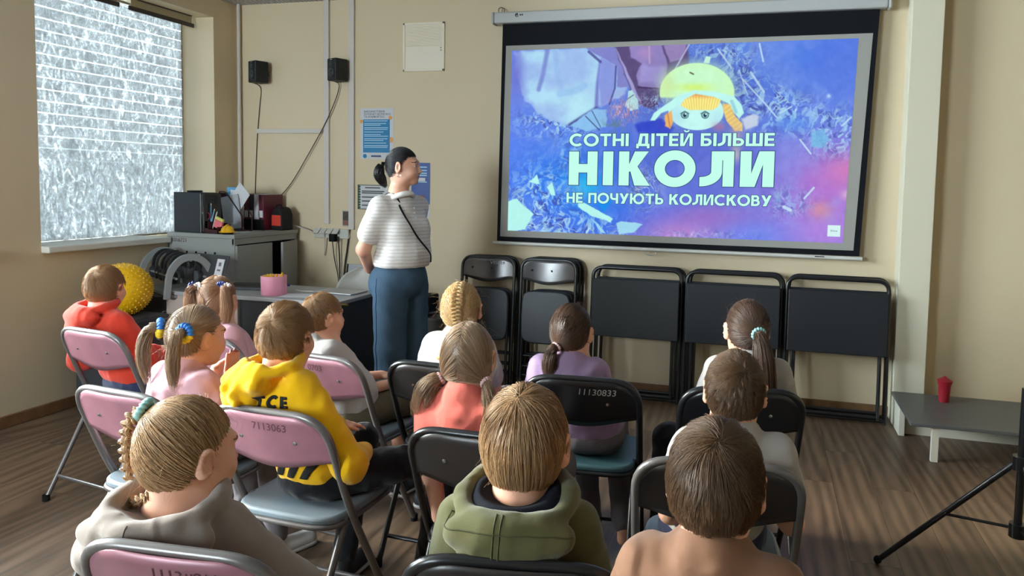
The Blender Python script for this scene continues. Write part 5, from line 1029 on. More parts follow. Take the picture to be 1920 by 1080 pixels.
    def braid(self, path, width, n=70, turns=6.0, K=60, r0=0.0009, thick=0.6, end=1.0):
        path = np.array(path, float); L = len(path); u = np.linspace(0, L-1, K); i = np.clip(u.astype(int), 0, L-2); f = (u-i)[:, None]; g = lambda j: path[np.clip(j, 0, L-1)]
        p0, p1, p2, p3 = g(i-1), g(i), g(i+1), g(i+2); c = 0.5*((2*p1)+(p2-p0)*f+(2*p0-5*p1+4*p2-p3)*f*f+(3*p1-p0-3*p2+p3)*f**3); W = np.interp(u, np.arange(L), np.broadcast_to(width, (L,)))
        T = np.gradient(c, axis=0); T /= np.linalg.norm(T, axis=1)[:, None]; out = np.array((0.0, -1.0, 0.1)); A = np.cross(T, out); A /= np.linalg.norm(A, axis=1)[:, None]+1e-9; B = np.cross(A, T)
        for s in range(3):
            th = np.linspace(0, 2*math.pi*turns, K)+2*math.pi*s/3; cen = c+A*(W*0.55*np.sin(th))[:, None]+B*(W*0.30*np.sin(2*th))[:, None]; a = self.r.random(n)*6.28; rr = np.sqrt(self.r.random(n))*0.42
            P = cen[None]+A[None]*((rr*np.cos(a))[:, None]*W[None])[..., None]+B[None]*((rr*np.sin(a))[:, None]*W[None]*thick)[..., None]; self.add(P, r0, r0)
        return self
    def wisps(self, n, length=0.05, r0=0.00028, pred=None, out=0.03):
        q = self.roots(n, 0.05, -0.07, pred=pred); K = 6; P = np.zeros((n, K, 3)); d = self.r.normal(0, 1, (n, 3)); d -= (d*q).sum(1)[:, None]*q*0.6; d /= np.linalg.norm(d, axis=1)[:, None]
        for k in range(K): s = k/(K-1); P[:, k] = self.pos(q, np.full(n, 0.008))+q*out*s*self.r.random((n, 1))+d*length*s+np.array((0, 0, -0.5))*length*s*s
        return self.add(P, r0, r0*0.5)
    def cap(self, front=0.050, back=-0.078, off=0.004, side=0.0):
        nu, nv = 48, 32; V = []; F = []
        for i in range(nv):
            t = math.pi*i/(nv-1); V += [(math.sin(t)*math.cos(2*math.pi*k/nu), math.sin(t)*math.sin(2*math.pi*k/nu), math.cos(t)) for k in range(nu)]
        q = np.array(V); p = self.C0+q*(self.RR+off); tt = np.clip((p[:, 1]+0.085)/0.16, 0, 1); ok = p[:, 2] > back+(front-back)*(tt*tt*(3-2*tt))+side*np.exp(-(p[:, 1]/0.03)**2)
        for i in range(nv-1):
            for k in range(nu):
                f = (i*nu+k, i*nu+(k+1) % nu, (i+1)*nu+(k+1) % nu, (i+1)*nu+k)
                if all(ok[list(f)]): F.append(f)
        self.extra.append((p, np.array(F))); return self
    def build(self, name, material, parent, M):
        """M maps head coordinates to the world"""
        V = []; F = []; Cc = []; n0 = 0
        for P, r0, r1, t in self.S:
            N, K, _ = P.shape; T = np.gradient(P, axis=1); T /= np.linalg.norm(T, axis=2, keepdims=True)+1e-9; ref = np.array((0.31, 0.52, 0.79)); A = np.cross(T, ref); A /= np.linalg.norm(A, axis=2, keepdims=True)+1e-9; B = np.cross(T, A)
            r = np.linspace(r0, r1, K)[None, :, None]; ring = [P+r*(math.cos(a)*A+math.sin(a)*B) for a in (0, 2.0944, 4.18879)]; v = np.stack(ring, 2).reshape(-1, 3); V.append(v)
            i = (np.arange(N)[:, None, None]*K+np.arange(K-1)[None, :, None])*3; k = np.arange(3)[None, None]; kk = (k+1) % 3; F.append((np.stack([i+k, i+kk, i+3+kk, i+3+k], -1)+n0).reshape(-1, 4)); n0 += len(v); Cc.append(np.repeat(t, K*3))
        for p, f in self.extra: V.append(p); F.append(f+n0); n0 += len(p); Cc.append(np.full(len(p), 0.55))
        V = np.concatenate(V)@M[:3, :3].T+M[:3, 3]; return npmesh(name, V, np.concatenate(F), material, parent, col=np.concatenate(Cc))
    @staticmethod
    def scrunchie(name, c, axis, R, r, mats, parent, M, seed=0, lumps=14):
        axis = np.array(axis, float)/np.linalg.norm(axis); u = np.cross(axis, (0.1, 0.2, 1.0)); u /= np.linalg.norm(u); w = np.cross(axis, u); a = np.linspace(0, 2*math.pi, 61)[:-1]
        P = np.array(c)+R*(np.cos(a)[:, None]*u+np.sin(a)[:, None]*w); P = P@M[:3, :3].T+M[:3, 3]; mb = MB().tube(P, r*(1+0.22*np.sin(a*lumps)), 12, closed=True); o = mb.build(name, mats, parent, angle=180)
        if isinstance(mats, (list, tuple)) and len(mats) > 1:
            for p_ in o.data.polygons: p_.material_index = int(p_.center.z*0+ (p_.index//12)/60*len(mats)) % len(mats)
        return o

# ---------------------------------------------------------------- people
SKIN = mat('skin_child', (226, 172, 146), 0.5, 0.4, bump=0.04, bscale=400, sss=0.25); SKIN2 = mat('skin_woman', (214, 160, 134), 0.5, 0.4, bump=0.04, bscale=400, sss=0.2)
LIP = mat('lips', (186, 106, 100), 0.45); EYEW = mat('eye_white', (226, 222, 214), 0.25); IRIS = mat('iris_brown', (54, 38, 30), 0.2); BROW = mat('eyebrow', (132, 98, 74), 0.8)
def head_sdf(g, H, Rh, s):
    W = lambda p: H+s*(Rh@np.array(p, float)); E = lambda c, r, k=0.02, sub=False, R=I3: g.ell(W(c), s*np.array(r), Rh@R, k*s, sub); Cp = lambda a, b, ra, rb, k=0.02: g.cap(W(a), W(b), ra*s, rb*s, k*s)
    E((0, -0.010, 0.026), (0.0725, 0.0905, 0.085)); E((0, 0.030, -0.030), (0.056, 0.060, 0.076), 0.03); E((0, 0.064, -0.088), (0.022, 0.018, 0.018), 0.03)
    E((0, -0.030, -0.020), (0.062, 0.062, 0.072), 0.03)
    for x in (-1, 1): E((x*0.034, 0.058, -0.036), (0.027, 0.026, 0.026), 0.03); E((x*0.045, 0.012, -0.07), (0.018, 0.03, 0.022), 0.03)
    Cp((-0.03, 0.078, 0.024), (0.03, 0.078, 0.024), 0.012, 0.012, 0.02)
    for x in (-1, 1): E((x*0.029, 0.088, 0.004), (0.016, 0.012, 0.011), 0.010, True); E((x*0.029, 0.072, 0.003), (0.0135, 0.0135, 0.0125), 0.003)
    Cp((0, 0.086, 0.006), (0, 0.103, -0.030), 0.0065, 0.0095, 0.012)
    for x in (-1, 1): E((x*0.010, 0.094, -0.034), (0.008, 0.009, 0.007), 0.008)
    Cp((-0.015, 0.084, -0.058), (0.015, 0.084, -0.058), 0.0062, 0.0062, 0.008); Cp((-0.012, 0.083, -0.067), (0.012, 0.083, -0.067), 0.0068, 0.0068, 0.005)
    for x in (-1, 1):
        Re = rotz(R_(x*-30))@rotx(R_(-8)); E((x*0.083, -0.012, -0.004), (0.0100, 0.023, 0.036), 0.008, False, Re); E((x*0.0945, -0.005, -0.002), (0.009, 0.014, 0.023), 0.005, True, Re)
    return W
def head_class(H, Rh, s, extra=None):
    def f(c):
        L = ((c-H)@Rh)/s; m = np.zeros(len(c), int); x = np.abs(L[:, 0])
        fr = L[:, 1] > 0.055
        m[fr & (np.hypot(L[:, 0]/0.022, (L[:, 2]+0.0625)/0.0115) < 1) & (L[:, 1] > 0.078)] = 1
        ey = fr & (np.hypot((x-0.029)/0.0125, (L[:, 2]-0.003)/0.0080) < 1); m[ey] = 2
        m[fr & (np.hypot(x-0.029, L[:, 2]-0.003) < 0.0062)] = 3
        m[fr & (np.hypot((x-0.030)/0.019, (L[:, 2]-0.0235-0.004*np.cos((x-0.03)/0.019*1.5))/0.0030) < 1)] = 4
        return m
    return f
def hand_sdf(g, w, fwd, up, side, s=1.0, curl=0.5, spread=0.0, k=0.006):
    """w wrist, fwd along the palm, up = back of the hand, side = +1 thumb on the +(fwd x up) side"""
    fwd = np.array(fwd, float); fwd /= np.linalg.norm(fwd); up = np.array(up, float); up -= fwd*(up@fwd); up /= np.linalg.norm(up); lat = np.cross(fwd, up)*side; R = np.stack([lat, fwd, up], 1); P = lambda a, b, c: np.array(w)+s*(R@np.array((a, b, c), float))
    g.ell(P(0, 0.036, 0), s*np.array((0.033, 0.040, 0.0125)), R, 0.012)
    g.cap(P(0, -0.01, 0), P(0, 0.02, 0), 0.019*s, 0.021*s, 0.012)
    for j, (x, L) in enumerate(((0.024, 0.060), (0.0085, 0.068), (-0.0075, 0.063), (-0.0225, 0.050))):
        p = P(x, 0.062-0.004*abs(j-1.2), 0.0); a = 0.0; d0 = x*spread*12; pts = [P(x*0.9, 0.045, 0), p]; cur = np.array((x, 0.062-0.004*abs(j-1.2), 0.0))
        for seg in range(3):
            a += curl*(0.55+0.12*j); dv = np.array((d0, math.cos(a), -math.sin(a))); dv /= np.linalg.norm(dv); cur = cur+dv*L*(0.42, 0.32, 0.26)[seg]; pts.append(P(*cur))
        g.chain(pts, [0.0085*s, 0.0082*s, 0.0075*s, 0.0068*s, 0.0058*s], k*0.6)
    g.chain([P(0.016, 0.012, -0.002), P(0.036, 0.030, -0.008), P(0.044, 0.050, -0.014), P(0.046, 0.066, -0.018)], [0.0125*s, 0.0105*s, 0.0085*s, 0.0065*s], k)
def frame(yaw): return rotz(yaw)
def seat_person(key, label, head, hyaw=0, hpitch=0, hroll=0, hs=0.93, skin=None, top=None, bottom=None, shoes=None, sleeves='short', arms=None, legs=None, hair=None, hood=None, lean=None, tyaw=None, size=1.0, collar=0.0, h=0.0048, feet='floor', pelvis=None, bare_feet=False, neckdrop=0.0, wr=0.0055, legspread=0.085):
    cx, cy, cyaw = SEATS[key]; ty = cyaw if tyaw is None else R_(tyaw); F = rotz(ty); H = np.array(head, float)
    Pv = np.array((cx, cy, 0.0))+rotz(cyaw)@np.array((0, 0.205, 0.525)) if pelvis is None else np.array(pelvis, float)
    Rh = rotz(R_(hyaw))@rotx(R_(hpitch))@roty(R_(hroll)); s = hs
    N = H+s*(Rh@np.array((0, -0.030, -0.085)))+np.array((0, 0, -0.010*s-neckdrop)); N = N+F@np.array((0, -0.012, 0.0))
    root = thing('person', label, 'person', tuple(np.array((Pv[0], Pv[1], 0.0))))
    off = Matrix.Translation(-root.location)
    skin = skin or SKIN
    sh = [N+F@np.array((x*0.112*size, 0.0, -0.048*size)) for x in (-1, 1)]
    arms = arms or {}
    J = []
    for i, x in enumerate((-1, 1)):
        a = arms.get(i, {}); el = np.array(a['elbow']) if 'elbow' in a else sh[i]+F@np.array((x*0.045, 0.015, -0.195*size)); wr_ = np.array(a['wrist']) if 'wrist' in a else None
        if wr_ is None: wr_ = Pv+F@np.array((x*0.075, 0.215, 0.085))
        J.append((sh[i], el, wr_, a))
    K_ = []
    for i, x in enumerate((-1, 1)):
        hp = Pv+F@np.array((x*0.070*size, 0.02, -0.010)); L = (legs or {}).get(i, {}); kn = np.array(L['knee']) if 'knee' in L else Pv+F@np.array((x*legspread, 0.335*size, -0.010)); an = np.array(L['ankle']) if 'ankle' in L else np.array((*(kn+F@np.array((0, 0.03, 0)))[:2], 0.075)); toe = an+F@np.array((x*0.02, 0.125*size, 0)); toe[2] = an[2]-0.045
        K_.append((hp, kn, an, toe))
    allp = np.array([H, Pv, N]+[p for j in J for p in j[:3]]+[p for k in K_ for p in k]); lo = allp.min(0)-0.16; hi = allp.max(0)+0.17; lo[2] = max(lo[2], -0.01)
    g = SDF(lo, hi, h); W = head_sdf(g, H, Rh, s)
    g.chain([W((0, -0.022, -0.05)), N+(0, 0, 0.0), N+F@np.array((0, 0.0, -0.07))], [0.050*s, 0.047*s, 0.050*s], 0.02)
    ch = (N*0.62+Pv*0.38); g.ell(ch, (0.105*size, 0.070, 0.13), F, 0.05); g.cap(Pv+(0, 0, 0.03), ch, 0.080, 0.075, 0.05); g.cap(sh[0]+(0, 0, -0.01), sh[1]+(0, 0, -0.01), 0.030, 0.030, 0.04)
    for i, x in enumerate((-1, 1)):
        S_, El, Wr, a = J[i]; g.chain([S_, El, Wr], [0.034*size, 0.030*size, 0.0215*size], 0.015); fw = np.array(a.get('fwd', (Wr-El)+F@np.array((0, 0.06, 0)))); hand_sdf(g, Wr, fw, a.get('up', (0, 0, 1)), a.get('thumb', -x), 0.80*size, a.get('curl', 0.35), a.get('spread', 0.0))
        hp, kn, an, toe = K_[i]; g.chain([hp, kn, an], [0.056*size, 0.043*size, 0.028*size], 0.02); g.cap(an+(0, 0, -0.04), toe, 0.026, 0.020, 0.02)
    body = g.mesh('body', [skin, LIP, EYEW, IRIS, BROW], root, head_class(H, Rh, s)); body.matrix_parent_inverse = off
    def cloth(name, mt, lo_, hi_, fn, amp=wr, f=38, seed=1, hh=0.0062):
        q = SDF(lo_, hi_, hh); fn(q)
        if amp: q.wrinkle(amp, f, seed); q.wrinkle(amp*0.35, f*2.1, seed+50)
        o = q.mesh(name, mt, root); o.matrix_parent_inverse = off; return o
    # upper garment
    def upper(q):
        bk = Pv+(0, 0, 0.055); wl = 0.012
        q.ell(Pv+F@np.array((0, 0.0, 0.056)), (0.136*size, 0.110, 0.128), F, 0.05); q.ell(Pv*0.5+N*0.5+(0, 0, 0.0), (0.130*size, 0.098, 0.14), F, 0.06); q.ell(N+F@np.array((0, 0.0, -0.115)), (0.130*size, 0.092, 0.105), F, 0.05)
        q.cap(sh[0]+F@np.array((0.02, 0, -0.012)), sh[1]+F@np.array((-0.02, 0, -0.012)), 0.047, 0.047, 0.045)
        fat = 1.06 if sleeves == 'hoodie' else 1.0
        for i in (0, 1):
            S_, El, Wr, a = J[i]
            if sleeves == 'short': e = S_+(El-S_)*0.62; q.cap(S_+(0, 0, -0.006), e, 0.049, 0.055, 0.03); d = (El-S_)/np.linalg.norm(El-S_)
            elif sleeves == 'elbow': q.chain([S_, El, El+(Wr-El)*0.12], [0.050, 0.052, 0.050], 0.03)
            else: q.chain([S_+(0, 0, -0.006), El, Wr+(El-Wr)*0.10], [0.052*fat, 0.051*fat, 0.036*fat], 0.03); q.cap(Wr+(El-Wr)*0.16, Wr+(El-Wr)*0.04, 0.033, 0.031, 0.006)
        if not hood: q.cap(N+F@np.array((0, 0, -0.05)), N+F@np.array((0, -0.004, -0.020)), 0.092, 0.066*s+0.005, 0.03)
        if collar: q.torus(N+F@np.array((0, -0.002, -0.002)), F@rotx(R_(10)), 0.060*s+0.006, 0.0085, 0.008, 1.08)
        if hood: hood(q, N, F)
        # flat cut at the end of short sleeves
    pts = np.array([sh[0], sh[1], Pv, N]+[j[1] for j in J]+([j[2] for j in J] if sleeves not in ('short', 'elbow') else [])); up = cloth('shirt' if sleeves in ('short', 'elbow') else ('hoodie' if sleeves == 'hoodie' else 'sweatshirt'), top, pts.min(0)-(0.20, 0.22, 0.17), pts.max(0)+(0.20, 0.22, 0.14), upper, seed=hash(key) % 7+1 if False else ord(key[0]))
    if bottom:
        kind, mt = bottom
        def lower(q):
            q.ell(Pv+F@np.array((0, 0.01, -0.012)), (0.132*size, 0.115, 0.072), F, 0.04)
            for i in (0, 1):
                hp, kn, an, toe = K_[i]
                if kind == 'shorts': q.cap(hp, hp+(kn-hp)*0.80, 0.075*size, 0.068*size, 0.03)
                else: q.chain([hp, kn, an+(kn-an)*0.06], [0.075*size, 0.058*size, 0.045*size], 0.03)
        pts = np.array([Pv]+[p for k in K_ for p in k[:3]]); lo_ = pts.min(0)-(0.18, 0.18, 0.1); lo_[2] = max(lo_[2], 0.0); cloth('shorts' if kind == 'shorts' else 'trousers', mt, lo_, pts.max(0)+(0.18, 0.16, 0.12), lower, seed=ord(key[0])+3)
    if shoes:
        for i in (0, 1):
            hp, kn, an, toe = K_[i]
            def shoe(q): q.cap(an+F@np.array((0, -0.02, -0.040)), toe+F@np.array((0, 0.012, 0.002)), 0.036, 0.033, 0.02); q.cap(an+F@np.array((0, -0.008, -0.03)), an+(0, 0, 0.012), 0.035, 0.036, 0.02); q.half((0, 0, max(0.002, an[2]-0.073)), (0, 0, -1))
            p = np.array([an, toe]); lo_ = p.min(0)-0.07; o = cloth('shoe', shoes, lo_, p.max(0)+(0.07, 0.07, 0.07), shoe, 0.0, hh=0.005)
            sole = SDF(lo_, p.max(0)+0.07, 0.005); sole.cap(an+F@np.array((0, -0.02, -0.055)), toe+F@np.array((0, 0.012, -0.016)), 0.038, 0.035, 0.01); sole.half((0, 0, max(0.018, an[2]-0.056)), (0, 0, 1)); sole.half((0, 0, max(0.0, an[2]-0.0745)), (0, 0, -1)); so = sole.mesh('sole', SOLE, o); 
    M = np.eye(4); M[:3, :3] = Rh*s; M[:3, 3] = H
    M0 = M.copy(); M0[:3, 3] = H-np.array(root.location)
    if hair: hair(root, M0)
    return dict(root=root, N=N, F=F, H=H, Rh=Rh, Pv=Pv, s=s, top=up, off=off, sh=sh)
SOLE = mat('shoe_sole', (206, 202, 196), 0.6)
# cloth colours
TEE_W = mat('cloth_white', (178, 172, 168), 0.85, 0.2, bump=0.25, bscale=600, sheen=0.2, fold=0.42); CORAL = mat('cloth_coral', (236, 118, 104), 0.85, 0.2, bump=0.3, bscale=600, sheen=0.3, fold=0.42); LILAC = mat('cloth_lilac', (166, 138, 172), 0.85, 0.2, bump=0.25, bscale=600, sheen=0.2, fold=0.42); PINKT = mat('cloth_pale_pink', (214, 164, 172), 0.85, 0.2, bump=0.25, bscale=600, sheen=0.2, fold=0.42)
YEL = mat('hoodie_yellow', (240, 184, 4), 0.85, 0.2, bump=0.25, bscale=500, sheen=0.25, fold=0.5, fscale=8.0); OLIVE = mat('hoodie_olive', (92, 90, 56), 0.9, 0.15, bump=0.35, bscale=500, sheen=0.3, fold=0.5, fscale=8.0); GREYH = mat('hoodie_warm_grey', (144, 131, 122), 0.9, 0.15, bump=0.35, bscale=500, sheen=0.3, fold=0.5, fscale=8.0); TAN = mat('cloth_tan', (144, 104, 80), 0.85, 0.2, bump=0.25, bscale=600, sheen=0.2, fold=0.42); REDH = mat('cloth_red', (206, 62, 42), 0.85, 0.2, bump=0.25, bscale=600, sheen=0.2, fold=0.42)
BLKT = mat('trousers_black', (20, 20, 24), 0.9, 0.15, bump=0.25, bscale=500, sheen=0.2, fold=0.4); NAVT = mat('trousers_navy', (48, 54, 80), 0.9, 0.15, bump=0.25, bscale=500, sheen=0.2, fold=0.4); OLSH = mat('shorts_olive', (92, 84, 66), 0.9, 0.15, bump=0.25, bscale=500, fold=0.4); GRYT = mat('trousers_grey', (110, 104, 106), 0.9, 0.15, bump=0.25, bscale=500, fold=0.4); SHB = mat('shoe_black', (34, 32, 34), 0.6); SHW_ = mat('shoe_white', (224, 222, 216), 0.5)
DKL = mat('hood_lining_black', (30, 32, 40), 0.9, 0.15, bump=0.25, bscale=500, fold=0.4); MINT = mat('tie_mint', (150, 200, 196), 0.5); TIEP = mat('tie_pale_pink', (222, 184, 186), 0.6); BLUE = mat('tie_blue', (34, 108, 190), 0.6); YELT = mat('tie_yellow', (240, 208, 40), 0.6); NAVB = mat('bow_navy', (36, 56, 128), 0.5); WHB = mat('bow_white', (230, 224, 220), 0.6); ORP = mat('print_orange', (226, 140, 70), 0.7); PRB = mat('print_black', (28, 26, 24), 0.8)
# hair colours
HB = hair_mat('hair_brown', (112, 84, 60)); HLB = hair_mat('hair_light_brown', (168, 130, 92)); HBL = hair_mat('hair_blond', (206, 170, 118)); HDB = hair_mat('hair_dark_blond', (178, 142, 104)); HDK = hair_mat('hair_dark_brown', (88, 62, 46)); HASH = hair_mat('hair_ash_blond', (160, 132, 106)); HBK = hair_mat('hair_black', (26, 22, 22), 0.3); HGB = hair_mat('hair_golden_brown', (160, 118, 86))
def fade(lo=-0.075, hi=0.04, mn=0.28): return lambda p: mn+(1-mn)*np.clip((p[:, 2]-lo)/(hi-lo), 0, 1)
def wpt(d, p): return d['H']+d['s']*(d['Rh']@np.array(p, float))
def boy_hair(m, seed, n=5200, whorl=(0.05, -0.62, 0.78), ln=0.034, lift=0.010, r0=0.00052, **kw):
    def f(root, M):
        h = Hair(seed); h.cap(0.047, -0.072, 0.002, 0.046); h.short(n*2, whorl, ln, lift, side=0.042, comb=kw.get('comb', (0, 0.15, -0.25)), lenf=fade(mn=kw.get('mn', 0.28)), r0=r0, swirl=kw.get('swirl', 0.7), m=kw.get('m', 420), jit=kw.get('jit', 0.22)); h.short(2600, whorl, 0.012, 0.003, K=4, comb=(0, 0, -1.2), back=-0.096, r0=0.00045, pred=lambda p: (p[:, 2] < -0.03) & (p[:, 1] < 0.0)); h.build('hair', m, root, M)
    return f
def hoodie_hood(drop=0.06, wide=0.105, lift=0.0, R=0.082, r=0.021, side=0.0, back=0.088, folds=()):
    """hood lying open on the shoulders: a rolled rim around the neck and a hanging bag behind"""
    def f(q, N, F):
        Rt = F@rotx(R_(9)); q.torus(N+F@np.array((0, -0.018, 0.012+lift)), Rt, R, r, 0.014, 1.05)
        q.ell(N+F@np.array((side*0.5, -back, -0.030+lift)), (wide, 0.050, 0.055), F@rotx(R_(-20)), 0.010); q.ell(N+F@np.array((side, -back-0.010, -0.062-drop*0.5+lift)), (wide*0.80, 0.044, 0.040+drop*0.4), F@rotz(R_(8))@rotx(R_(-8)), 0.014)
        for a_, b_, r_ in folds: q.cap(N+F@np.array(a_), N+F@np.array(b_), r_*0.8, r_, 0.020)
        q.ell(N+F@np.array((0, -0.020, 0.050+lift)), (R*0.88, R*0.88, 0.062), Rt, 0.008, True)
    return f
P_ = {}
hd = lambda x, y, Y: at_y(x, y, Y)
# D: boy in the yellow hoodie, his right arm on the thigh, turned a little to the right
P_['D'] = seat_person('D', 'boy in a bright yellow hoodie with a black print on the back', hd(538, 632, 2.02), 0, -2, 0, 0.95, top=YEL, sleeves='hoodie', hood=hoodie_hood(0.045, 0.082, side=-0.055, lift=0.004, R=0.077, folds=(((-0.06, -0.075, 0.03), (-0.115, -0.105, -0.03), 0.013), ((-0.035, -0.09, 0.032), (-0.085, -0.135, -0.045), 0.012), ((-0.005, -0.095, 0.03), (-0.04, -0.145, -0.06), 0.012), ((0.03, -0.092, 0.028), (0.03, -0.125, -0.03), 0.011), ((-0.10, -0.11, -0.055), (-0.02, -0.15, -0.085), 0.012))), wr=0.0075, bottom=('trousers', BLKT), shoes=SHB, hair=boy_hair(HLB, 1, 6500, (0.02, -0.80, 0.55), 0.036, 0.011), tyaw=-10, legs={1: dict(knee=(-1.06, 2.33, 0.53), ankle=(-1.16, 2.36, 0.085)), 0: dict(knee=(-1.44, 2.40, 0.52), ankle=(-1.46, 2.30, 0.085))}, arms={1: dict(elbow=(-1.225, 1.965, 0.61), wrist=(-1.275, 2.13, 0.585), fwd=(-0.5, 0.8, -0.1))}, size=0.95, pelvis=(-1.415, 2.055, 0.525))
P_['B'] = seat_person('B', 'boy with straight dark blond bowl cut hair in an olive green hoodie', hd(986, 830, 1.43), 2, -3, 0, 1.05, top=OLIVE, sleeves='hoodie', hood=hoodie_hood(0.07, 0.130, R=0.108, r=0.021, back=0.105), bottom=('trousers', NAVT), shoes=SHB, tyaw=8, size=1.06,
    hair=lambda root, M: Hair(2).cap(0.045, -0.066, 0.0).short(900, (0.0, -0.45, 0.85), 0.03, 0.004, pred=lambda p: p[:, 2] > 0.07, r0=0.0006, m=60).bowl(11000, (0.0, -0.45, 0.85), 0.150, off=0.012, r0=0.00065).wisps(40, 0.03).build('hair', HDB, root, M))
def lining(d, R=0.106, lift=0.0):
    N, F = d['N'], d['F']; q = SDF(N-0.16, N+0.16, 0.005); Rt = F@rotx(R_(9)); q.ell(N+F@np.array((0, -0.018, -0.004+lift)), (R*1.02, R*1.04, 0.050), Rt, 0.0); q.ell(N+F@np.array((0, -0.018, 0.050+lift)), (R*0.80, R*0.80, 0.045), Rt, 0.006, True); o = q.mesh('hood_lining', DKL, d['root']); o.matrix_parent_inverse = d['off']; o['label'] = 'black hood lining'
lining(P_['B'])
P_['C'] = seat_person('C', 'short haired boy in a tan shirt at the bottom right', hd(1342, 907, 1.27), -4, -3, 0, 0.95, top=TAN, sleeves='short', collar=1, bottom=('trousers', NAVT), shoes=SHB, tyaw=-4, size=1.0, hair=boy_hair(HB, 3, 8000, (0.12, -0.55, 0.80), 0.050, 0.010, mn=0.45, jit=0.25), pelvis=(0.015, 1.22, 0.525))
P_['L'] = seat_person('L', 'boy with cropped brown hair and sticking out ears in a white shirt', hd(1378, 734, 2.02), 2, 0, 0, 0.95, top=TEE_W, sleeves='short', collar=1, bottom=('trousers', NAVT), shoes=SHB, tyaw=6, size=1.05, hair=boy_hair(HB, 4, 6500, (0.35, -0.72, 0.60), 0.022, 0.008, mn=0.3))
P_['G'] = seat_person('G', 'small boy in a white shirt and olive shorts in front of the desk', hd(606, 594, 2.70), -30, 0, 0, 0.88, top=TEE_W, sleeves='short', collar=1, bottom=('shorts', OLSH), shoes=SHB, tyaw=-22, size=0.95, hair=boy_hair(HLB, 5, 5500, (0.0, -0.45, 0.88), 0.022, 0.006, mn=0.22))
# girls
def h_E(root, M):
    h = Hair(6); tl, tr = (-0.062, -0.088, 0.030), (0.066, -0.072, 0.028); h.cap(0.052, -0.076, 0.004)
    h.pulled(2600, tl, pred=lambda p: p[:, 0] < 0); h.pulled(2600, tr, pred=lambda p: p[:, 0] >= 0)
    for t, sx in ((tl, -1), (tr, 1)): x, y, z = t; h.tail(520, [(x, y, z), (x+sx*0.016, y-0.042, z+0.004), (x+sx*0.026, y-0.060, z-0.06), (x+sx*0.022, y-0.055, z-0.13), (x+sx*0.012, y-0.045, z-0.20)], [0.012, 0.020, 0.026, 0.024, 0.008], wave=0.004, frizz=0.002)
    h.wisps(120, 0.05); o = h.build('hair', HASH, root, M)
    for t in (tl, tr): Hair.scrunchie('scrunchie', np.array(t)+np.array((np.sign(t[0])*0.006, -0.014, 0.003)), (np.sign(t[0])*0.4, -1, 0.05), 0.024, 0.0115, [YELT, BLUE], root, M)
P_['E'] = seat_person('E', 'girl in a pale pink shirt with two ponytails in yellow and blue scrunchies, hands raised', hd(370, 632, 2.08), -20, -4, 0, 0.95, top=PINKT, sleeves='short', collar=0, bottom=('trousers', GRYT), shoes=SHW_, tyaw=-16, hair=h_E, h=0.0042, arms={1: dict(elbow=(-1.765, 2.075, 0.665), wrist=(-1.864, 2.200, 0.771), fwd=(0.05, 0.12, 1.0), up=(0.9, -0.5, 0.0), thumb=1, curl=0.10, spread=0.05), 0: dict(elbow=(-2.006, 2.220, 0.623), wrist=(-1.981, 2.270, 0.776), fwd=(0.80, -0.05, 0.55), up=(-0.4, 0.3, 0.9), thumb=1, curl=0.15, spread=0.05)})
def h_F(root, M):
    h = Hair(7); tl, tr = (-0.066, -0.060, 0.068), (0.060, -0.066, 0.070); h.cap(0.052, -0.076, 0.004); h.pulled(1800, tl, pred=lambda p: p[:, 0] < 0); h.pulled(1800, tr, pred=lambda p: p[:, 0] >= 0)
    for t, sx in ((tl, -1), (tr, 1)): x, y, z = t; h.tail(420, [(x, y, z), (x+sx*0.022, y-0.020, z-0.010), (x+sx*0.030, y-0.022, z-0.08), (x+sx*0.026, y-0.018, z-0.14), (x+sx*0.020, y-0.012, z-0.19)], [0.013, 0.024, 0.032, 0.030, 0.012], wave=0.005)
    h.wisps(60, 0.04); h.build('hair', HGB, root, M)
    for t in (tl, tr):
        c = np.array(t)+np.array((np.sign(t[0])*0.010, -0.010, 0.008))
        for nm, mt, sx in (('blue_bow', NAVB, -1), ('white_bow', WHB, 1)):
            mb = MB(); rr = np.random.default_rng(int(abs(t[0])*1000)+sx+2)
            for k in range(15):
                a = rr.normal(size=3); a /= np.linalg.norm(a); b = c+np.array((sx*0.015, 0, -0.004*sx)); loop = [b, b+a*0.014+np.array((0, 0, 0.006)), b+a*0.020, b+a*0.010-np.array((0, 0, 0.004)), b]; L_ = np.array(loop)@M[:3, :3].T+M[:3, 3]; mb.tube(L_, 0.0036, 6)
            mb.build(nm, mt, root, angle=180)
P_['F'] = seat_person('F', 'girl with two high ponytails tied with blue and white bows', hd(409, 562, 2.74), 12, -2, 0, 0.93, top=PINKT, sleeves='short', bottom=('trousers', GRYT), shoes=SHW_, hair=h_F, tyaw=-12)
def h_H(root, M):
    h = Hair(8); h.cap(0.052, -0.076, 0.006)
    for zc, ya in ((0.085, -0.055), (0.055, -0.094), (0.02, -0.106), (-0.02, -0.104), (-0.055, -0.092)): h.pulled(700, (0.0, ya, zc), lift=0.008, loose=0.006)
    path = [(0.0, -0.030, 0.118), (0.0, -0.082, 0.095), (0.0, -0.112, 0.05), (0.0, -0.120, 0.0), (0.0, -0.112, -0.05), (0.0, -0.098, -0.095)]
    h.braid(path, [0.020, 0.026, 0.028, 0.025, 0.020, 0.013], 90, 5.5, 70, 0.0010); h.tail(160, [(0, -0.098, -0.095), (-0.006, -0.098, -0.12), (-0.012, -0.09, -0.15)], [0.008, 0.012, 0.010]); h.wisps(160, 0.05, out=0.025); h.build('hair', HBL, root, M)
    Hair.scrunchie('hair_tie', (0, -0.098, -0.096), (0, 0.2, 1), 0.009, 0.004, YELT, root, M)
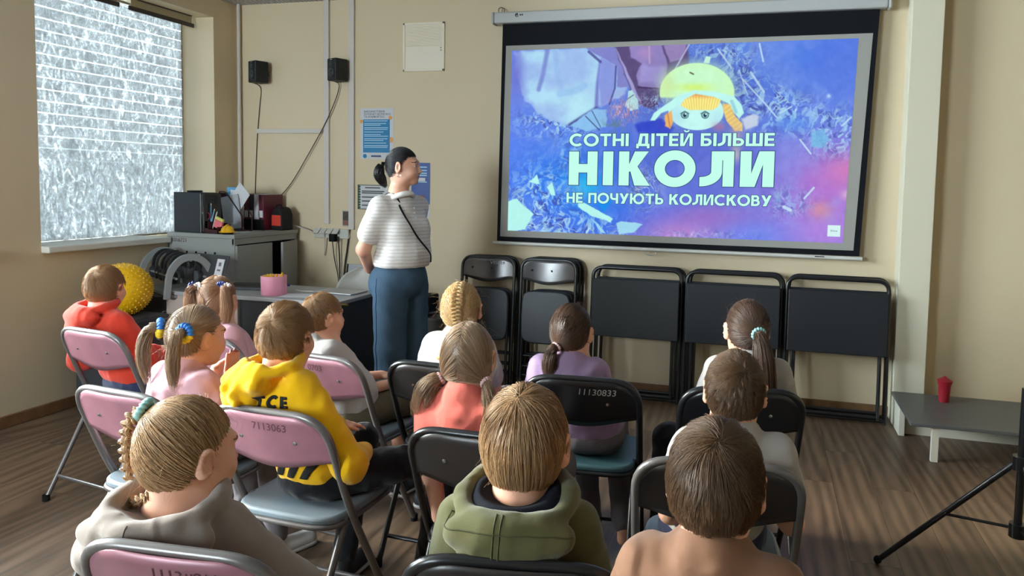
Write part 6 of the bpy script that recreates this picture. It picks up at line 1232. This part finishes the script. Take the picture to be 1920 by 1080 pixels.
P_['H'] = seat_person('H', 'blonde girl with a thick French braid in a white shirt, beside the woman', hd(865, 580, 2.74), 14, 0, 0, 0.94, top=TEE_W, sleeves='short', bottom=('trousers', GRYT), shoes=SHW_, hair=h_H)
def h_I(root, M):
    h = Hair(9); tl, tr = (-0.080, -0.042, -0.058), (0.072, -0.052, -0.060); h.cap(0.052, -0.080, 0.005); h.pulled(2600, tl, pred=lambda p: p[:, 0] < 0.004*np.sin(p[:, 2]*90)); h.pulled(2600, tr, pred=lambda p: p[:, 0] >= 0.004*np.sin(p[:, 2]*90))
    x, y, z = tl; h.tail(620, [tl, (x-0.022, y-0.016, z-0.012), (x-0.048, y-0.030, z-0.05), (x-0.055, y-0.030, z-0.10), (x-0.050, y-0.02, z-0.145)], [0.012, 0.030, 0.044, 0.042, 0.018], wave=0.008, frizz=0.004); x, y, z = tr; h.tail(520, [tr, (x+0.016, y-0.022, z-0.02), (x+0.026, y-0.040, z-0.065), (x+0.022, y-0.042, z-0.11), (x+0.012, y-0.04, z-0.155)], [0.012, 0.020, 0.028, 0.030, 0.010], wave=0.006, frizz=0.003); h.wisps(140, 0.05, out=0.025); h.build('hair', HASH, root, M)
    for t in (tl, tr): Hair.scrunchie('hair_tie', np.array(t)+np.array((np.sign(t[0])*0.004, -0.004, -0.003)), (np.sign(t[0])*1.0, -0.7, -0.6), 0.0145, 0.0065, TIEP, root, M)
P_['I'] = seat_person('I', 'girl with two low bushy ponytails in a coral red shirt', hd(880, 670, 2.08), 2, 2, -2, 0.95, top=CORAL, sleeves='short', bottom=('trousers', GRYT), shoes=SHW_, hair=h_I, size=1.04, arms={0: dict(elbow=(-0.955, 1.985, 0.635), wrist=(-0.925, 1.985, 0.475), fwd=(0.2, 0.5, -0.35), up=(-0.8, 0, 0.5)), 1: dict(elbow=(-0.61, 2.06, 0.66), wrist=(-0.60, 2.14, 0.49), fwd=(0.0, 0.7, -0.35), up=(0.6, 0, 0.7))})
def h_J(root, M):
    h = Hair(10); t = (-0.022, -0.105, -0.040); h.cap(0.052, -0.080, 0.005); h.pulled(4600, t, loose=0.003, lift=0.010); x, y, z = t; h.tail(620, [t, (x-0.012, y-0.022, z-0.012), (x-0.024, y-0.024, z-0.06), (x-0.024, y-0.02, z-0.10), (x-0.018, y-0.014, z-0.15)], [0.012, 0.022, 0.032, 0.034, 0.012], wave=0.003, frizz=0.0015); h.wisps(80, 0.045); h.build('hair', HDK, root, M)
    Hair.scrunchie('hair_tie', np.array(t)+np.array((-0.003, -0.006, -0.003)), (-0.4, -0.8, -0.5), 0.0155, 0.006, TIEP, root, M)
P_['J'] = seat_person('J', 'girl with a low brown ponytail in a lilac shirt on the numbered black chair', hd(1073, 622, 2.74), -6, 0, 0, 0.95, top=LILAC, sleeves='elbow', bottom=('trousers', GRYT), shoes=None, hair=h_J, tyaw=2, legs={1: dict(knee=(-0.60, 3.05, 0.51), ankle=(-0.50, 2.80, 0.12)), 0: dict(knee=(-0.76, 3.05, 0.51), ankle=(-0.64, 2.85, 0.10))})
def h_K(root, M):
    h = Hair(11); t = (0.010, -0.112, 0.012); h.cap(0.052, -0.080, 0.005); h.pulled(4600, t, lift=0.010, loose=0.003); x, y, z = t; h.tail(760, [t, (x+0.006, y-0.030, z-0.012), (x+0.016, y-0.045, z-0.10), (x+0.030, y-0.045, z-0.20), (x+0.042, y-0.04, z-0.30), (x+0.042, y-0.04, z-0.37)], [0.014, 0.028, 0.044, 0.044, 0.034, 0.012], K=16, wave=0.004, frizz=0.0015); h.wisps(100, 0.05); h.build('hair', HDK, root, M)
    Hair.scrunchie('hair_clip', np.array(t)+np.array((0.003, -0.012, 0.0)), (0.1, -1, -0.25), 0.022, 0.0065, MINT, root, M)
P_['K'] = seat_person('K', 'girl with long dark brown ponytail and a mint hair clip, nearest the folded tables', hd(1400, 618, 2.80), 16, 2, 0, 0.96, top=TEE_W, sleeves='short', bottom=('trousers', BLKT), shoes=SHB, hair=h_K, tyaw=10, legs={0: dict(knee=(-0.338, 2.834, 0.500), ankle=(-0.358, 2.854, 0.075))})
def h_A(root, M):
    h = Hair(12); t = (-0.062, -0.070, 0.092); h.cap(0.052, -0.080, 0.005); h.pulled(6500, t, lift=0.008, loose=0.004, r0=0.0007)
    h.braid([t, (-0.085, -0.090, 0.075), (-0.100, -0.092, 0.03), (-0.108, -0.085, -0.02), (-0.112, -0.075, -0.07), (-0.108, -0.07, -0.10)], [0.016, 0.022, 0.024, 0.023, 0.018, 0.012], 110, 4.0, 60, 0.0009)
    h.braid([(0.004, -0.086, -0.072), (-0.045, -0.094, -0.098), (-0.090, -0.080, -0.100), (-0.125, -0.06, -0.098)], [0.012, 0.015, 0.014, 0.010], 60, 3.5, 40, 0.0008)
    h.tail(260, [(-0.108, -0.07, -0.10), (-0.11, -0.075, -0.14), (-0.105, -0.07, -0.19)], [0.008, 0.014, 0.008]); h.wisps(220, 0.05, out=0.03); h.build('hair', HDB, root, M)
    Hair.scrunchie('hair_tie', np.array(t)+np.array((-0.004, -0.004, 0.004)), (-0.6, -0.5, 0.4), 0.017, 0.009, MINT, root, M); Hair.scrunchie('braid_tie', (-0.088, -0.081, -0.100), (-1, 0.2, 0.05), 0.011, 0.0055, MINT, root, M)
P_['A'] = seat_person('A', 'girl with a side braid in a warm grey hoodie at the bottom left', hd(358, 848, 1.30), -20, -4, 0, 1.0, top=GREYH, sleeves='hoodie', hood=hoodie_hood(0.03, 0.150, lift=-0.006, R=0.108, r=0.022, back=0.085), bottom=('trousers', NAVT), shoes=SHW_, hair=h_A, tyaw=10, size=1.14, pelvis=(-1.20, 1.35, 0.525), arms={0: dict(elbow=(-1.49, 1.32, 0.61), wrist=(-1.46, 1.44, 0.585), fwd=(0.2, 1, -0.1)), 1: dict(elbow=(-0.97, 1.33, 0.60), wrist=(-1.30, 1.43, 0.58), fwd=(-1, 0.3, -0.1))}, legs={0: dict(knee=(-1.48, 1.60, 0.50), ankle=(-1.48, 1.62, 0.075)), 1: dict(knee=(-1.34, 1.62, 0.50), ankle=(-1.34, 1.64, 0.075))})
# child in red at the edge, behind the girl with the scrunchies
SEATS['R'] = (-2.93, 2.56, R_(-8))
c = make_chair('grey folding chair under the child in the red hoodie', CHR_GREY, BACK_PINK_REFL, SEAT_GREY, None, group='folding chairs of the audience'); c.location = (-2.93, 2.56, 0); c.rotation_euler = (0, 0, R_(-8))
P_['R'] = seat_person('R', 'child in a red hoodie in front of the yellow ball', (-3.07, 2.78, 0.95), 10, 0, 0, 0.93, top=REDH, sleeves='hoodie', hood=hoodie_hood(), bottom=('trousers', NAVT), shoes=SHB, hair=boy_hair(HLB, 15, 4200), h=0.0055, size=1.15)
# ---------------------------------------------------------------- the woman standing by the wall
def woman():
    B = np.array((-2.155, 4.03, 0.0)); a = R_(-106); F = rotz(a); Wd = lambda x, y, z: B+F@np.array((x, y, z), float)
    root = thing('person', 'woman with a black ponytail, white striped shirt and blue jeans', 'person', tuple(B)); off = Matrix.Translation(-root.location)
    H = at_y(757, 313, 4.0); Rh = rotz(R_(-78))@rotx(R_(2)); s = 1.0
    g = SDF(B+(-0.40, -0.40, -0.005), B+(0.40, 0.40, 1.78), 0.0046); W = head_sdf(g, H, Rh, s)
    N = H+Rh@np.array((0, -0.035, -0.150))
    g.chain([W((0, -0.018, -0.055)), N, Wd(0, -0.01, 1.34)], [0.052, 0.054, 0.075], 0.03)
    g.ell(Wd(0, 0, 1.22), (0.14, 0.10, 0.16), F, 0.05); g.cap(Wd(0, 0, 0.90), Wd(0, 0, 1.2), 0.12, 0.10, 0.05); sh = [Wd(-0.158, -0.01, 1.352), Wd(0.158, -0.015, 1.352)]; g.cap(sh[0], sh[1], 0.035, 0.035, 0.05)
    el = [Wd(-0.225, -0.10, 1.10), Wd(0.225, -0.085, 1.085)]; wr = [Wd(-0.06, -0.185, 0.955), Wd(0.075, -0.195, 0.945)]
    for i, x in enumerate((-1, 1)):
        g.chain([sh[i], el[i], wr[i]], [0.048, 0.041, 0.027], 0.02); hand_sdf(g, wr[i], F@np.array((-x*0.9, -0.05, -0.25)), F@np.array((0, -1.0, 0.1)), x, 0.95, 0.5)
    for x in (-1, 1): g.chain([Wd(x*0.09, 0, 0.86), Wd(x*0.095, 0.01, 0.47), Wd(x*0.095, -0.005, 0.09)], [0.085, 0.055, 0.038], 0.03); g.cap(Wd(x*0.095, -0.01, 0.045), Wd(x*0.105, 0.13, 0.03), 0.03, 0.026, 0.02)
    body = g.mesh('body', [SKIN2, LIP, EYEW, IRIS, mat('eyebrow_black', (30, 24, 22), 0.8)], root, head_class(H, Rh, s)); body.matrix_parent_inverse = off
    def cloth(name, mt, lo, hi, fn, amp, f=30, seed=1, hh=0.006):
        q = SDF(lo, hi, hh); fn(q)
        if amp: q.wrinkle(amp, f, seed)
        o = q.mesh(name, mt, root); o.matrix_parent_inverse = off; return o
    sm = bpy.data.materials.new('striped_knit'); sm.use_nodes = True; nt = sm.node_tree; b = nt.nodes['Principled BSDF']; tc = nt.nodes.new('ShaderNodeTexCoord'); mp = nt.nodes.new('ShaderNodeMapping'); mp.inputs['Scale'].default_value = (0.25, 0.25, 1); nt.links.new(tc.outputs['Object'], mp.inputs[0])
    w = nt.nodes.new('ShaderNodeTexWave'); w.bands_direction = 'Z'; w.inputs['Scale'].default_value = 15; w.inputs['Distortion'].default_value = 2.2; w.inputs['Detail'].default_value = 3; w.inputs['Detail Scale'].default_value = 6; nt.links.new(mp.outputs[0], w.inputs[0])
    cr = nt.nodes.new('ShaderNodeValToRGB'); e = cr.color_ramp.elements; e[0].position = 0.12; e[0].color = (*lin((202, 195, 188)), 1); e[1].position = 0.5; e[1].color = (*lin((222, 214, 208)), 1); nt.links.new(w.outputs['Fac'], cr.inputs[0]); nt.links.new(cr.outputs[0], b.inputs['Base Color']); b.inputs['Roughness'].default_value = 0.9; b.inputs['Specular IOR Level'].default_value = 0.15
    bp = nt.nodes.new('ShaderNodeBump'); bp.inputs['Strength'].default_value = 0.35; bp.inputs['Distance'].default_value = 0.003; nt.links.new(w.outputs['Fac'], bp.inputs['Height']); nt.links.new(bp.outputs['Normal'], b.inputs['Normal'])
    def shirt(q):
        q.ell(Wd(0, -0.005, 1.25), (0.180, 0.118, 0.165), F, 0.05); q.ell(Wd(0, 0.030, 1.06), (0.178, 0.150, 0.15), F, 0.06); q.ell(Wd(0, 0.0, 1.0), (0.172, 0.140, 0.12), F, 0.05)
        for x in (-1, 1): q.ell(Wd(x*0.072, 0.078, 1.20), (0.078, 0.062, 0.075), F, 0.07)
        q.cap(sh[0]+(0, 0, -0.012), sh[1]+(0, 0, -0.012), 0.056, 0.056, 0.06); q.cap(N+(0, 0, -0.075), N+(0, 0, -0.045), 0.085, 0.062, 0.05)
        for i in (0, 1): q.cap(sh[i]+(0, 0, -0.012), sh[i]+(el[i]-sh[i])*0.66, 0.064, 0.068, 0.035); d = el[i]-sh[i]
        q.half(Wd(0, 0, 0.975), (0, 0, -1), 0.006)
    st = cloth('shirt', sm, B+(-0.40, -0.40, 0.93), B+(0.40, 0.40, 1.56), shirt, 0.006, 24, 5)
    def collar(q): q.torus(N+F@np.array((0, 0.010, -0.034)), F@rotx(R_(24)), 0.070, 0.012, 0.01, 1.08); q.torus(N+F@np.array((0, 0.012, -0.048)), F@rotx(R_(24)), 0.080, 0.011, 0.01, 1.08)
    cloth('collar', mat('collar_white', (222, 216, 210), 0.9, 0.15), N-(0.16, 0.16, 0.16), N+(0.16, 0.16, 0.08), collar, 0.0, hh=0.005)
    JN = mat('denim_blue', (66, 86, 104), 0.9, 0.15, bump=0.4, bscale=700, var=0.18, vscale=9, fold=0.55, fscale=5.0)
    def jeans(q):
        q.ell(Wd(0, -0.005, 0.905), (0.178, 0.142, 0.115), F, 0.04); q.cap(Wd(0, 0.005, 0.99), Wd(0, 0.0, 0.90), 0.135, 0.15, 0.04)
        for x in (-1, 1): q.ell(Wd(x*0.075, -0.06, 0.86), (0.095, 0.095, 0.10), F, 0.05); q.chain([Wd(x*0.088, 0.0, 0.85), Wd(x*0.098, 0.01, 0.47), Wd(x*0.100, 0.005, 0.045)], [0.108, 0.094, 0.098], 0.02)
        q.half(Wd(0, 0, 0.03), (0, 0, -1), 0.004); q.half(Wd(0, 0, 1.03), (0, 0, 1))
    jn = cloth('jeans', JN, B+(-0.35, -0.35, 0.0), B+(0.35, 0.35, 1.06), jeans, 0.007, 22, 3)
    for x in (-1, 1):
        def shoe(q): q.cap(Wd(x*0.10, -0.045, 0.048), Wd(x*0.115, 0.16, 0.042), 0.044, 0.037, 0.02); q.half(Wd(0, 0, 0.004), (0, 0, -1))
        c = Wd(x*0.105, 0.06, 0.05); o = cloth('shoe', SHW_, c-(0.2, 0.2, 0.055), c+(0.2, 0.2, 0.09), shoe, 0.0, hh=0.005)
        q = SDF(c-(0.2, 0.2, 0.055), c+(0.2, 0.2, 0.09), 0.005); q.cap(Wd(x*0.10, -0.045, 0.030), Wd(x*0.115, 0.16, 0.028), 0.047, 0.041, 0.01); q.half(Wd(0, 0, 0.022), (0, 0, 1), 0.002); q.half(Wd(0, 0, 0.001), (0, 0, -1)); q.mesh('sole', SOLE, o)
    M = np.eye(4); M[:3, :3] = Rh*s; M[:3, 3] = H-B; t = (0.0, -0.104, 0.004); h = Hair(21); h.cap(0.056, -0.060, 0.005); h.pulled(5200, t, front=0.060, lift=0.006); h.tail(620, [t, (0.004, -0.132, 0.010), (0.006, -0.152, -0.03), (0.006, -0.140, -0.08), (0.004, -0.110, -0.125)], [0.012, 0.026, 0.036, 0.036, 0.010], wave=0.003); h.build('hair', HBK, root, M)
    Hair.scrunchie('hair_tie', (0.002, -0.110, 0.006), (0.05, -1, 0.2), 0.015, 0.006, mat('tie_grey', (150, 146, 110), 0.6), root, M)
    er = MB(); p = W((0.080, -0.008, -0.040))-B; er.tube([p+Rh@np.array((0.0, 0.011*math.cos(q), 0.011*math.sin(q)-0.011)) for q in np.linspace(0, 6.28, 18)[:-1]], 0.0014, 6, closed=True); er.build('earring', STEEL, root)
    # strap over the near shoulder and across the chest, laid on the shirt
    out = []
    def on(p, d):
        ok, lo, nn, _ = st.ray_cast(Vector(p), Vector(d))
        if ok: out.append(np.array(lo)+np.array(nn)*0.003-B)
    for y in np.linspace(-0.075, 0.10, 9): on(Wd(0.088, y, 1.62), (0, 0, -1))
    ph = np.interp(np.linspace(0, 1, 26), (0, 0.25, 0.5, 0.75, 1), (56, 36, 16, -12, -48))
    for k, f_ in enumerate(ph):
        z = 1.375-0.375*k/25; on(Wd(0.5*math.sin(R_(f_)), 0.5*math.cos(R_(f_)), z), F@np.array((-math.sin(R_(f_)), -math.cos(R_(f_)), 0)))
    out = np.array(out)
    for _ in range(3): out[1:-1] = 0.5*out[1:-1]+0.25*(out[2:]+out[:-2])
    MB().tube(out, 0.0055, 8).build('bag_strap', RUBBER, root, angle=180)
    # seam and back pocket of the jeans
    sm_ = []
    for k in range(40):
        z = 0.98-0.93*k/39; ok, lo, nn, _ = jn.closest_point_on_mesh(Vector(Wd(0.35, -0.03, z)))
        if ok: sm_.append(np.array(lo)+np.array(nn)*0.001-B)
    MB().tube(sm_, 0.0022, 6).build('side_seam', mat('denim_dark', (46, 70, 100), 0.9), root, angle=180)
    # button band
    for k in range(3):
        ok, lo, nn, _ = st.ray_cast(Vector(Wd(0.0, 0.5, 1.335-0.03*k)), Vector(F@np.array((0, -1.0, 0))))
        if ok: MB().ball(np.array(lo)+np.array(nn)*0.002-B, 0.0055, 10).build('button', mat('button_pale', (200, 206, 216), 0.3), root)
woman()
# ---------------------------------------------------------------- prints on the clothes, laid on the cloth
def decal(d, name, polys, mt, o_xz, depth=-0.4, R=None, div=0.012):
    """polys in metres (x right, z up) seen from behind, thrown forward onto the garment"""
    F = d['F'] if R is None else R; base = d['N']; root = d['root']; bm = bmesh.new()
    for P in polys:
        try: bm.faces.new([bm.verts.new((x, 0, z)) for x, z in P])
        except ValueError: pass
    bmesh.ops.triangulate(bm, faces=bm.faces[:])
    for _ in range(4):
        ee = [e for e in bm.edges if e.calc_length() > div]
        if not ee: break
        bmesh.ops.subdivide_edges(bm, edges=ee, cuts=1); bmesh.ops.triangulate(bm, faces=[f for f in bm.faces if len(f.verts) > 3])
    fw = Vector(F@np.array((0, 1.0, 0))); bad = []
    for v in bm.verts:
        p = base+F@np.array((o_xz[0]+v.co.x, depth, o_xz[1]+v.co.z)); ok, lo, nn, _ = d['top'].ray_cast(Vector(p), fw)
        if ok: v.co = lo+nn*0.0022-root.location
        else: bad.append(v)
    bmesh.ops.delete(bm, geom=bad, context='VERTS'); me = bpy.data.meshes.new(name); bm.to_mesh(me); bm.free(); return mesh_obj(name, me, mt, root, True, angle=180, solid=0.001)
def word_polys(s, H, w=0.26, gap=0.2, ks=1.0):
    out = []; x = 0
    for c in s:
        P, ad = glyph(c, w); out += [[((x+px)*H*ks, py*H) for px, py in q] for q in P]; x += ad+gap
    return out
bpy.context.view_layer.update()
D_ = P_['D']
decal(D_, 'back_lettering', word_polys('ГСЕ', 0.038, 0.27, 0.20, 0.95), PRB, (0.012, -0.105))
decal(D_, 'back_strokes', [[(0, 0), (0.008, 0), (0.002, 0.03), (-0.006, 0.03)], [(0.016, 0), (0.024, 0), (0.020, 0.03), (0.012, 0.03)]], PRB, (-0.135, -0.105))
st_ = []
for k in range(6): x = -0.13+0.046*k; st_.append([(x, 0.0), (x+0.026, 0.0), (x+0.075, 0.075), (x+0.049, 0.075)])
decal(D_, 'back_stripes', st_, PRB, (0.0, -0.345))
decal(P_['H'], 'back_print', [[(0.055*math.cos(a)*r, 0.03*math.sin(a)*r) for r, a in [(1, t) for t in np.linspace(0.2, 2.9, 9)]+[(0.72, t) for t in np.linspace(2.9, 0.2, 9)]], [(-0.03, -0.02), (0.035, -0.02), (0.03, 0.005), (-0.025, 0.005)]], ORP, (0.0, -0.10))
decal(P_['B'], 'orange_print', [[(0.0, 0.0), (0.008, 0.0), (0.016, 0.026), (0.009, 0.026)], [(-0.004, 0.022), (0.016, 0.022), (0.017, 0.028), (-0.004, 0.028)], [(0.022, 0.004), (0.030, 0.0), (0.038, 0.006), (0.038, 0.022), (0.030, 0.028), (0.022, 0.022)]]+[[(-0.024+0.009*k, 0.05+0.006*k), (-0.020+0.009*k, 0.05+0.006*k), (-0.016+0.009*k, 0.066+0.006*k), (-0.020+0.009*k, 0.066+0.006*k)] for k in range(4)], ORP, (0.055, -0.215))
decal(P_['B'], 'dark_print', [[(0.0, 0.0), (0.035, 0.012), (0.07, 0.006), (0.071, 0.011), (0.035, 0.018), (0.0, 0.006)], [(0.03, -0.03), (0.06, -0.012), (0.066, -0.015), (0.034, -0.036)]], PRB, (0.09, -0.155))

def seam(d, name, xz, mt, r=0.0014):
    out = []
    for k in range(len(xz)-1):
        for t in np.linspace(0, 1, 10, endpoint=False):
            x = xz[k][0]*(1-t)+xz[k+1][0]*t; z = xz[k][1]*(1-t)+xz[k+1][1]*t; ok, lo, nn, _ = d['top'].ray_cast(Vector(d['N']+d['F']@np.array((x, -0.4, z))), Vector(d['F']@np.array((0, 1.0, 0))))
            if ok: out.append(np.array(lo)+np.array(nn)*0.0006-np.array(d['root'].location))
    if len(out) > 3: MB().tube(out, r, 6).build(name, mt, d['root'], angle=180)
SEAMO = mat('seam_olive', (70, 70, 42), 0.9); SEAMG = mat('seam_grey', (120, 108, 100), 0.9)
for dx in (-0.006, 0.006): seam(P_['B'], 'hood_seam', [(-0.012+dx, 0.02), (-0.014+dx, -0.02), (-0.016+dx, -0.06), (-0.018+dx, -0.10), (-0.02+dx, -0.135)], SEAMO)
seam(P_['B'], 'hood_seam', [(-0.13, -0.02), (-0.09, -0.012), (-0.04, -0.008), (0.04, -0.008), (0.09, -0.012), (0.13, -0.02)], SEAMO); seam(P_['B'], 'hood_seam', [(-0.10, -0.19), (-0.05, -0.165), (0.0, -0.155), (0.05, -0.155)], SEAMO)
seam(P_['A'], 'hood_seam', [(0.0, 0.01), (0.0, -0.03), (0.0, -0.07), (0.0, -0.11)], SEAMG)
